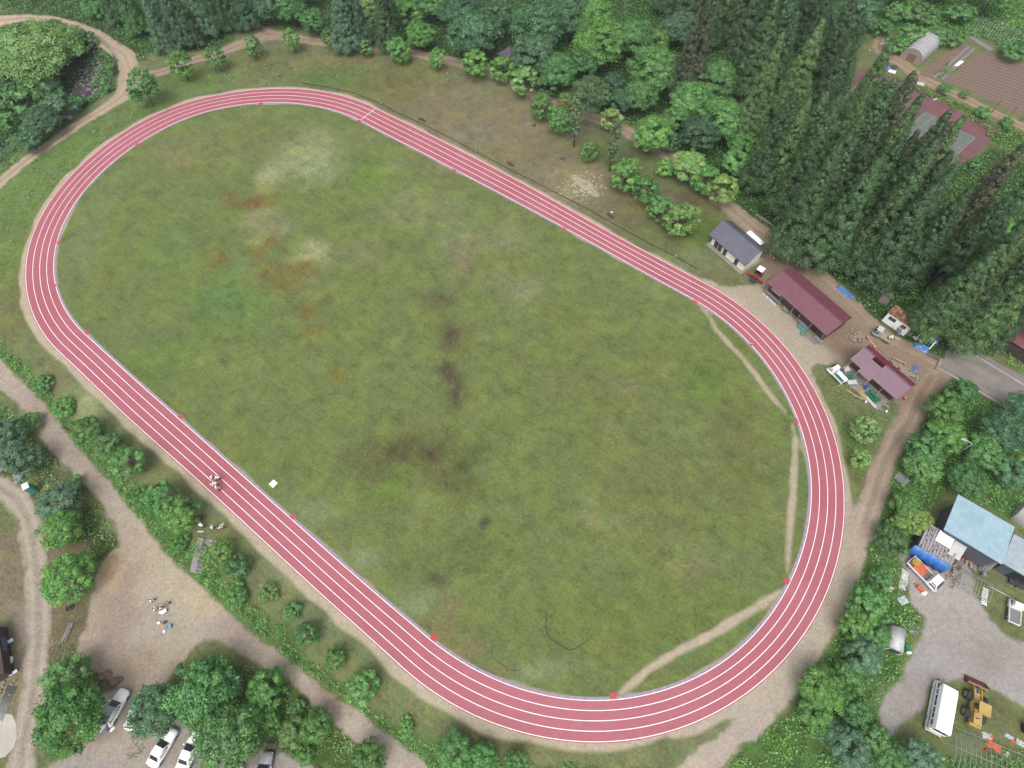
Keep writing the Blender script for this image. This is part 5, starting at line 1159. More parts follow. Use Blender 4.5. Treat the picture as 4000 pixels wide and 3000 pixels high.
def sheet_px(name, pts, z, mat, label, cat, th=.03, group=None):
    w = [Vector((*plane_point(a, b, zz), zz)) for (a, b), zz in zip(pts, z if hasattr(z, '__len__') else [z] * len(pts))]
    c = sum(w, Vector()) / len(w); m = MB(); m.slab([p - c for p in w][::-1] if (w[1] - w[0]).cross(w[2] - w[0]).z < 0 else [p - c for p in w], th)
    return tag(m.build(name, mat, None, c), label, cat, group)
sheet_px('roofing_sheet', [(3673, 2070), (3732, 2103), (3711, 2144), (3653, 2109)], [3.15, 3.1, 2.85, 2.9], WHITEP, 'bright white sheet lying over the plank roof next to the barn', 'panel')
sheet_px('awning_sheet', [(3733, 2109), (3778, 2138), (3746, 2190), (3700, 2162)], [3.05, 3.0, 2.6, 2.65], OFFW, 'translucent white awning sheet in front of the barn doorway', 'awning')
for k in range(2):
    p = [plane_point(3748, 2186, 2.5), plane_point(3704, 2160, 2.5)][k]
    tag(MB().cyl((0, 0, 1.27), .05, 2.54, 10).cyl((0, 0, .04), .12, .08, 10).build('awning_pole', STEEL, None, (p[0], p[1], 0)), ['steel pole under the awning corner nearest the drying frame', 'steel pole under the awning corner nearest the yellow tub'][k], 'pole')
# white tank at the right edge
a, b = plane_point(3972, 2000, 1.0), plane_point(4075, 2068, 1.0)
d = Vector((b[0] - a[0], b[1] - a[1], 0)); t = empty('storage_tunnel', (a[0], a[1], 0), math.atan2(d.y, d.x), 'white half round storage tunnel at the right edge behind the barn', 'tunnel')
m = MB(); pr = [(math.cos(q) * 1.5, math.sin(q) * 2.0) for q in np.linspace(0, math.pi, 15)]
m.v += [(0, y + .6, z) for y, z in pr] + [(6.5, y + .6, z) for y, z in pr]
m.f += [(k, k + 1, 16 + k, 15 + k) for k in range(14)] + [tuple(range(14, -1, -1)), tuple(range(15, 30))]; m.m += [0] * 16; m.sm += [True] * 14 + [False] * 2
m.build('cover', OFFW, t)
MB().tube([(.02, y + .6, z) for y, z in pr], .05, 6).tube([(3.2, y + .6, z + .02) for y, z in pr], .04, 6).build('hoop', STEEL, t)
# round white storage shed below
r, Ln = root_at('storage_shed', (3464, 2528), (3477, 2441), 1.2, 'small white round topped storage shed on the weeds left of the gravel yard', 'shed')
m = MB(); pr = [(.05, 0)] + [(.05 + 1.05 - 1.05 * math.cos(q), .75 + 1.0 * math.sin(q)) for q in np.linspace(0, math.pi, 13)] + [(2.15, 0)]; n = len(pr)
m.v += [(0, -y, z) for y, z in pr] + [(Ln, -y, z) for y, z in pr]
for k in range(n - 1): m.f.append((k, n + k, n + k + 1, k + 1)); m.m.append(0); m.sm.append(True)
m.f += [tuple(range(n)), tuple(range(2 * n - 1, n - 1, -1))]; m.m += [0, 0]; m.sm += [False, False]
m.build('shell', ribbed('shed_shell', alb(226, 226, 226), 'X', .3, .5, .02, contrast=.08, dirt=alb(176, 174, 168), dirt_amt=.5), r)
boxpart('door', (-.03, -1.1, .75), (.05, 1.2, 1.4), DGREY, r)
MB().tube([(.02, -y, z + .02) for y, z in pr], .04, 6).tube([(Ln - .02, -y, z + .02) for y, z in pr], .04, 6).build('end_hoop', STEEL, r)

# --- rest hut at the wood's edge
r, Ln = root_at('rest_hut', (1940, 210), (1995, 240), 2.4, 'open rest hut with a dark pyramid roof at the edge of the wood', 'hut')
S = Ln; m = MB(); apex = (S / 2, S / 2, 3.9); c4 = [(0, 0, 2.4), (S, 0, 2.4), (S, S, 2.4), (0, S, 2.4)]
m.add(c4 + [apex] + [(x, y, 2.3) for x, y, z in c4], [(0, 1, 4), (1, 2, 4), (2, 3, 4), (3, 0, 4), (8, 7, 6, 5), (0, 5, 6, 1), (1, 6, 7, 2), (2, 7, 8, 3), (3, 8, 5, 0)])
m.build('roof', ribbed('hut_roof', alb(98, 92, 106), 'X', .3, .6, .02, contrast=.12), r)
for x, y in ((.5, .5), (S - .5, .5), (S - .5, S - .5), (.5, S - .5)): boxpart('post', (x, y, 1.18), (.16, .16, 2.36), DARKWOOD, r)
MB().box((S / 2, S - .8, .42), (2.6, .4, .06)).box((S / 2 - 1, S - .8, .2), (.1, .3, .4)).box((S / 2 + 1, S - .8, .2), (.1, .3, .4)).build('bench', DARKWOOD, r)
boxpart('floor', (S / 2, S / 2, .05), (S - .6, S - .6, .1), CONC, r)

# --- red roofed house in the cedars, right edge
r, Ln = root_at('house', (3846, 1265), (3893, 1295), 3.0, 'house with maroon and slate roofs half hidden by cedars at the right edge', 'house')
walls_gable('wall', 0, 9.0, .6, 4.2, 7.8, 3.0, 4.6, 3.0, DARKWOOD, r)
roof_gable('roof', -.5, 9.5, 0, 4.2, 8.4, 3.0, 5.0, 3.0, [REDROOF], r)
MB().slab([(-.2, -2.4, 2.3), (3.4, -2.4, 2.3), (3.4, .2, 3.1), (-.2, .2, 3.1)], .1).build('porch_roof', SLATE, r)
for x in (0, 3.2): boxpart('porch_post', (x, -2.2, 1.1), (.14, .14, 2.2), OLDWOOD, r)
boxpart('door', (1.6, .57, 1.0), (1.2, .06, 2.0), FRESHWOOD, r)

# --- dark shed at the left edge
a, b = plane_point(-5, 2410, .8), plane_point(26, 2625, .8)
g = G(0, 2420); t = empty('shed', (*plane_point(22, 2625, .6), g.z), math.atan2(a[1] - b[1], a[0] - b[0]), 'dark brown roofed shed cut by the left edge beside the gravel track', 'shed')
MB().slab([(-.2, .0, 2.3), (7.0, .0, 2.3), (7.0, 3.4, 2.9), (-.2, 3.4, 2.9)], .1).build('roof', paint('dark_brown_roof', alb(84, 62, 58), .7, .2, 2), t)
m = MB(); m.add([(0, .3, 0), (6.8, .3, 0), (6.8, 3.2, 0), (0, 3.2, 0), (0, .3, 2.22), (6.8, .3, 2.22), (6.8, 3.2, 2.7), (0, 3.2, 2.7)], [(0, 1, 5, 4), (1, 2, 6, 5), (2, 3, 7, 6), (3, 0, 4, 7)]); m.build('wall', DARKWOOD, t)
boxpart('blue_board', (4.2, .24, 1.2), (2.0, .06, .9), paint('slate_blue', alb(92, 122, 160), .6, .1), t)
for k, (px, py, w, d_, rz, lab) in enumerate([(42, 2507, 1.0, .45, 35, 'white board sticking out from the dark shed, upper one'), (44, 2580, .75, .9, 10, 'white board leaning by the dark shed, lower and wider one'), (58, 2628, 1.0, .35, 40, 'white barrel like bundle below the dark shed')]):
    g = G(px, py); tag(MB().box((0, 0, .35), (w, d_, .05), ry=R(8)).box((0, 0, .16), (w * .7, d_ * .7, .3)).build('white_board', WHITEP, None, g, R(rz)), lab, 'board')
g = G(20, 2745); m = MB()
for k in range(7): m.tube([(-.6 + .2 * k, -2.2 + .1 * (k % 3), .06 + .05 * (k % 2)), (-.5 + .2 * k, 2.0, .06)], .05, 6)
tag(m.build('pipe_stack', STEEL, None, g, R(-4)), 'grey pipes laid side by side at the left edge above the concrete pad', 'pipes')
g = G(12, 2690); m = MB()
for k in range(14): m.blob((random.uniform(-1, 1.3), random.uniform(-1, 1), .12), (.22, .18, .14), k)
tag(m.build('rubble_heap', OLDWOOD, None, g), 'small rubble heap just below the dark shed at the left edge', 'rubble')
# ------------------------------------------------------------------ made-ground sheets
def flat(name, pts, z, mat, kind='structure', sub=0):
    w = [plane_point(a, b, z) for a, b in pts]
    m = MB(); m.add([(x, y, z) for x, y in w], [tuple(range(len(w)))])
    o = m.build(name, mat)
    if o.data.polygons[0].normal.z < 0: o.data.flip_normals()
    return tag(o, kind=kind) if kind else o
ASPH, _nt = nodes('asphalt')
_pos = N(_nt, 'ShaderNodeNewGeometry').outputs['Position']
_c = mixc(_nt, 1.0, alb(146, 139, 134), mth(_nt, 'MULTIPLY', remap(_nt, noise(_nt, _pos, .7, 5, .65), .3, .7, .8, 1.18), remap(_nt, noise(_nt, _pos, 12, 2), .3, .7, .9, 1.1)), 'MULTIPLY')
_mr = N(_nt, 'ShaderNodeMapping'); _mr.inputs['Rotation'].default_value = (0, 0, R(46)); _nt.links.new(_pos, _mr.inputs[0])
_mp = N(_nt, 'ShaderNodeMapping'); _mp.inputs['Scale'].default_value = (.12, .8, 1); _nt.links.new(_mr.outputs[0], _mp.inputs[0])
_c = mixc(_nt, remap(_nt, noise(_nt, _mp.outputs[0], 1.0, 4, .6), .5, .66, 0, .55), _c, alb(168, 156, 138))
_p = N(_nt, 'ShaderNodeBsdfPrincipled', i_Roughness=.85); _nt.links.new(_c, _p.inputs['Base Color']); _nt.links.new(_p.outputs[0], N(_nt, 'ShaderNodeOutputMaterial').inputs[0])
rd = [(3726, 1322), (3850, 1388), (4010, 1478), (4300, 1640), (4300, 1830), (4010, 1640), (3895, 1578), (3780, 1508), (3664, 1442), (3672, 1418), (3690, 1396), (3694, 1374), (3712, 1352)]
flat('asphalt_road', rd, .022, ASPH)
def line_px(name, pts, w, z, mat):
    P = [Vector((*plane_point(a, b, z), z)) for a, b in pts]; m = MB(); L_, R_ = [], []
    for i, p in enumerate(P):
        d = (P[min(i + 1, len(P) - 1)] - P[max(i - 1, 0)]).normalized(); n = Vector((-d.y, d.x, 0)) * w / 2
        L_.append(p + n); R_.append(p - n)
    n = len(P); m.add(L_ + R_, [(n + i, n + i + 1, i + 1, i) for i in range(n - 1)])
    return tag(m.build(name, mat), kind='structure')
line_px('road_line', [(3722, 1336), (3850, 1412), (3980, 1491), (4200, 1625)], .14, .027, OFFW)
line_px('road_line', [(3670, 1440), (3780, 1500), (3895, 1570), (4100, 1700)], .14, .027, OFFW)
a, b = plane_point(3675, 1405), plane_point(3655, 1446)
dd = Vector((b[0] - a[0], b[1] - a[1])); tag(MB().box((dd.length / 2, 0, .14), (dd.length, .5, .28), taper=(.98, .8)).build('concrete_block', CONC, None, (a[0], a[1], 0), math.atan2(dd.y, dd.x)), 'long pale concrete kerb block across the end of the asphalt road', 'kerb block')
g = plane_point(3652, 1392); m = MB()
for k in range(12): m.box((.17 * k, 0, .03), (.05, .5, .06))
m.box((.95, .28, .03), (2.1, .05, .07)).box((.95, -.28, .03), (2.1, .05, .07))
tag(m.build('drain_grate', DGREY, None, (g[0] - 1.2, g[1] + .6, 0), R(-40)), 'dark drain grate beside the end of the asphalt road', 'grate')
# courts
CRED, _nt = nodes('court_red')
_pos = N(_nt, 'ShaderNodeNewGeometry').outputs['Position']
_c = mixc(_nt, 1.0, alb(132, 88, 92), remap(_nt, noise(_nt, _pos, .5, 5, .65), .3, .7, .78, 1.2), 'MULTIPLY')
_c = mixc(_nt, remap(_nt, noise(_nt, _pos, .16, 5, .7), .5, .62, 0, .7), _c, alb(112, 100, 100))
_c = mixc(_nt, remap(_nt, noise(_nt, _pos, 1.6, 4, .7), .62, .7, 0, .5), _c, alb(84, 98, 66))
_p = N(_nt, 'ShaderNodeBsdfPrincipled', i_Roughness=.9); _nt.links.new(_c, _p.inputs['Base Color']); _nt.links.new(_p.outputs[0], N(_nt, 'ShaderNodeOutputMaterial').inputs[0])
flat('sports_court', [(3345, 278), (3370, 266), (3400, 266), (3440, 278), (3480, 296), (3540, 325), (3620, 365), (3700, 408), (3770, 447), (3830, 475), (3893, 497), (3875, 540), (3850, 575), (3810, 610), (3785, 640), (3660, 640), (3520, 560), (3360, 480), (3300, 400)], .022, CRED)
CGR, _nt = nodes('court_grey')
_pos = N(_nt, 'ShaderNodeNewGeometry').outputs['Position']
_c = mixc(_nt, 1.0, alb(118, 126, 118), remap(_nt, noise(_nt, _pos, .9, 5, .7), .3, .7, .8, 1.18), 'MULTIPLY')
_p = N(_nt, 'ShaderNodeBsdfPrincipled', i_Roughness=.9); _nt.links.new(_c, _p.inputs['Base Color']); _nt.links.new(_p.outputs[0], N(_nt, 'ShaderNodeOutputMaterial').inputs[0])
CLINE = paint('court_line', alb(178, 178, 172), .8, .2, 3)
def court(A, B, name):
    """A far left corner, B point along the far edge"""
    a = Vector(plane_point(*A)); b = Vector(plane_point(*B)); x = (b - a).normalized(); y = Vector((x.y, -x.x))
    P = lambda u, v: a + x * u + y * v
    m = MB(); q = [P(-.6, -.0), P(11.0, 0), P(11.0, 20), P(-.6, 20)]
    m.add([(*p, .028) for p in q], [(3, 2, 1, 0)]); o = m.build(name, CGR)
    if o.data.polygons[0].normal.z < 0: o.data.flip_normals()
    tag(o, kind='structure')
    m = MB()
    def ln(u0, v0, u1, v1, w=.08):
        p, q_ = P(u0, v0), P(u1, v1); d = (q_ - p).normalized(); n = Vector((-d.y, d.x)) * w / 2
        m.add([(*(p - n), .033), (*(q_ - n), .033), (*(q_ + n), .033), (*(p + n), .033)], [(0, 1, 2, 3)])
    ln(-.5, .05, 10.9, .05); ln(-.5, .05, -.5, 19); ln(10.9, .05, 10.9, 19); ln(1.4, .05, 1.4, 19); ln(1.4, 5.5, 10.9, 5.5); ln(5.2, 5.5, 5.2, 18)
    tag(m.build('court_line', CLINE), kind='structure')
court((3375, 319), (3487, 371), 'sports_court'); court((3624, 443), (3698, 481), 'sports_court')
# ploughed field and beds
CROP, _nt = nodes('ploughed_soil')
_pos = N(_nt, 'ShaderNodeNewGeometry').outputs['Position']
_mp = N(_nt, 'ShaderNodeMapping'); _mp.inputs['Rotation'].default_value = (0, 0, R(38)); _nt.links.new(_pos, _mp.inputs[0])
_sx = N(_nt, 'ShaderNodeSeparateXYZ'); _nt.links.new(_mp.outputs[0], _sx.inputs[0])
_w = mth(_nt, 'SINE', mth(_nt, 'ADD', mth(_nt, 'MULTIPLY', _sx.outputs['Y'], 5.2), mth(_nt, 'MULTIPLY', noise(_nt, _pos, .6, 3), 2.5)))
_k = mth(_nt, 'ADD', mth(_nt, 'MULTIPLY_ADD', _w, .09, 1.0), remap(_nt, noise(_nt, _pos, 1.2, 5, .7), .3, .7, -.14, .14))
_c = mixc(_nt, 1.0, alb(136, 115, 102), _k, 'MULTIPLY')
_p = N(_nt, 'ShaderNodeBsdfPrincipled', i_Roughness=.95); _nt.links.new(_c, _p.inputs['Base Color'])
_b = N(_nt, 'ShaderNodeBump', i_Strength=.6, i_Distance=.1); _nt.links.new(_w, _b.inputs['Height']); _nt.links.new(_b.outputs[0], _p.inputs['Normal'])
_nt.links.new(_p.outputs[0], N(_nt, 'ShaderNodeOutputMaterial').inputs[0])
flat('crop_field', [(3827, 203), (3880, 218), (4010, 256), (4260, 335), (4330, 640), (4000, 456), (3900, 408), (3800, 360), (3696, 316)], .022, CROP)
flat('garden_plot', [(3775, 168), (3800, 180), (3690, 320), (3640, 306), (3588, 292), (3690, 210)], .015, CROP)
beds = [([(3780, 180), (3790, 183), (3655, 306), (3645, 302)], 'long planted bed, far half bare and near half green, nearest the plastic tunnel', alb(150, 142, 138)), ([(3800, 187), (3811, 191), (3682, 312), (3670, 308)], 'long planted bed with a white plastic strip, nearest the ploughed field', alb(146, 140, 148))]
for pts, lab, c in beds:
    o = flat('planting_bed', pts, .06, paint('mulch', c, .7, .2, 2), None); tag(o, lab, 'planting bed')
sheet_px('plastic_mulch', [(3750, 236), (3766, 240), (3742, 259), (3728, 255)], .1, WHITEP, 'bright white plastic strip on the bed beside the ploughed field', 'plastic sheet')
weeds('crop_rows', [(3715, 236), (3728, 242), (3668, 300), (3650, 296)], 60, .3, .35, 'bright', 'green crop row on the bed nearest the plastic tunnel', 41, .1, clear=-9)
weeds('crop_rows', [(3725, 260), (3738, 264), (3688, 312), (3666, 308)], 60, .3, .3, 'mid', 'dull green crop row on the bed beside the white plastic strip', 42, .1, clear=-9)
flat('bare_strip', [(3785, 145), (3800, 140), (3880, 190), (3865, 200)], .03, paint('strip_mulch', alb(150, 142, 150), .7, .2, 2))
flat('concrete_pad', [(-80, 2785), (0, 2782), (48, 2792), (64, 2830), (66, 2880), (54, 2920), (20, 2955), (-80, 2990)], float(terrain([plane_point(20, 2870)])[0]) + .03, paint('pad_concrete', alb(206, 198, 186), .9, .1, .6, dirt=alb(184, 172, 154), dirt_amt=.5))
# --- plastic tunnel and bare hoop frame
A = Vector(plane_point(3512, 223)); B = Vector(plane_point(3585, 264)); C_ = Vector(plane_point(3683, 172)); d = (C_ - B).normalized(); hd = math.atan2(d.y, d.x)
t = empty('greenhouse', (*A, 0), hd, 'long plastic covered arched greenhouse with an open brown front beside the farm lane', 'greenhouse')
Wd, Ln = 5.0, 12.4; m = MB()
pr = [(0, 0), (0, .7)] + [(Wd / 2 - Wd / 2 * math.cos(q), .7 + 2.2 * math.sin(q)) for q in np.linspace(.12, math.pi - .12, 17)] + [(Wd, .7), (Wd, 0)]; n = len(pr)
m.v += [(0, -y, z) for y, z in pr] + [(Ln, -y, z) for y, z in pr]
for k in range(n - 1): m.f.append((k, n + k, n + k + 1, k + 1)); m.m.append(0); m.sm.append(True)
m.build('film', ribbed('tunnel_film', alb(208, 206, 206), 'X', 1.03, .35, .03, contrast=.16, dirt=alb(170, 170, 174), dirt_amt=.5, dscale=.5), t)
m = MB(); m.add([(.02, -y, z) for y, z in pr], [tuple(range(n))]); m.build('front_film', VINYLEND, t)
m = MB(); m.add([(Ln - .02, -y, z) for y, z in pr], [tuple(range(n - 1, -1, -1))]); m.build('rear_film', VINYLEND, t)
boxpart('entrance', (-.02, -2.5, .85), (.05, 1.9, 1.7), paint('entrance_mat', alb(150, 120, 96), .9, .2), t)
for k in range(13):
    MB().tube([(Ln * k / 12 * .998 + .01, -y, z + .02) for y, z in pr], .025, 5).build('hoop', STEEL, t)
a, b, c_ = Vector(plane_point(3822, 92)), Vector(plane_point(3782, 132)), Vector(plane_point(3980, 145)); d = (c_ - a).normalized(); 
t = empty('hoop_frame', (*b, 0), math.atan2(d.y, d.x), 'bare grey hoop frame without film over a weedy plot at the top right', 'frame')
Wd = (a - b).length; Ln = (c_ - a).length
for k in range(15):
    MB().tube([(Ln * k / 14, Wd * (.5 - .5 * math.cos(q)), 2.3 * math.sin(q) ** .8) for q in np.linspace(0, math.pi, 11)], .035, 5).build('hoop', STEEL, t)
MB().bar((0, Wd / 2, 2.33), (Ln, Wd / 2, 2.33), .05).bar((0, .02, .6), (Ln, .02, .6), .05).bar((0, Wd - .02, .6), (Ln, Wd - .02, .6), .05).build('rail', STEEL, t)
g = plane_point(3452, 215); m = MB()
for k in range(26): m.blob((random.uniform(-3.5, 3.5), random.uniform(-.8, .8), .1), (.25, .2, .16), k)
tag(m.build('rubble_row', CONC, None, (*g, 0), R(-42)), 'scatter of pale rubble beside the farm lane bend', 'rubble')
for k, (px, py, w, dp, rz, mt, lab) in enumerate([(3466, 266, 1.5, 1.0, -40, TARPL, 'light blue folded sheet by the corner of the red court'), (3484, 281, 1.6, 1.0, -35, WHITEP, 'white board lying below the light blue sheet by the red court'), (3592, 329, 1.9, 1.2, -30, OFFW, 'pale board lying on the lane verge beside the tall cedar tip'), (3492, 262, 1.3, 1.0, 20, DGREY, 'dark scrap heap beside the light blue sheet'), (3454, 171, 2.4, .3, 12, OFFW, 'long white board at the far bend of the farm lane'), (3651, 390, 1.2, .3, 20, OFFW, 'small pale plank on the edge of the red court')]):
    g = plane_point(px, py); m = MB().box((0, 0, .1), (w, dp, .06)).box((.06, .04, .16), (w * .9, dp * .85, .05), R(4)).box((0, 0, .035), (w * .8, dp * .7, .07))
    tag(m.build('lying_board', mt, None, (*g, 0), R(rz)), lab, 'board')
for k, (px, py) in enumerate([(3878, 435), (3938, 462), (3990, 470)]):
    g = plane_point(px, py); tag(MB().cyl((0, 0, 1.4), .06, 2.8, 8).cyl((0, 0, .05), .16, .1, 8).build('wooden_post', DARKWOOD, None, (*g, 0)), ['thin dark post on the lane verge, furthest from the right edge', 'thin dark post on the lane verge, middle of three', 'thin dark post on the lane verge, nearest the right edge'][k], 'post', 'posts along the farm lane')

# ------------------------------------------------------------------ vehicles (local x forward)
def loft(secs, mat, name, parent, smooth=False, mi=None):
    """cross sections (x, half width low, half width high, z low, z high)"""
    m = MB(); n = len(secs)
    for x, a, b, z0, z1 in secs:
        zm = z0 + (z1 - z0) * .55; am = max(a, b) * 1.0
        m.v += [(x, -a, z0), (x, -am, zm), (x, -b, z1), (x, b, z1), (x, am, zm), (x, a, z0)]
    for i in range(n - 1):
        for k in range(6):
            m.f.append((6 * i + k, 6 * i + (k + 1) % 6, 6 * i + 6 + (k + 1) % 6, 6 * i + 6 + k)); m.m.append(0); m.sm.append(smooth)
    m.f += [tuple(range(5, -1, -1)), tuple(range(6 * n - 6, 6 * n))]; m.m += [0, 0]; m.sm += [False, False]
    o = m.build(name, mat, parent)
    bpy_fix(o); return o
def bpy_fix(o):
    import bmesh
    bm = bmesh.new(); bm.from_mesh(o.data); bmesh.ops.recalc_face_normals(bm, faces=bm.faces); bm.to_mesh(o.data); bm.free()
CARW = paint('car_white', (.8, .8, .8), .25, .03, 1, spec=.6)
CARS = paint('car_silver', alb(196, 198, 206), .3, .05, 1, metal=.3)
CARG = paint('car_grey', alb(186, 188, 196), .3, .05, 1)
RIMM = paint('rim_grey', alb(176, 176, 180), .4, .1, metal=.4)
LAMP = paint('lamp_clear', alb(214, 218, 224), .1, .02)
TAIL = paint('tail_red', alb(190, 40, 44), .2, .02)

def wheel(parent, x, y, r, w, rim=None):
    m = MB().cyl((0, 0, 0), r, w, 20, 'Y'); o = m.build('wheel', RUBBER, parent, (x, y, r))
    MB().cyl((0, (w / 2 + .005) * (1 if y > 0 else -1), 0), r * .62, .03, 16, 'Y').build('rim', rim or RIMM, o)
    return o
def panel(name, pts, mat, parent, th=.012):
    m = MB(); p = [Vector(q) for q in pts]; nrm = (p[1] - p[0]).cross(p[2] - p[0]).normalized() * th; n = len(p)
    m.add([q + nrm for q in p] + [q - nrm for q in p], [tuple(range(n)), tuple(range(2 * n - 1, n - 1, -1))] + [(n + k, n + (k + 1) % n, (k + 1) % n, k) for k in range(n)])
    o = m.build(name, mat, parent); return o
def car(loc, hd, label, paintm, L_=4.4, W_=1.7, H=1.48, rack=False, hatch_open=False, kind='estate'):
    t = empty('parked_car', loc, hd, label, 'car', 'cars in the small car park')
    h, w = L_ / 2, W_ / 2
    rear = -h
    loft([(rear, w * .82, w * .8, .3, .78), (rear + .12, w * .94, w * .88, .22, .9), (-h * .5, w, w * .93, .2, .93), (h * .35, w, w * .93, .2, .93), (h - .55, w * .97, w * .86, .2, .86), (h - .16, w * .86, w * .74, .24, .76), (h, w * .6, w * .5, .32, .6)], paintm, 'body', t, True)
    rx = rear + .25 if kind == 'estate' else rear + .75
    fx = h * .36; tx0 = rx + (.2 if kind == 'estate' else .55); tx1 = fx - .75
    loft([(rx, w * .88, w * .8, .88, .95), (tx0, w * .88, w * .72, .88, H - .02), ((tx0 + tx1) / 2, w * .9, w * .74, .88, H), (tx1, w * .9, w * .72, .88, H - .03), (fx, w * .88, w * .8, .88, .94)], paintm, 'cabin', t, True)
    c = t
    panel('windscreen', [(fx - .06, -w * .78, .99), (fx - .06, w * .78, .99), (tx1 + .03, w * .66, H - .06), (tx1 + .03, -w * .66, H - .06)], GLASS, c, .03)
    panel('rear_window', [(rx + .02, w * .72, 1.0), (rx + .02, -w * .72, 1.0), (tx0 - .02, -w * .64, H - .08), (tx0 - .02, w * .64, H - .08)], GLASS, c, .03)
    for s in (-1, 1):
        y0, y1 = s * w * .915, s * w * .775
        panel('side_window', [(tx0 + .02, y0, .99), (fx - .3, y0, .99), (tx1 + .02, y1, H - .1), (tx0 + .12, y1, H - .1)][::s], GLASS, c, .022)
        m = boxpart('mirror', (fx - .28, s * (w + .09), 1.0), (.12, .2, .13), paintm, t)
        boxpart('headlight', (h - .2, s * w * .66, .64), (.22, .3, .14), LAMP, t, rz=-s * .5)
        boxpart('tail_light', (rear + .03, s * w * .72, .78), (.08, .2, .22), TAIL, t)
        boxpart('door_handle', (-.1, s * (w * .985), .8), (.16, .03, .035), DGREY, t)
    for x in (h - .82, -h + .78):
        for s in (-1, 1): wheel(t, x, s * (w - .1), .31, .2)
    if rack:
        m = MB()
        for k in range(7): m.box((tx0 + .12 + (tx1 - tx0 - .2) * k / 6, 0, H + .1 + .02 * (k % 2)), ((tx1 - tx0) / 7.6, W_ * .72, .03))
        m.build('roof_planks', paint('roof_load', alb(196, 200, 206), .4, .1, 3), t)
        for x in (tx0 + .2, tx1 - .1): MB().bar((x, -w * .82, H + .05), (x, w * .82, H + .05), .06).build('roof_bar', BLACK, t)
    if hatch_open:
        panel('tailgate', [(rx + .1, -w * .8, H + .03), (rx + .1, w * .8, H + .03), (rx - .85, w * .74, H + .25), (rx - .85, -w * .74, H + .25)], paintm, t, .03)
        boxpart('load_space', (rx - .02, 0, .95), (.3, W_ * .7, .5), BLACK, t)
    return t
def place(px_a, px_b, z):
    a = Vector(plane_point(*px_a, z)); b = Vector(plane_point(*px_b, z)); c = (a + b) / 2; d = b - a
    return (c.x, c.y), math.atan2(d.y, d.x), d.length
def gz(x, y): return float(terrain([[x, y]])[0])
BZ = -1.4
for pa, pb, lab, pm, kw in [((410, 2830), (484, 2697), 'white estate car with slatted roof load and open tailgate, left end of the row', CARW, dict(rack=True, hatch_open=True)), ((508, 2850), (560, 2708), 'white estate car half covered by the dark tree, second from the left', CARW, dict()),
                            ((592, 2988), (672, 2852), 'white saloon with a dark rear window at the bottom, between the two big trees', CARW, dict(kind='saloon', L_=4.5)), ((706, 3008), (772, 2862), 'white car half hidden by the large overhanging tree at the bottom edge', CARW, dict(kind='saloon')),
                            ((1016, 3068), (1040, 2958), 'silver car with a short nose cut by the bottom edge', CARS, dict(kind='saloon', L_=4.2)), ((916, 3085), (920, 2985), 'white car almost wholly below the bottom edge beside the large tree', CARW, dict(L_=4.1))]:
    (x, y), a, l = place(pa, pb, BZ + .75)
    car((x, y, gz(x, y)), a, lab, pm, **kw)
g = G(425, 2850); m = MB().blob((0, 0, .2), (.3, .22, .2), 1); tag(m.build('blue_bag', BLUEM, None, g), 'dark blue bag on the ground behind the open tailgate', 'bag')
g = G(440, 2848); tag(MB().blob((0, 0, .1), (.42, .2, .1), 5).build('white_bag', WHITEP, None, g, R(50)), 'white bag next to the dark blue bag behind the car', 'bag')

def kei_truck(loc, hd, label, pm, bed_mat, L_=3.35, W_=1.46, group='small flatbed trucks', long=False, deep=True):
    t = empty('pickup_truck', loc, hd, label, 'truck', group); h, w = L_ / 2, W_ / 2
    cab0 = h - (1.25 if not long else 1.55); H = 1.76 if not long else 1.95
    loft([(cab0, w * .97, w * .9, .32, .95), (cab0 + .02, w, w * .97, .3, 1.0), (h - .12, w, w * .95, .3, .95), (h, w * .92, w * .84, .34, .82)], pm, 'cab', t, True)
    c = loft([(cab0 + .01, w * .96, w * .86, .9, H), (h - .62, w * .96, w * .86, .9, H), (h - .1, w * .95, w * .92, .9, .98)], pm, 'cab_roof', t, False)
    panel('windscreen', [(h - .09, -w * .8, 1.02), (h - .09, w * .8, 1.02), (h - .58, w * .74, H - .07), (h - .58, -w * .74, H - .07)], GLASS, t, .03)
    for s in (-1, 1):
        panel('side_window', [(cab0 + .28, s * w * .975, 1.04), (h - .3, s * w * .965, 1.04), (h - .66, s * w * .885, H - .14), (cab0 + .28, s * w * .885, H - .14)][::s], GLASS, t, .02)
        boxpart('headlight', (h - .02, s * w * .68, .68), (.1, .24, .18), LAMP, t)
        boxpart('mirror', (h - .25, s * (w + .1), 1.15), (.06, .14, .2), BLACK, t)
    boxpart('bed_floor', ((cab0 - h) / 2 - .02, 0, .66), (cab0 + h - .06, W_ - .1, .06), bed_mat, t)
    for s in (-1, 1): boxpart('side_board', ((cab0 - h) / 2, s * (w - .02), .78), (cab0 + h - .04, .045, .3), pm, t)
    boxpart('tail_board', (-h + .02, 0, .78), (.045, W_ - .1, .3), pm, t); boxpart('head_board', (cab0 - .06, 0, .98), (.05, W_ - .12, .62), pm, t)
    boxpart('chassis', (-.1, 0, .44), (L_ - .5, .7, .14), BLACK, t)
    for x in (h - .52 if not long else h - .7, -h + .7):
        for s in (-1, 1): wheel(t, x, s * (w - .12), .27 if not long else .34, .17)
    return t
BEDTAN = paint('bed_tan', alb(196, 172, 124), .8, .12, 2); BEDGREY = paint('bed_grey', alb(140, 138, 142), .8, .15, 2)
(x, y), a, l = place((3484, 1330), (3415, 1290), .75); kt = kei_truck((x, y, 0), a, 'grey pickup with a tan load bed parked by the white cabin', CARG, BEDTAN)
boxpart('white_roof_panel', (.95, 0, 1.79), (.95, 1.15, .04), OFFW, kt); GT = (x, y, a)
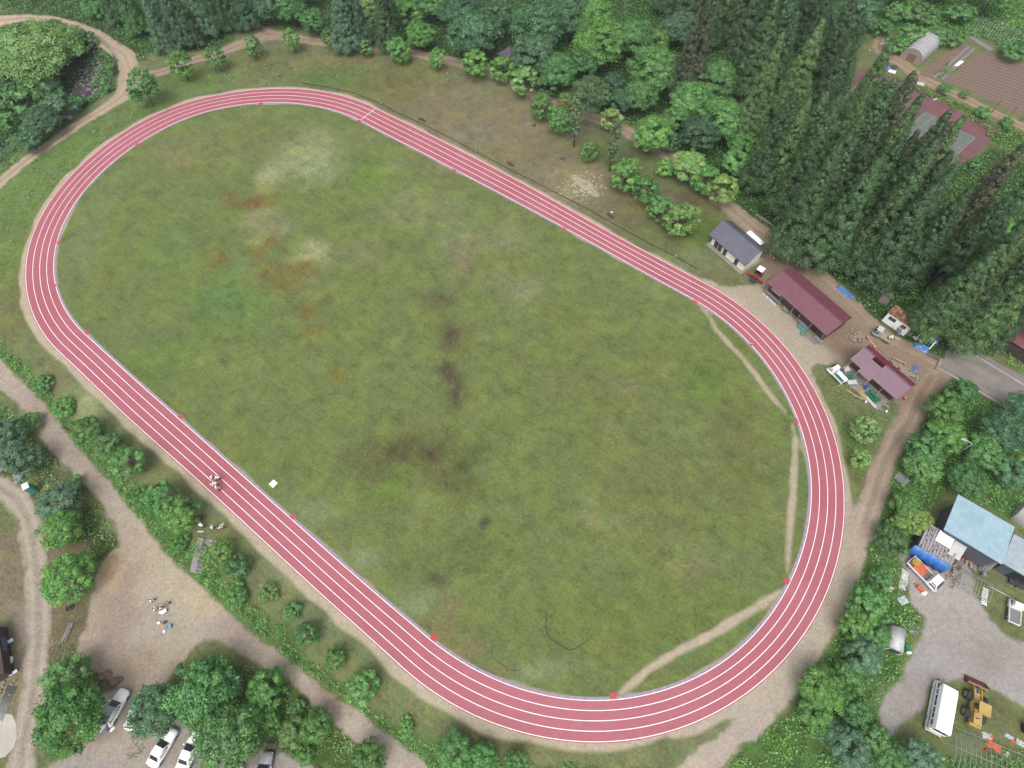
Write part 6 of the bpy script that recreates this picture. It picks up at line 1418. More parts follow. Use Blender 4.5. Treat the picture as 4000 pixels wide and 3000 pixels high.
(x, y), a, l = place((3298, 1490), (3242, 1432), .75); kt = kei_truck((x, y, 0), a, 'white pickup loaded with a green sheet and white boards, beside the lilac sheened workshop', CARW, BEDGREY)
f = lambda u, v, z: (x + u * math.cos(a) - v * math.sin(a), y + u * math.sin(a) + v * math.cos(a), z)
tag(MB().box((0, 0, .1), (1.7, .75, .18), taper=(.9, .8)).build('green_sheet', paint('sheet_green', alb(50, 128, 92), .5, .2, 3, bump=.6, bscale=5), None, f(-.75, .35, .7), a), 'folded green sheet on the load bed of the white pickup', 'sheet')
tag(MB().box((0, 0, .12), (1.95, .7, .2)).box((.1, .05, .25), (1.7, .55, .06), .06).build('board_load', WHITEP, None, f(-.8, -.34, .7), a), 'stack of white boards on the load bed of the white pickup', 'boards')
(x, y), a, l = place((3566, 2188), (3668, 2292), 1.0); kt = kei_truck((x, y, 0), a, 'long white flatbed truck carrying an orange sheet and a yellow machine', CARW, BEDGREY, 4.75, 1.72, long=True)
f = lambda u, v, z: (x + u * math.cos(a) - v * math.sin(a), y + u * math.sin(a) + v * math.cos(a), z)
m = MB()
for i in range(7):
    for j in range(6): m.v.append((-.75 + 1.5 * i / 6, -.8 + 1.6 * j / 5, .12 + .12 * math.sin(i * 1.3 + j) + (.1 if j in (0, 5) else .22)))
for i in range(6):
    for j in range(5): m.f.append((i * 6 + j, i * 6 + 6 + j, i * 6 + 7 + j, i * 6 + 1 + j)); m.m.append(0); m.sm.append(False)
o = tag(m.build('orange_sheet', ORANGE, None, f(-.75, 0, .68), a), 'crumpled orange sheet on the bed of the long white flatbed truck', 'sheet'); o.modifiers.new('thick', 'SOLIDIFY').thickness = .02
YEL = paint('machine_yellow', alb(206, 164, 74), .5, .12, 3, dirt=alb(150, 116, 60), dirt_amt=.5)
m = MB().cyl((0, 0, .35), .5, .5, 20).cyl((0, 0, .66), .22, .16, 16).box((.3, .3, .3), (.35, .3, .5)); tag(m.build('yellow_machine', YEL, None, f(-1.75, 0, .68), a), 'round yellow machine at the rear of the long flatbed truck', 'machine')
(x, y), a, l = place((3930, 2430), (3985, 2342), .9); a = math.radians(62); kei_truck((x + .3, y - .1, 0), a, 'white pickup with an empty grey bed at the right edge of the gravel yard', CARW, BEDGREY)

# --- white bus
a_ = Vector(plane_point(3690, 2660, 2.55)); b_ = Vector(plane_point(3656, 2840, 2.55)); d = (a_ - b_).normalized(); hd = math.atan2(d.y, d.x); Lb = 6.1; Wb = 1.98
nrm = Vector((d.y, -d.x)); c = (a_ + b_) / 2 + nrm * (Wb / 2 - .1)
t = empty('bus', (c.x, c.y, 0), hd, 'white minibus with a blue side stripe parked beside the yellow loader', 'bus'); h, w = Lb / 2, Wb / 2
BUSW = paint('bus_white', (.76, .77, .76), .35, .04, 1); BST = paint('bus_stripe', alb(108, 170, 190), .4, .06)
loft([(-h, w * .94, w * .92, .4, 1.3), (-h + .1, w, w * .97, .34, 1.36), (h - .3, w, w * .97, .34, 1.36), (h, w * .92, w * .86, .42, 1.2)], BUSW, 'body', t, False)
loft([(-h + .06, w * .97, w * .86, 1.34, 2.46), (-h + .3, w * .98, w * .88, 1.34, 2.55), (h - .9, w * .98, w * .88, 1.34, 2.55), (h - .5, w * .97, w * .86, 1.34, 2.42), (h - .08, w * .96, w * .9, 1.3, 1.42)], BUSW, 'upper_body', t, False)
MB().box((-.25, 0, 2.585), (Lb - 1.2, Wb * .8, .06), taper=(.98, .92)).build('roof', WHITEP, t)
for s in (-1, 1):
    y0, y1 = s * w * .985, s * w * .915; xs = [(-2.6, -1.95), (-1.75, -1.12), (-1.06, -.42), (-.22, .42), (.48, 1.1), (1.28, 1.5), (1.6, 1.82), (2.0, 2.6)]
    for x0, x1 in xs:
        fl_ = panel('side_window', [(x0, y0 * 1.0, 1.52), (x1, y0 * 1.0, 1.52), (x1, y1, 2.18), (x0, y1, 2.18)][::s], GLASS, t, .03)
    boxpart('side_stripe', (-.1, s * (w + .004), .98), (Lb - .5, .02, .16), BST, t)
    m = MB()
    for k in range(5):                                               # five worn dark characters on the side
        x = -2.0 + .27 * k; m.box((x, s * (w + .008), 1.24), (.16, .015, .03)).box((x + .02, s * (w + .008), 1.2), (.03, .015, .16)).box((x - .04, s * (w + .008), 1.16), (.1, .015, .03), ry=.5)
    m.build('lettering', BLACK, t)
    boxpart('headlight', (h - .03, s * w * .66, .8), (.1, .3, .2), LAMP, t); boxpart('tail_light', (-h - .01, s * w * .8, .9), (.06, .16, .34), TAIL, t); boxpart('mirror', (h - .1, s * (w + .16), 1.7), (.08, .16, .3), BLACK, t)
    for x in (h - 1.0, -h + 1.35): wheel(t, x, s * (w - .12), .36, .22)
panel('windscreen', [(h - .1, -w * .84, 1.44), (h - .1, w * .84, 1.44), (h - .5, w * .78, 2.32), (h - .5, -w * .78, 2.32)], GLASS, t, .04)
panel('rear_window', [(-h + .06, w * .8, 1.5), (-h + .06, -w * .8, 1.5), (-h + .08, -w * .76, 2.2), (-h + .08, w * .76, 2.2)], GLASS, t, .04)
boxpart('bumper', (-h - .06, 0, .48), (.14, Wb * .96, .2), OFFW, t); boxpart('bumper', (h + .02, 0, .48), (.14, Wb * .9, .2), OFFW, t)

# --- yellow wheel loader
a_ = Vector(plane_point(3808, 2822, 1.0)); b_ = Vector(plane_point(3822, 2690, 1.0)); hd = math.atan2((b_ - a_).y, (b_ - a_).x); c = plane_point(3806, 2762, .6)
YELM = paint('loader_yellow', alb(212, 180, 104), .5, .1, 2, dirt=alb(150, 122, 78), dirt_amt=.4); LOADR = paint('bucket_maroon', alb(118, 66, 74), .6, .2, 3, dirt=alb(90, 56, 56))
t = empty('wheel_loader', (c[0], c[1], 0), hd, 'yellow wheel loader with a maroon bucket parked next to the white bus', 'loader')
MB().box((-1.25, 0, 1.05), (1.9, 1.0, 1.0), taper=(.96, .92)).box((-2.25, 0, .8), (.25, 1.3, .6)).build('engine_cover', YELM, t)
MB().box((-.1, 0, .75), (1.3, 1.15, .45)).box((1.1, 0, .8), (1.2, .9, .4)).build('frame', YELM, t)
cb = boxpart('canopy', (-.25, -.1, 2.5), (1.45, 1.35, .1), YELM, t)
for x in (-.85, .35):
    for y in (-.65, .45): MB().bar((x, y, 1.0), (x, y, 2.46), .07).build('canopy_post', YELM, t)
boxpart('seat', (-.35, -.1, 1.35), (.5, .5, .5), BLACK, t); boxpart('console', (.25, -.1, 1.3), (.2, .8, .55), DGREY, t)
MB().cyl((-1.5, .2, 1.75), .06, .5, 10).build('exhaust', DGREY, t); boxpart('rear_light', (-2.38, .5, 1.0), (.06, .2, .14), TAIL, t)
for s in (-1, 1):
    MB().bar((.7, s * .42, 1.25), (2.1, s * .42, .95), .14, .24).bar((2.1, s * .42, .95), (2.75, s * .42, .5), .14, .22).build('lift_arm', YELM, t)
    MB().bar((.8, s * .2, .95), (2.2, s * .2, .85), .1).build('cylinder', STEEL, t)
m = MB(); pr = [(2.65, .15), (2.65, .95), (2.8, 1.05), (2.95, .5), (3.6, .12), (3.6, .06), (2.75, .06)]
m.prism(pr, -1.2, 1.2); m.build('bucket', LOADR, t); MB().box((2.6, 0, .9), (.06, 2.3, .12)).build('bucket_edge', paint('edge_yellow', alb(222, 200, 80), .5), t)
for s in (-1, 1):
    MB().prism([(2.66, .98), (2.82, 1.06), (3.62, .12), (3.6, .05), (2.7, .06)], s * 1.2 - .03, s * 1.2 + .03).build('bucket_cheek', LOADR, t)
    for x in (1.15, -1.0): wheel(t, x, s * .95, .6, .45, paint('loader_rim', alb(200, 172, 120), .5))

# --- red mower tractor with white canopy
ca = plane_point(2973, 1051, 1.9); fr = plane_point(2944, 1088, .8); hd = math.atan2(fr[1] - ca[1], fr[0] - ca[0]); RED = paint('mower_red', alb(176, 48, 66), .4, .1, 3)
t = empty('mower_tractor', (ca[0] + math.cos(hd) * .7, ca[1] + math.sin(hd) * .7, 0), hd, 'red ride-on mower with a white canopy beside the slate roofed house', 'mower')
MB().box((-.7, 0, 1.95), (1.25, 1.25, .09), taper=(.95, .95)).build('canopy', WHITEP, t)
for x in (-1.2, -.2):
    for y in (-.5, .5): MB().bar((x, y, .6), (x, y, 1.92), .05).build('canopy_post', BLACK, t)
MB().box((.3, 0, .85), (.85, .8, .4), taper=(.92, .9)).build('hood', RED, t)
MB().box((-.2, 0, .5), (2.2, .7, .3)).build('chassis', BLACK, t); boxpart('seat', (-.75, 0, .85), (.45, .5, .45), BLACK, t)
MB().box((1.2, 0, .4), (.6, 1.1, .28), taper=(.9, .92)).build('front_deck', paint('deck_dark', alb(74, 78, 104), .4, .15), t)
for s in (-1, 1):
    d_ = MB().box((.45, s * 1.25, .42), (.42, .85, .28), taper=(.85, .9)).build('side_deck', RED, t); MB().bar((.4, s * .4, .5), (.45, s * .9, .5), .08).build('deck_arm', BLACK, d_)
    for x, r_ in ((.75, .3), (-1.0, .38)): wheel(t, x, s * .58, r_, .26)
MB().cyl((-.05, 0, 1.1), .17, .04, 14).bar((-.05, 0, .75), (-.05, 0, 1.1), .04).build('steering_wheel', BLACK, t)

# ------------------------------------------------------------------ people
SKIN = paint('skin', alb(214, 168, 140), .6, .05); HAIR = paint('hair_black', (.012, .011, .012), .6, .1)
SHIRT = paint('shirt_white', (.82, .82, .82), .8, .05, 4); SHIRTY = paint('shirt_yellow', alb(232, 232, 170), .8, .06, 4); NAVY = paint('trousers_navy', alb(62, 66, 92), .85, .1, 4); SHOEW = paint('shoe_white', alb(224, 222, 214), .7); CAPW = paint('cap_white', (.78, .78, .78), .7)
BLUEW = paint('work_blue', alb(56, 76, 140), .8, .1, 4)
def skin_obj(name, V, E, Rd, mat, parent, root=0, sub=2):
    me = bpy.data.meshes.new(name); me.from_pydata(V, E, []); me.materials.append(mat)
    o = bpy.data.objects.new(name, me); COL.objects.link(o); o.parent = parent
    o.modifiers.new('skin', 'SKIN'); o.modifiers['skin'].use_smooth_shade = True
    if not me.skin_vertices: me.skin_vertices.new()
    for i, r in enumerate(Rd): me.skin_vertices[0].data[i].radius = (r, r) if not hasattr(r, '__len__') else r
    me.skin_vertices[0].data[root].use_root = True
    s = o.modifiers.new('smooth', 'SUBSURF'); s.levels = sub; s.render_levels = sub
    return o
POSES = {
 'stand': dict(hz=.92, lean=.08, kn=[(.03, .1, .49), (.02, -.1, .49)], an=[(-.02, .11, .08), (-.03, -.11, .08)], el=[(.02, .25, 1.12), (.04, -.25, 1.12)], wr=[(.16, .24, .9), (.2, -.2, .93)]),
 'walk': dict(hz=.9, lean=.14, kn=[(.22, .1, .5), (-.03, -.1, .47)], an=[(.26, .1, .08), (-.32, -.1, .16)], el=[(-.16, .25, 1.12), (.14, -.25, 1.14)], wr=[(-.1, .27, .9), (.34, -.2, 1.0)]),
 'bend': dict(hz=.84, lean=.85, kn=[(.12, .12, .47), (.06, -.12, .47)], an=[(.0, .13, .08), (-.06, -.13, .08)], el=[(.5, .24, .86), (.5, -.24, .86)], wr=[(.6, .16, .62), (.58, -.18, .6)]),
 'squat': dict(hz=.34, lean=.55, kn=[(.3, .17, .44), (.3, -.17, .44)], an=[(.06, .15, .08), (.06, -.15, .08)], el=[(.36, .26, .56), (.36, -.26, .56)], wr=[(.54, .12, .44), (.52, -.14, .4)]),
 'reach': dict(hz=.9, lean=.3, kn=[(.1, .12, .48), (-.02, -.12, .48)], an=[(.12, .13, .08), (-.2, -.13, .1)], el=[(.3, .24, 1.12), (.26, -.26, 1.08)], wr=[(.56, .2, 1.14), (.46, -.16, .92)]),
 'kneel': dict(hz=.5, lean=.3, kn=[(.36, .12, .5), (.1, -.12, .07)], an=[(.34, .12, .08), (-.32, -.12, .07)], el=[(.3, .26, .72), (.26, -.26, .7)], wr=[(.5, .12, .58), (.46, -.12, .55)]),
}
def person(loc, hd, pose, label, shirt=SHIRT, pants=NAVY, cap=False, shoe=SHOEW, group=None, z=0.0, helmet=None):
    P = POSES[pose]; t = empty('person', (loc[0], loc[1], (loc[2] if len(loc) > 2 else 0) + z), hd, label, 'person', group)
    hz, ln = P['hz'], P['lean']; dx, dz = math.sin(ln), math.cos(ln)
    pel = Vector((0, 0, hz)); tor = lambda s: pel + Vector((dx * s, 0, dz * s))
    ch, nb = tor(.34), tor(.52); hd_ = nb + Vector((dx * .07 + .03, 0, dz * .1 + .02)); hl = ln * .45
    top = hd_ + Vector((math.sin(hl) * .13, 0, math.cos(hl) * .13)); chin = hd_ + Vector((math.sin(hl) * .02 + .02, 0, .0))
    sh = [tor(.47) + Vector((0, s * .18, 0)) for s in (1, -1)]; hip = [pel + Vector((0, s * .09, -.05)) for s in (1, -1)]
    V = [pel, tor(.16), ch, tor(.47), nb, chin, top]; E = [(0, 1), (1, 2), (2, 3), (3, 4), (4, 5), (5, 6)]; Rd = [.125, .11, .13, .1, .055, .085, .075]
    for i, s in enumerate((1, -1)):
        el, wr = Vector(P['el'][i]), Vector(P['wr'][i]); b = len(V); hdv = (wr - el).normalized(); side = Vector((0, -s, 0)); up = hdv.cross(side)
        palm = wr + hdv * .05; kn = palm + hdv * .045
        V += [sh[i], el, wr, palm, kn]; E += [(3, b), (b, b + 1), (b + 1, b + 2), (b + 2, b + 3), (b + 3, b + 4)]; Rd += [.06, .04, .028, (.036, .018), (.036, .016)]
        for k, (o_, l_) in enumerate(((-.03, .06), (-.01, .072), (.01, .067), (.03, .052))):   # four curled fingers
            q = len(V); p0 = kn + up * o_; p1 = p0 + hdv * l_ * .55; p2 = p1 + (hdv * .6 + side * .6).normalized() * l_ * .5
            V += [p1, p2]; E += [(b + 4, q), (q, q + 1)]; Rd += [.0095, .008]
        q = len(V); p1 = palm + up * .045 + hdv * .01; V += [p1, p1 + (hdv * .7 + up * .25 + side * .3).normalized() * .045]; E += [(b + 3, q), (q, q + 1)]; Rd += [.012, .009]
        kn_, an = Vector(P['kn'][i]), Vector(P['an'][i]); q = len(V); toe = Vector((an.x + .15, an.y + s * .02, max(.035, an.z - .045)))
        V += [hip[i], kn_, an, toe]; E += [(0, q), (q, q + 1), (q + 1, q + 2), (q + 2, q + 3)]; Rd += [.085, .055, .038, .034]
    skin_obj('body', V, E, Rd, SKIN, t)
    V = [tor(-.02), tor(.16), ch, tor(.46), tor(.51)]; E = [(0, 1), (1, 2), (2, 3), (3, 4)]; Rd = [(.15, .135), (.145, .125), (.165, .135), (.12, .1), (.07, .07)]
    for i in (0, 1):
        el, wr = Vector(P['el'][i]), Vector(P['wr'][i]); b = len(V); V += [sh[i], el, el.lerp(wr, .75)]; E += [(3, b), (b, b + 1), (b + 1, b + 2)]; Rd += [.085, .062, .05]
    skin_obj('shirt', V, E, Rd, shirt, t, 1)
    V = [pel, pel + Vector((dx * .09, 0, dz * .09))]; E = [(0, 1)]; Rd = [(.15, .135), (.14, .125)]
    for i in (0, 1):
        b = len(V); kn_, an = Vector(P['kn'][i]), Vector(P['an'][i]); V += [hip[i], kn_, an.lerp(kn_, .08)]; E += [(0, b), (b, b + 1), (b + 1, b + 2)]; Rd += [.105, .075, .062]
    skin_obj('trousers', V, E, Rd, pants, t)
    for i in (0, 1):
        an = Vector(P['an'][i]); skin_obj('shoe', [(an.x - .05, an.y, max(.045, an.z - .03)), (an.x + .06, an.y, max(.05, an.z - .03)), (an.x + .19, an.y, max(.04, an.z - .045))], [(0, 1), (1, 2)], [.055, .055, .045], shoe, t, 0, 1)
    ax = Vector((math.sin(hl), 0, math.cos(hl))); fw = Vector((math.cos(hl), 0, -math.sin(hl)))
    hc = hd_ + ax * .085 - fw * .012
    m = MB().blob(tuple(hc), (.108, .092, .1), 2, rough=.04) if not cap else MB().blob(tuple(hc), (.105, .09, .09), 2, rough=.02)
    hr = m.build('hair', HAIR, t); s_ = hr.modifiers.new('smooth', 'SUBSURF'); s_.levels = s_.render_levels = 2
    f0 = hd_ + ax * .05 + fw * .098
    MB().blob(tuple(f0 - ax * .025), (.02, .014, .022), 1, rough=.05).build('nose', SKIN, t)
    MB().blob(tuple(f0 + ax * .01 + Vector((-.012, .033, 0))), (.008, .013, .008), 1, rough=.05).blob(tuple(f0 + ax * .01 + Vector((-.012, -.033, 0))), (.008, .013, .008), 1, rough=.05).build('eyes', BLACK, t)
    MB().blob(tuple(f0 - ax * .06 - fw * .012), (.008, .026, .007), 1, rough=.05).build('mouth', paint('lips', alb(176, 96, 92), .6) if 'lips' not in MATS else MATS['lips'], t)
    MB().blob(tuple(hd_ + ax * .03 + Vector((0, .094, 0))), (.02, .01, .03), 1, rough=.05).blob(tuple(hd_ + ax * .03 + Vector((0, -.094, 0))), (.02, .01, .03), 1, rough=.05).build('ears', SKIN, t)
    if cap:
        m = MB().blob(tuple(hc + ax * .02), (.125, .115, .1), 4, rough=.03); m.cyl(tuple(hc + ax * -.01 + fw * .05), .15, .02, 18)
        o = m.build('cap', helmet or CAPW, t)
    return t
PG = 'group in white shirts standing on the track'
for px, py, hd, pose, lab, kw in [(840, 1872, 160, 'walk', 'person in a white shirt, upper left of the group on the track', {}), (864, 1874, 175, 'bend', 'dark haired person bending over, right of the upper pair on the track', {}), (845, 1887, 200, 'kneel', 'person in a white shirt kneeling among the group on the track', {}),
                                  (855, 1899, 330, 'stand', 'person in a round white hat in the middle of the group on the track', dict(cap=True)), (843, 1905, 120, 'reach', 'person in a white shirt on the left of the lower trio on the track', {}), (862, 1917, 140, 'stand', 'person in a pale yellow shirt, lowest of the group on the track', dict(shirt=SHIRTY, cap=True))]:
    x, y = plane_point(px, py, .0); person((x, y), R(hd), pose, lab, group=PG, z=.016, **kw)
PG = 'group in white shirts on the grass by the concrete steps'
for px, py, hd, pose, lab, kw in [(790, 2044, 150, 'bend', 'person in a pale yellow shirt bending beside the black case under the tree', dict(shirt=SHIRTY)), (801, 2060, 150, 'bend', 'dark haired person in a white shirt next to the one in pale yellow', {}), (842, 2066, 165, 'walk', 'person in a white shirt walking, third from the tree', {}), (878, 2066, 175, 'reach', 'person in a white shirt holding a white board, farthest from the tree', {})]:
    g = G(px, py); person(g, R(hd), pose, lab, group=PG, **kw)
PG = 'drone crew crouching on the gravel'
for px, py, hd, pose, lab, kw in [(606, 2346, 190, 'kneel', 'person in a white shirt sitting with legs out, above the folding table', {}), (620, 2379, 200, 'kneel', 'dark haired person in a white shirt left of the folding table', dict(cap=False)), (634, 2377, 20, 'kneel', 'person in a white shirt leaning towards the folding table from the right', {})]:
    g = G(px, py); person(g, R(hd), pose, lab, group=PG, **kw)
x, y, a = GT; person((x - 1.0 * math.cos(a), y - 1.0 * math.sin(a)), a + 2.2, 'kneel', 'worker in a white cap bending over the load bed of the grey pickup', z=.7, cap=True)
p = wk_local(.35, -1.35); person(p, wk.rotation_euler.z + 1.2, 'bend', 'worker in blue overalls stooping beside the white table at the workshop', shirt=BLUEW, pants=BLUEW, shoe=BLACK)

# ------------------------------------------------------------------ small things
def small(name, px, py, mb, mat, label, cat, rz=0, group=None, z=0.0):
    g = G(px, py); return tag(mb.build(name, mat, None, (g.x, g.y, g.z + z), R(rz)), label, cat, group)
small('white_board', 1068, 1890, MB().box((0, 0, .05), (.95, .95, .06)).box((0, 0, .015), (.8, .8, .03)), WHITEP, 'square white board lying on the field beside the straight', 'board', 50)
small('sign_board', 882, 2057, MB().box((0, 0, 1.1), (.5, .05, .35)).bar((0, 0, .05), (0, 0, 1.0), .03), WHITEP, 'white clip board held up beside the last person on the grass', 'board', 60)
small('black_case', 781, 2025, MB().box((0, 0, .2), (.75, .55, .36)).box((0, 0, .4), (.7, .5, .05)).box((-.2, -.3, .25), (.12, .06, .1)), BLACK, 'black hard case on the grass beside the person in pale yellow', 'case', 55)
small('white_tube', 786, 2077, MB().tube([(-.5, 0, .14), (-.4, 0, .14), (.4, 0, .14), (.5, 0, .14)], [.06, .14, .14, .08], 12), OFFW, 'white bolster shaped case on the grass above the concrete steps', 'case', 0)
small('folding_table', 645, 2390, MB().box((0, 0, .42), (.75, .5, .04)).bar((-.32, -.2, 0), (.32, .2, .4), .03).bar((-.32, .2, 0), (.32, -.2, .4), .03), WHITEP, 'small white folding table between the crouching drone crew', 'table', 30)
small('white_stool', 631, 2394, MB().cyl((0, 0, .38), .18, .05, 16).bar((-.12, -.1, 0), (.1, .1, .36), .025).bar((.12, -.1, 0), (-.1, .1, .36), .025), WHITEP, 'round white stool beside the small folding table', 'stool')
g = G(664, 2355); t = empty('drone', (g.x, g.y, g.z), .4, 'small dark drone standing on the gravel beside the crew', 'drone')
MB().box((0, 0, .2), (.32, .2, .12), taper=(.8, .8)).build('body', BLACK, t)
for sx in (-1, 1):
    for sy in (-1, 1):
        o = MB().bar((0, 0, .22), (sx * .32, sy * .32, .24), .03).cyl((sx * .32, sy * .32, .25), .04, .06, 10).build('arm', BLACK, t); MB().box((sx * .32, sy * .32, .29), (.34, .03, .01), .7 * sx * sy).build('propeller', DGREY, o)
    MB().bar((sx * .12, -.15, .02), (sx * .12, .15, .02), .02).bar((sx * .12, 0, .02), (sx * .06, 0, .18), .02).build('skid', BLACK, t)
small('backpack', 645, 2432, MB().blob((0, 0, .2), (.34, .26, .22), 3, rough=.1).box((0, -.16, .3), (.3, .16, .12)), paint('pack_grey', alb(98, 92, 108), .8, .1), 'grey backpack on the gravel below the drone crew', 'bag', 20)
small('blue_cooler', 667, 2446, MB().box((0, 0, .18), (.42, .5, .34)).box((-.02, 0, .37), (.44, .52, .05)), paint('cooler_blue', alb(118, 186, 226), .4, .06), 'light blue cool box beside the grey backpack', 'cool box', 15)
small('dark_bag', 659, 2448, MB().blob((0, 0, .17), (.24, .3, .18), 8, rough=.12), paint('bag_grey', alb(92, 88, 86), .8, .1), 'dark grey bag leaning on the light blue cool box', 'bag')
small('plastic_bag', 622, 2434, MB().blob((0, 0, .14), (.25, .22, .16), 6, rough=.35), WHITEP, 'white plastic bag left of the grey backpack', 'bag')
small('white_cup', 643, 2467, MB().cyl((0, 0, .1), .16, .18, 14, r2=.19).cyl((0, 0, .2), .14, .02, 14), WHITEP, 'white bowl alone on the gravel below the backpack', 'bowl')
# concrete steps with a rusty rail
A = G(770, 2240); B = G(805, 2105); d = Vector((B.x - A.x, B.y - A.y)); t = empty('concrete_steps', (A.x, A.y, A.z), math.atan2(d.y, d.x), 'broad concrete steps with a dark handrail on the bank', 'steps')
m = MB(); Ls = d.length; ns = 11; rise = max(.12, (B.z - A.z) / ns + .01)
for k in range(ns): m.box((Ls * (k + .5) / ns, 0, rise * (k + 1) / 2 - .3), (Ls / ns - .012, 2.3, rise * (k + 1) + .6))
m.build('flight', OLDWOOD if False else paint('step_concrete', alb(172, 166, 164), .9, .25, 2, dirt=alb(120, 112, 108), dirt_amt=.6, dirt_scale=1.5), t)
m = MB().bar((.1, -.25, rise + .8), (Ls - .1, -.25, rise * ns + .85), .05).bar((.1, -.25, rise + .45), (Ls - .1, -.25, rise * ns + .5), .04)
for k in range(8): x = .2 + (Ls - .4) * k / 7; m.bar((x, -.25, rise * (x / Ls * ns) - .1), (x, -.25, rise * (x / Ls * ns) + .9), .05)
m.build('handrail', paint('rail_rust', alb(96, 80, 78), .8, .2), t)
# red take-off pads along the kerb, some with cones or a disc
PADS = [(535, 570), (1020, 405), (1403, 470), (1772, 667), (2200, 900), (2707, 1180), (3105, 1640), (3070, 2278), (2403, 2715), (1697, 2498), (1143, 2021), (702, 1625), (339, 1297), (230, 950)]
PL = ['red pad at the kerb on the upper left bend', 'red pad at the kerb on the crest of the far bend', 'red pad at the kerb beside the white finish line', 'red pad on the far straight, first after the finish line', 'red pad in the middle of the far straight', 'red pad at the end of the far straight opposite the slate roofed house', 'red pad on the right bend beside the worn sandy strip', 'red pad on the lower right bend', 'red pad at the bottom of the oval where the worn strip ends', 'red pad with a round disc at the bottom left bend', 'red pad on the near straight below the square white board', 'red pad on the near straight above the group', 'red pad at the top of the near straight', 'red pad on the left bend']
for (px, py), lab in zip(PADS, PL):
    i = nearest_ring(plane_point(px, py)); c = RING_IN[i]; nx_ = RING_IN[(i + 1) % NT] - RING_IN[i - 1]; a = math.atan2(nx_[1], nx_[0]); n_ = np.array([-math.sin(a), math.cos(a)])
    p = c + n_ * .45
    m = MB().box((0, 0, .045), (.85, .8, .05)).box((0, 0, .02), (.78, .72, .03))
    tag(m.build('marker_pad', PADRED, None, (*p, 0), a), lab, 'pad', 'red marker pads along the inner kerb')
    if 'disc' in lab:
        tag(MB().cyl((0, 0, .03), .26, .05, 20).cyl((0, 0, .07), .1, .04, 14).build('marker_disc', CONE, None, (*p, .072)), 'round red disc lying on a marker pad at the bottom left bend', 'disc')
def cone(px, py, lab, group, fallen=None):
    g = G(px, py); t = empty('traffic_cone', (g.x, g.y, g.z), fallen or 0, lab, 'cone', group)
    m = MB().cyl((0, 0, .38), .16, .68, 14, r2=.035); b = m.build('cone_body', CONE, t)
    s = MB().cyl((0, 0, .42), .128, .12, 14, r2=.1).build('band', WHITEP, t); f = MB().box((0, 0, .025), (.38, .38, .05)).build('base', CONE, t)
    if fallen is not None:
        t.rotation_euler = (R(82), 0, fallen); t.location.z += .17
    return t
CG2 = 'red traffic cones'
for px, py, lab, fl_ in [(1404, 474, 'red cone on the marker pad by the finish line', None), (2935, 1347, 'red cone on the kerb of the right bend', None), (222, 1116, 'red cone fallen on the kerb of the left bend', 1.0), (3006, 1000, 'red cone beside the slate roofed house, farther from the mower', None), (3019, 1013, 'red cone beside the slate roofed house, nearer the mower', None), (3060, 948, 'red cone at the foot of the cedars across the path', None),
                         (3386, 1321, 'red cone at the upper end of the striped bar behind the workshop', None), (3413, 1357, 'red cone at the lower end of the striped bar behind the workshop', None), (3488, 1404, 'red cone left of the rubble behind the workshop', None), (3532, 1423, 'red cone right of the rubble behind the workshop', None), (3527, 1561, 'red cone lying at the near corner of the workshop', 2.2)]:
    cone(px, py, lab, CG2, fl_)
STRIPE, _nt = nodes('striped_bar')
_co = N(_nt, 'ShaderNodeTexCoord').outputs['Object']; _s = N(_nt, 'ShaderNodeSeparateXYZ'); _nt.links.new(_co, _s.inputs[0])
_w = mth(_nt, 'GREATER_THAN', mth(_nt, 'SINE', mth(_nt, 'MULTIPLY', _s.outputs['X'], 14)), 0)
_p = N(_nt, 'ShaderNodeBsdfPrincipled', i_Roughness=.5); _nt.links.new(mixc(_nt, _w, alb(198, 70, 62), (.75, .75, .74)), _p.inputs['Base Color']); _nt.links.new(_p.outputs[0], N(_nt, 'ShaderNodeOutputMaterial').inputs[0])
for (a, b), lab in [(((3388, 1316), (3416, 1350)), 'red and white bar between two cones by the rubble pile behind the workshop'), (((3490, 1398), (3538, 1418)), 'red and white bar between two cones along the stone row behind the workshop')]:
    p, q = Vector(plane_point(*a, .65)), Vector(plane_point(*b, .65)); d = q - p
    tag(MB().tube([(0, 0, 0), (d.length, 0, 0)], .045, 10).tube([(-.03, 0, 0), (.0, 0, 0)], .06, 10).build('barrier_bar', STRIPE, None, (p.x, p.y, .65), math.atan2(d.y, d.x)), lab, 'barrier')
def rubble(px, py, n, sx, sy, lab, rz, sz=.22, mat=None):
    g = G(px, py); m = MB()
    for k in range(n):
        u, v = random.gauss(0, .45), random.gauss(0, .45); h = max(0, 1 - math.hypot(u, v)) * .35
        m.blob((u * sx, v * sy, h + .06), (sz * random.uniform(.6, 1.3), sz * random.uniform(.6, 1.2), sz * .7), k + px)
    return tag(m.build('rubble_pile', mat or paint('rubble_' + str(px), alb(168, 156, 144), .9, .25, 4), None, g, R(rz)), lab, 'rubble', kind='stuff')
rubble(3348, 1322, 90, 1.6, 1.5, 'heap of broken pale rubble in the dirt between the two red roofed sheds', 0)
rubble(3528, 1448, 90, 3.4, 1.1, 'long row of pale stones behind the lilac sheened workshop', -48, .26)
rubble(3722, 2235, 50, 1.4, 2.2, 'scattered brick rubble in front of the flatbed truck', -30, .18)
rubble(3780, 2200, 34, 1.4, .8, 'rubble and scraps at the foot of the barn wall', -40, .2)
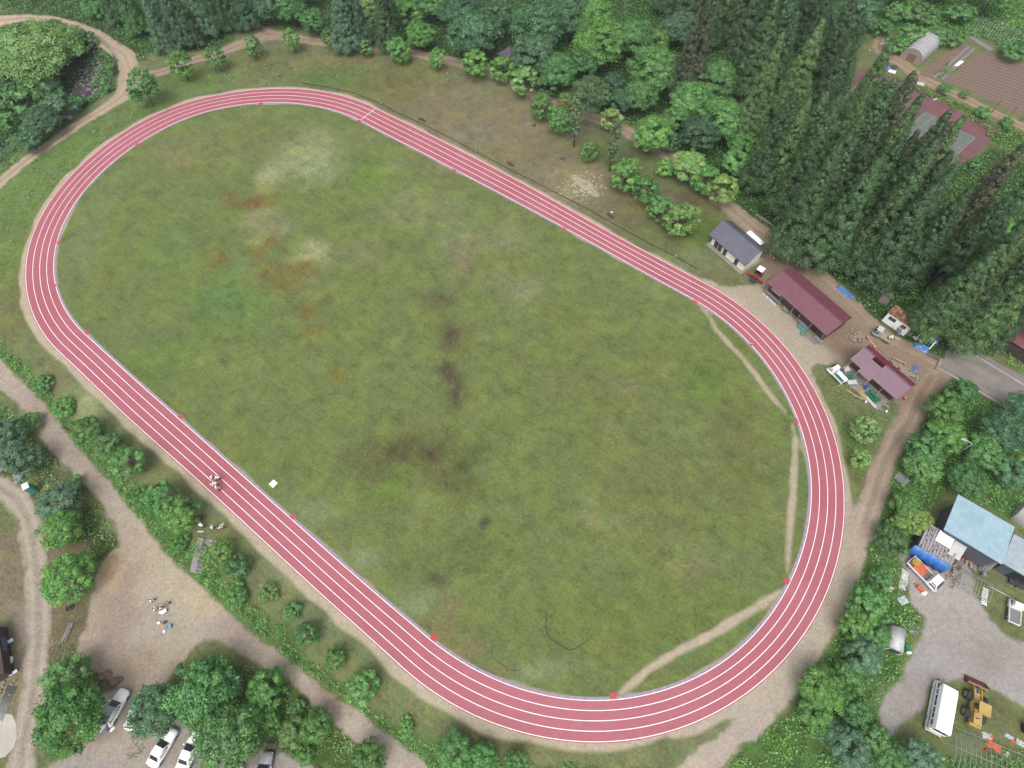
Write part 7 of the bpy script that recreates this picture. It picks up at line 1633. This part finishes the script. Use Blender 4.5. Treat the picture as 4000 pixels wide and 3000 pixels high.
# blue tarp on poles along the road, covered frame, light tarp
def crumple(name, px, py, w, d_, h, mat, lab, rz, seed, cat='tarp', group=None):
    r = random.Random(seed); m = MB(); nx_, ny_ = 9, 7
    for i in range(nx_):
        for j in range(ny_):
            e = min(i, nx_ - 1 - i, j, ny_ - 1 - j); edge = 1 - .12 * r.random() if e == 0 else 1
            m.v.append(((i / (nx_ - 1) - .5) * w * edge + r.uniform(-.04, .04) * w, (j / (ny_ - 1) - .5) * d_ * edge + r.uniform(-.05, .05) * d_, .04 if e == 0 else h * r.uniform(.35, 1.0)))
    for i in range(nx_ - 1):
        for j in range(ny_ - 1): m.f.append((i * ny_ + j, i * ny_ + ny_ + j, i * ny_ + ny_ + j + 1, i * ny_ + j + 1)); m.m.append(0); m.sm.append(False)
    g = G(px, py); o = tag(m.build(name, mat, None, (g.x, g.y, g.z + .02), R(rz)), lab, cat, group); o.modifiers.new('thick', 'SOLIDIFY').thickness = .015
    return o
crumple('blue_tarp', 3301, 1142, 3.6, 1.3, .3, TARP, 'long crumpled blue tarp at the edge of the dirt road below the cedars', -56, 1)
small('wooden_pole', 3301, 1145, MB().tube([(-2.1, 0, .36), (2.1, 0, .36)], .05, 8).tube([(-2.15, 0, .36), (-2.1, 0, .36)], .06, 8), FRESHWOOD, 'pale pole lying along the long blue tarp', 'pole', -56)
crumple('blue_tarp', 3632, 1310, 3.6, 2.6, .6, TARP, 'bright blue tarp spread behind the white bench frame by the cabin', -40, 2)
crumple('blue_tarp', 3597, 1357, 2.6, 1.5, .35, TARPL, 'light blue tarp heaped in front of the white bench frame', -35, 3)
g = G(3610, 1335); t = empty('pipe_rack', (g.x, g.y, 0), R(-48), 'white pipe frame with a shelf, standing among the blue tarps', 'frame')
for x in (-1.3, 1.3): MB().bar((x, -.9, .06), (x, .5, .85), .12).build('leg', WHITEP, t)
MB().bar((-1.36, .5, .9), (1.36, .5, .9), .13).build('top_bar', WHITEP, t); boxpart('shelf', (0, .1, .55), (2.3, .5, .06), TARPL, t)
small('white_planks', 3584, 1328, MB().box((0, 0, .12), (1.8, .3, .06), .05).box((0, .1, .2), (1.6, .25, .06), -.08).box((0, 0, .05), (1.5, .3, .1)), WHITEP, 'short white planks stacked inside the pipe frame', 'planks', -45)
small('wooden_crate', 3550, 1308, MB().box((0, 0, .22), (.7, .55, .42)).box((0, 0, .45), (.75, .6, .04)), OLDWOOD, 'wooden crate between the white cabin and the blue tarp', 'crate', -40)
small('folding_chair', 3507, 1308, MB().box((0, 0, .4), (.45, .42, .04)).bar((-.2, -.2, 0), (.2, .2, .4), .03).bar((.2, -.2, 0), (-.2, .2, .4), .03).box((0, .22, .62), (.42, .03, .3)), STEEL, 'small steel chair between the grey pickup and the white cabin', 'chair', -40)
small('plank', 3504, 1321, MB().box((0, 0, .06), (.8, .22, .06)).box((0, 0, .02), (.5, .2, .04)), OFFW, 'short pale plank beside the steel chair', 'plank', -40)
A = G(3445, 1187); B = G(3503, 1098); d = Vector((B.x - A.x, B.y - A.y)); tag(MB().box((d.length / 2, 0, .12), (d.length, 1.5, .24)).box((d.length / 2, .78, .16), (d.length * .98, .08, .34)).build('slab_bridge', paint('slab_grey', alb(132, 124, 116), .95, .2, 1.2, dirt=alb(92, 96, 80), dirt_amt=.5), None, (A.x, A.y, 0), math.atan2(d.y, d.x)), 'long grey concrete slab bridge at the edge of the cedars above the white cabin', 'slab')
for (px, py, l, rz, lab) in [(2985, 860, 4.2, -50, 'pale log lying at the foot of the cedars behind the house, upper'), (2992, 868, 3.8, -50, 'pale log lying at the foot of the cedars behind the house, lower')]:
    small('log', px, py, MB().tube([(-l / 2, 0, .15), (0, .05, .16), (l / 2, 0, .15)], [.16, .15, .13], 10), OLDWOOD, lab, 'log', rz)
small('window_frame', 3573, 1440, MB().box((0, 0, .05), (1.5, .8, .04)).box((.3, 0, .09), (.6, .7, .04)).box((-.3, 0, .09), (.6, .7, .04)), paint('frame_blue', alb(100, 130, 176), .4, .15), 'blue framed window panes lying beside the stone row', 'window frame', 50)
# ladders
def ladder(px, py, rz, l, w, n, mat, lab, ry=0.0, z=.06):
    g = G(px, py); t = empty('ladder', (g.x, g.y, g.z + z), R(rz), lab, 'ladder'); t.rotation_euler = (0, ry, R(rz))
    for s in (-1, 1): MB().box((0, s * w / 2, 0), (l, .06, .08)).build('rail', mat, t)
    for k in range(n): MB().box(((k + .5) / n * l - l / 2, 0, .01), (.07 if mat is STEEL else .14, w - .06, .04)).build('rung', mat, t)
    return t
ladder(3845, 2330, 62, 2.5, .62, 9, WHITEP, 'white slatted ladder lying at the end of the drying frame')
ladder(3563, 2446, -52, 2.1, .42, 7, STEEL, 'grey ladder lying by the round white shed, farther one'); ladder(3549, 2457, -50, 2.2, .42, 7, STEEL, 'grey ladder lying by the round white shed, nearer one')
ladder(3850, 2205, 33, 3.6, .55, 11, OLDWOOD, 'wooden ladder leaning on the blue roofed barn', -.55, 1.0)
small('plank_bundle', 3870, 2208, MB().bar((-1.8, -.1, .1), (1.7, .1, 2.2), .2, .06).bar((-1.8, .15, .1), (1.7, .3, 2.2), .2, .06).bar((-1.7, .4, .1), (1.6, .5, 2.1), .18, .06), OLDWOOD, 'bundle of weathered planks leaning on the barn corner', 'planks', 33)
# drying frame of bent pipes in the yard
A = Vector(plane_point(3742, 2225)); B = Vector(plane_point(3868, 2290)); C_ = Vector(plane_point(3836, 2340)); d = B - A; n_ = Vector((d.y, -d.x)).normalized(); Wf = 2.6
t = empty('drying_rack', (*A, 0), math.atan2(d.y, d.x), 'low frame of bent grey pipes over the gravel between the flatbed truck and the barn', 'frame')
for k in range(12):
    x = d.length * k / 11; MB().tube([(x, 0, 0), (x, 0, .7), (x, -.3, .85), (x, -Wf + .3, .75), (x, -Wf, .6), (x, -Wf, 0)], .03, 6).build('hoop', paint('pipe_pale', alb(186, 188, 176), .5, .1) if 'pipe_pale' not in MATS else MATS['pipe_pale'], t)
MB().bar((0, 0, .72), (d.length, 0, .72), .06).bar((0, -Wf, .6), (d.length, -Wf, .6), .05).bar((0, -.3, .87), (d.length, -.3, .87), .04).build('rail', STEEL, t)
A = Vector(plane_point(3720, 2840)); B = Vector(plane_point(4010, 2960)); d = B - A
t = empty('hoop_frame', (*A, 0), math.atan2(d.y, d.x), 'collapsed hoop frame of thin grey pipes below the bus and the loader', 'frame')
for k in range(16):
    x = d.length * k / 15; MB().tube([(x, -4.6 * (.5 - .5 * math.cos(q)), 1.0 * math.sin(q) ** .8 + .02) for q in np.linspace(0, math.pi, 9)], .03, 5).build('hoop', STEEL, t)
MB().bar((0, 0, .5), (d.length, 0, .5), .06).bar((0, -2.3, 1.02), (d.length, -2.3, 1.02), .05).build('rail', STEEL, t)
for k, (px, py, w, d_, rz, mt, lab) in enumerate([(3530, 2265, 3.2, 1.1, 62, OFFW, 'long crumpled white sheet on the weeds left of the flatbed truck'), (3527, 2345, 1.3, 1.2, 20, paint('plastic_pale', alb(196, 220, 214), .4, .1), 'heap of pale green plastic at the yard edge above the ladders'), (3477, 2300, .9, .7, 40, OFFW, 'small pale plastic scrap on the weeds below the long white sheet'), (3470, 2424, 1.0, .5, 40, paint('net_mint', alb(150, 226, 180), .5, .1), 'mint green netting beside the round white shed'), (3452, 2455, .9, .7, 10, OFFW, 'white plastic scrap left of the round white shed'),
                                              (3534, 2140, .7, .7, 0, WHITEP, 'white sack in the weeds left of the blue side tarp'), (3632, 2180, .8, .6, 20, TARPL, 'pale blue plastic heap behind the flatbed truck'), (3610, 1693, 2.4, .9, 60, GREENM, 'green sheet over a pile beside the dirt road'), (3645, 1600, 1.4, .6, 60, TARP, 'blue sheet above the green covered pile'), (3608, 1688, 1.2, .6, 40, TARPL, 'upper light blue sheet among the thicket along the dirt road'), (3592, 1708, 1.5, .8, 50, TARPL, 'middle light blue sheet among the thicket along the dirt road'), (3573, 1728, 1.2, .7, 30, TARPL, 'lower light blue sheet among the thicket along the dirt road'),
                                              (3855, 2875, 1.2, .8, -20, OFFW, 'white sack beside the orange net, under the loader'), (3880, 2912, 1.9, 1.0, -40, ORANGE, 'crumpled orange net on the collapsed hoop frame'), (3868, 2877, .7, .4, -30, ORANGE, 'small orange scrap between the white sack and the loader'), (3940, 2877, 1.1, .6, -40, paint('sheet_ice', alb(206, 226, 236), .4, .08), 'ice blue sheet at the right of the hoop frame'), (3953, 2893, .6, .5, 0, ORANGE, 'round orange float beside the ice blue sheet'), (3988, 2903, 1.2, .8, -30, OFFW, 'white sheet at the right edge below the loader'), (3932, 2945, .7, .5, 40, OFFW, 'pale scrap at the lower right of the hoop frame'), (3850, 2930, .6, .4, 30, CONE, 'small red scrap left of the orange net')]):
    crumple('plastic_sheet', px, py, w, d_, .25, mt, lab, rz, 20 + k, 'sheet')
small('corrugated_sheet', 3519, 1874, MB().box((0, 0, .3), (1.5, 1.9, .05), 0).box((0, 0, .14), (1.2, 1.5, .26)), ribbed('sheet_grey', alb(156, 158, 168), 'X', .18, .5, .03, contrast=.3), 'grey corrugated sheet on a pile beside the dirt road', 'sheet', 35)
small('yellow_tub', 3690, 2188, MB().cyl((0, 0, .25), .38, .5, 20, r2=.44).cyl((0, 0, .52), .36, .03, 20), paint('tub_yellow', alb(214, 206, 116), .5, .08), 'pale yellow tub at the corner of the plank lean-to', 'tub')
small('orange_barrow', 3592, 2302, MB().box((0, 0, .35), (1.1, .6, .3), taper=(.9, .8)).box((.75, 0, .2), (.5, .55, .35)).cyl((-.7, 0, .2), .2, .1, 14, 'Y'), ORANGE, 'orange barrow on the gravel below the flatbed truck', 'barrow', -55)
small('white_crate', 3605, 2318, MB().box((0, 0, .2), (.5, .55, .38)).box((0, 0, .41), (.54, .6, .04)), WHITEP, 'white crate touching the orange barrow', 'crate', -50)
small('white_lattice', 3795, 2165, MB().bar((-.8, -.5, .1), (.8, .1, .75), .12, .02).bar((-.8, 0, .5), (.8, .6, 1.15), .12, .02).bar((-.8, -.5, .1), (-.8, 0, .5), .12, .02).bar((.8, .1, .75), (.8, .6, 1.15), .12, .02).bar((0, -.2, .42), (0, .3, .82), .12, .02).bar((-.8, -.25, .3), (.8, .35, .95), .1, .02), OFFW, 'white lattice panel leaning against the barn wall', 'panel', 10)
small('white_pole', 3930, 2325, MB().tube([(-2.2, 0, .08), (2.2, 0, .08)], .07, 8).tube([(-2.25, 0, .08), (-2.2, 0, .08)], .08, 8), OFFW, 'long white pole lying on the grass above the white pickup', 'pole', -34)
small('metal_rack', 3970, 2275, rack(2.4, 1.5, .7), DGREY, 'dark metal rack with a wheel beside the side wing at the right edge', 'rack', -30)
g = G(3968, 2292); t = empty('spare_tyre', (g.x, g.y, 0), 0, 'grey wheel leaning on the dark metal rack', 'wheel'); wheel(t, 0, 0, .3, .2)
g = G(3993, 2845); t = empty('spare_tyre', (g.x, g.y, 0), 1.2, 'big tractor tyre at the right edge beside the loader', 'tyre'); o = wheel(t, 0, 0, .65, .4)
small('water_drum', 3832, 2248, MB().cyl((0, 0, .4), .24, .8, 16).cyl((0, 0, .82), .2, .05, 16), STEEL, 'small grey drum at the upper rail of the bent pipe frame', 'drum')
small('green_box', 3541, 2530, MB().box((0, 0, .2), (.5, .9, .4), taper=(.9, .9)).box((0, 0, .42), (.52, .85, .04)), GREENM, 'green box at the side of the round white shed', 'box', 10)
small('white_box', 3547, 2551, MB().box((0, 0, .12), (.7, .3, .22)).box((0, 0, .25), (.6, .26, .04)), WHITEP, 'short white box below the green box at the round white shed', 'box', 8)
small('lamp_pole', 3696, 1797, MB().tube([(0, 0, 0), (0, 0, 6.0), (.2, 0, 6.3), (1.1, 0, 6.4)], [.09, .07, .06, .05], 10).box((1.3, 0, 6.38), (.7, .28, .14)), paint('pole_white', alb(214, 214, 216), .5), 'white street lamp rising out of the thicket by the dirt road', 'lamp', 150)
# benches and bits by the far straight
BG = 'low wooden benches along the far straight'
for px, py, rz, lab in [(1650, 472, -42, 'low wooden bench on the slope nearest the finish line'), (1994, 645, -42, 'low wooden bench on the slope in the middle of the far straight'), (2384, 847, -42, 'low wooden bench nearest the four round trees'), (1073, 2912, -12, 'wooden bench among the weeds above the car park')]:
    g = G(px, py); t = empty('bench', (g.x, g.y, g.z), R(rz), lab, 'bench', BG)
    boxpart('seat', (0, 0, .42), (1.7, .42, .08), DARKWOOD, t)
    for x in (-.6, .6): boxpart('leg', (x, 0, .19), (.16, .36, .38), OLDWOOD, t)
for px, py, s, mt, lab in [(2085, 492, .5, DGREY, 'dark boulder on the slope below the drooping young tree'), (2198, 622, .6, DGREY, 'dark boulder on the slope in line with the bushy sapling'), (2284, 719, .5, CONC, 'grey boulder in the middle of the pale rocky patch'), (2640, 1000, .3, CONC, 'small stone beside the black hose'), (3555, 2890, .4, CONC, 'pale stone beside the minibus'), (2390, 830, .35, OFFW, 'small pale stone beside the bench near the round trees')]:
    small('boulder', px, py, MB().blob((0, 0, s * .3), (s, s * .8, s * .5), px), mt, lab, 'rock')
m = MB(); o = G(2275, 728)
for k in range(150):
    g = G(2275 + random.gauss(0, 42), 730 + random.gauss(0, 26)); m.blob((g.x - o.x, g.y - o.y, .02), (random.uniform(.08, .32), random.uniform(.08, .25), .06), k, rough=.35)
tag(m.build('gravel_patch', paint('pale_stone', alb(196, 186, 164), .95, .2, 3), None, o), 'patch of pale flat stones in the slope beside the far straight', 'gravel', kind='stuff')
for px, py, lab in [(1037, 332, 'small blue grey floor box on the grass above the far bend'), (1490, 407, 'small blue grey floor box on the black hose near the finish line'), (1859, 593, 'small blue grey floor box on the black hose, middle of the straight')]:
    small('floor_box', px, py, MB().box((0, 0, .12), (.55, .45, .24)).box((0, 0, .26), (.6, .5, .04)), paint('box_blue', alb(122, 130, 160), .6, .1) if 'box_blue' not in MATS else MATS['box_blue'], lab, 'box', -40)
hp = [G(a, b) for a, b in [(1181, 326), (1271, 339), (1384, 364), (1434, 384), (1490, 407), (1543, 436), (1656, 488), (1850, 588), (2000, 667), (2103, 718), (2307, 824), (2510, 938), (2632, 999), (2722, 1050)]]
tag(MB().tube([(p.x, p.y, .06) for p in hp], .07, 6).build('hose', BLACK), 'long black hose lying along the outside of the far straight', 'hose')
small('white_post', 2608, 880, MB().cyl((0, 0, .55), .09, 1.1, 10).cyl((0, 0, 1.12), .11, .06, 10), OFFW, 'short white post at the foot of the yellow green round tree', 'post')
small('white_marker', 932, 2649, MB().box((0, 0, .3), (.5, .3, .56)).box((0, 0, .6), (.54, .34, .05)), WHITEP, 'small white box under the bright yellow tipped tree', 'box', 20)
small('board', 1021, 2288, MB().box((0, 0, .1), (.7, .4, .05)).box((0, 0, .04), (.5, .3, .08)), OLDWOOD, 'grey board fallen on the bank below the concrete steps', 'board', -35)
small('black_post', 260, 1676, MB().tube([(-.6, 0, .12), (.6, 0, .14)], .09, 8).tube([(-.65, 0, .12), (-.6, 0, .12)], .1, 8), BLACK, 'black post fallen on the edge of the lower path', 'post', -30)
small('plank_stack', 265, 2472, MB().box((-.25, 0, .1), (.2, 2.6, .14), .1).box((0, 0, .1), (.2, 2.7, .14), .05).box((.25, .1, .1), (.2, 2.5, .14), .08).box((.1, 0, .22), (.22, 2.3, .12), -.04), OLDWOOD, 'stack of grey beams lying beside the gravel track', 'beams', -14)
small('tyre_pair', 268, 2378, MB().tube([(math.cos(a) * .28, math.sin(a) * .28, .12) for a in np.linspace(0, 2 * math.pi, 15)], .1, 8, cap=False).tube([(.4 + math.cos(a) * .26, .25 + math.sin(a) * .26, .12) for a in np.linspace(0, 2 * math.pi, 15)], .1, 8, cap=False), RUBBER, 'two old tyres below the big leafy tree by the gravel track', 'tyres')
for k, (px, py, w) in enumerate([(452, 2662, .9), (405, 2640, .8)]):
    small('soil_heap', px, py, MB().blob((0, 0, .15), (w * .8, w * .65, .42), k, rough=.2).blob((.4, .2, .1), (.6, .5, .3), k + 4), paint('heap_soil', alb(134, 116, 104), .95, .25, 5, bump=.8) if 'heap_soil' not in MATS else MATS['heap_soil'], ['dark soil heap at the top of the car park, nearer the lower path', 'dark soil heap at the top of the car park, nearer the gravel track'][k], 'soil heap')
small('sand_heap', 425, 2225, MB().blob((0, 0, -.05), (2.0, 1.1, .45), 3, rough=.2).blob((.6, .3, -.05), (1.3, .9, .4), 5, rough=.2), paint('heap_sand', alb(196, 170, 136), .95, .12, 2, bump=.5), 'long heap of yellow sand on the dirt forecourt', 'sand heap', 70)
small('bent_pipe', 372, 2680, MB().tube([(-.6, 0, .1), (.6, .1, .16)], .09, 8).box((0, 0, .04), (.6, .2, .06)), STEEL, 'grey pipe at the foot of the shrub above the car park', 'pipe', 55)
for o_ in [o for o in COL.objects if o.name.split('.')[0] in ('sand_heap', 'soil_heap')]:
    q = o_.modifiers.new('soft', 'SUBSURF'); q.levels = q.render_levels = 2; o_.scale = (1.25, 1.25, 1.1)
g = G(70, 1862); m = MB()
for k in range(6): m.box((random.uniform(-.3, .3), .18 * k - .4, .08 + .05 * k), (1.9, .5, .04), random.uniform(-.15, .15))
m.box((0, 0, .05), (1.5, .8, .1)); tag(m.build('sheet_pile', paint('pile_grey', alb(158, 162, 178), .5, .1), None, (g.x, g.y, g.z), R(-50)), 'pile of grey sheets beside the green portable toilet', 'sheets')
small('scaffold_frame', 12, 1830, rack(1.6, .9, .9), STEEL, 'grey tube frame at the left edge above the pile of sheets', 'frame', -40)
# mesh fence along the left path
WIRE, _nt = nodes('fence_mesh')
_d = N(_nt, 'ShaderNodeBsdfDiffuse'); _d.inputs[0].default_value = (*alb(150, 172, 176), 1); _t = N(_nt, 'ShaderNodeBsdfTransparent'); _m = N(_nt, 'ShaderNodeMixShader', i_0=.42)
_nt.links.new(_t.outputs[0], _m.inputs[1]); _nt.links.new(_d.outputs[0], _m.inputs[2]); _nt.links.new(_m.outputs[0], N(_nt, 'ShaderNodeOutputMaterial').inputs[0])
for pts, lab in [([(-60, 700), (0, 624), (40, 592), (77, 567), (113, 543), (149, 520), (180, 503), (212, 488), (244, 470), (280, 452), (316, 434)], 'long grey mesh fence along the left path above the stream gully'), ([(414, 382), (427, 366), (436, 337), (446, 300), (452, 268), (448, 225), (430, 197), (407, 176), (385, 160), (362, 145), (340, 132), (316, 118)], 'curved grey mesh fence round the inside of the path bend')]:
    P = [Vector((*plane_point(a, b), 0)) for a, b in pts]; o0 = P[0]; t = empty('mesh_fence', o0, 0, lab, 'fence')
    for p in P: MB().cyl(tuple(p - o0 + Vector((0, 0, .55))), .04, 1.2, 8).build('post', STEEL, t)
    m = MB(); r_ = MB()
    for a, b in zip(P, P[1:]):
        a, b = a - o0, b - o0
        m.add([a + Vector((0, 0, .08)), b + Vector((0, 0, .08)), b + Vector((0, 0, 1.05)), a + Vector((0, 0, 1.05))], [(0, 1, 2, 3)]); r_.bar(a + Vector((0, 0, 1.08)), b + Vector((0, 0, 1.08)), .05)
    m.build('mesh_panel', WIRE, t); r_.build('top_rail', STEEL, t)
# stream
WATER, _nt = nodes('stream_water')
_p = N(_nt, 'ShaderNodeBsdfPrincipled', i_Roughness=.12); _p.inputs['Base Color'].default_value = (*alb(96, 92, 98, k=.8), 1); _co = N(_nt, 'ShaderNodeNewGeometry').outputs['Position']
_b = N(_nt, 'ShaderNodeBump', i_Strength=.5, i_Distance=.1); _nt.links.new(noise(_nt, _co, 2.5, 4, .6, .6), _b.inputs['Height']); _nt.links.new(_b.outputs[0], _p.inputs['Normal']); _nt.links.new(_p.outputs[0], N(_nt, 'ShaderNodeOutputMaterial').inputs[0])
sp = [(300, 230), (350, 215), (400, 250), (415, 300), (390, 350), (340, 385), (290, 400), (270, 370), (300, 330)]
m = MB(); w = [(*plane_point(a, b, -2.9), -2.9) for a, b in sp]; m.add(w, [tuple(range(len(w)))]); o = m.build('stream', WATER)
if o.data.polygons[0].normal.z < 0: o.data.flip_normals()
tag(o, kind='structure')
STONE = paint('stream_stone', alb(150, 146, 148), .8, .25, 3, dirt=alb(110, 98, 92)); STONED = paint('stream_stone_dark', alb(104, 92, 88), .8, .25, 3)
m = MB(); o0 = Vector((*plane_point(350, 300, -2.8), -2.85))
for k in range(420):
    px, py = random.gauss(362, 34), random.gauss(300, 52); q = plane_point(px, py, -2.9)
    if not inside(np.array([q]), RIM)[0] or seg_dist(np.array([q]), RIM)[0][0] < 2.2: continue
    zt = float(terrain([q])[0]); s = random.uniform(.08, .36); m.blob((q[0] - o0.x, q[1] - o0.y, max(zt, -2.95) - o0.z + .05), (s * 1.3, s, s * .6), k, mi=k % 2)
tag(m.build('stream_gravel', [STONE, STONED], None, o0), 'bed of grey stones along the shallow stream', 'stones', kind='stuff')
for k, (px, py, s, lab) in enumerate([(405, 292, .9, 'largest pale boulder at the edge of the stream'), (385, 286, .7, 'pale boulder just left of the largest one in the stream'), (360, 270, .6, 'brown grey boulder at the upper end of the stream bed'), (345, 300, .5, 'dark boulder in the middle of the stream bed'), (370, 340, .6, 'grey boulder at the lower end of the visible stream')]):
    q = plane_point(px, py, -2.7); tag(MB().blob((0, 0, .2), (s, s * .7, s * .6), 50 + k, rough=.2).build('boulder', STONE if k < 2 else STONED, None, (*q, -2.8), k), lab, 'rock', 'boulders in the stream')
# tyre marks in the turf
SCUFF = paint('scuffed_turf', alb(76, 72, 56), .95, .3, 3)
for c_, r_, a0, a1, w_ in [((2225, 2430), 3.3, 150, 330, .16), ((2010, 2520), 3.0, 170, 300, .08), ((2600, 2420), 4.2, -30, 60, .07), ((330, 1040), 3.0, 200, 320, .07)]:
    o = Vector(plane_point(*c_)); P = [o + Vector((math.cos(R(q)), math.sin(R(q)))) * r_ * (1 + .04 * math.sin(q * .1)) for q in np.linspace(a0, a1, 40)]
    m = MB(); L_, Rr = [], []
    for i, p in enumerate(P):
        d = (p - o).normalized(); k_ = w_ * min(1, i / 6, (39 - i) / 10 + .1) * (1 + .3 * math.sin(i * 1.7)); L_.append((*(p + d * k_ / 2), .006)); Rr.append((*(p - d * k_ / 2), .006))
    m.add(L_ + Rr, [(i, i + 1, 41 + i, 40 + i) for i in range(39)]); o_ = m.build('tyre_mark', SCUFF)
    if o_.data.polygons[0].normal.z < 0: o_.data.flip_normals()
    tag(o_, kind='structure')
# ------------------------------------------------------------------ damp summer air
hz_, _nt = nodes('damp_air')
_v = N(_nt, 'ShaderNodeVolumePrincipled'); _v.inputs['Density'].default_value = HAZE; _v.inputs['Color'].default_value = (.86, .9, .96, 1); _v.inputs['Anisotropy'].default_value = .2
_nt.links.new(_v.outputs[0], N(_nt, 'ShaderNodeOutputMaterial').inputs['Volume'])
if HAZE > 0:
    b = MB().box((0, 0, (CAMH + 12 - 9) / 2), (3300, 3300, CAMH + 12 + 9)).build('haze', hz_)
    tag(b, 'thin damp air over the whole valley', 'haze', kind='stuff')
# ------------------------------------------------------------------ sky, sun, camera
W = bpy.data.worlds.new('World'); SC.world = W; W.use_nodes = True
nt = W.node_tree; nt.nodes.clear()
SUN_EL, SUN_AZ = 62.0, 200.0
sky = N(nt, 'ShaderNodeTexSky'); sky.sky_type = 'NISHITA'; sky.sun_disc = False
sky.sun_elevation = R(SUN_EL); sky.sun_rotation = R(SUN_AZ); sky.dust_density = 6.0; sky.air_density = 1.0; sky.ozone_density = 1.0
hs = N(nt, 'ShaderNodeHueSaturation', i_Saturation=.35); nt.links.new(sky.outputs[0], hs.inputs['Color'])
bg = N(nt, 'ShaderNodeBackground', i_Strength=.15); nt.links.new(hs.outputs[0], bg.inputs[0])
nt.links.new(bg.outputs[0], N(nt, 'ShaderNodeOutputWorld').inputs[0])
sl = bpy.data.lights.new('sun', 'SUN'); sl.energy = .9; sl.angle = R(40); sl.color = (1, .97, .93)
so = bpy.data.objects.new('sun', sl); COL.objects.link(so)
az = R(SUN_AZ); dv = Vector((math.sin(az) * math.cos(R(SUN_EL)), math.cos(az) * math.cos(R(SUN_EL)), math.sin(R(SUN_EL))))
so.rotation_euler = (-dv).to_track_quat('-Z', 'Y').to_euler(); so.location = (0, 60, 120)
cd = bpy.data.cameras.new('camera'); cd.sensor_fit = 'HORIZONTAL'; cd.sensor_width = 36; cd.lens = 36 * FPX / 4000; cd.clip_end = 4000; cd.clip_start = .5
cam = bpy.data.objects.new('camera', cd); COL.objects.link(cam)
fw = Vector((0, _cp, -_sp)); up0 = Vector((0, _sp, _cp)); rt0 = Vector((1, 0, 0))
rt = rt0 * _cr + up0 * _sr; up = rt0 * -_sr + up0 * _cr
M = Matrix((rt, up, -fw)).transposed().to_4x4(); M.translation = (0, 0, CAMH)
cam.matrix_world = M; SC.camera = cam
SC.view_settings.view_transform = 'Standard'; SC.view_settings.look = 'None'; SC.view_settings.gamma = 1.0; SC.view_settings.exposure = EXPOSURE
SC.cycles.use_denoising = True
SC.cycles.max_bounces = 6; SC.cycles.diffuse_bounces = 3; SC.cycles.transparent_max_bounces = 6
SC.cycles.use_adaptive_sampling = True
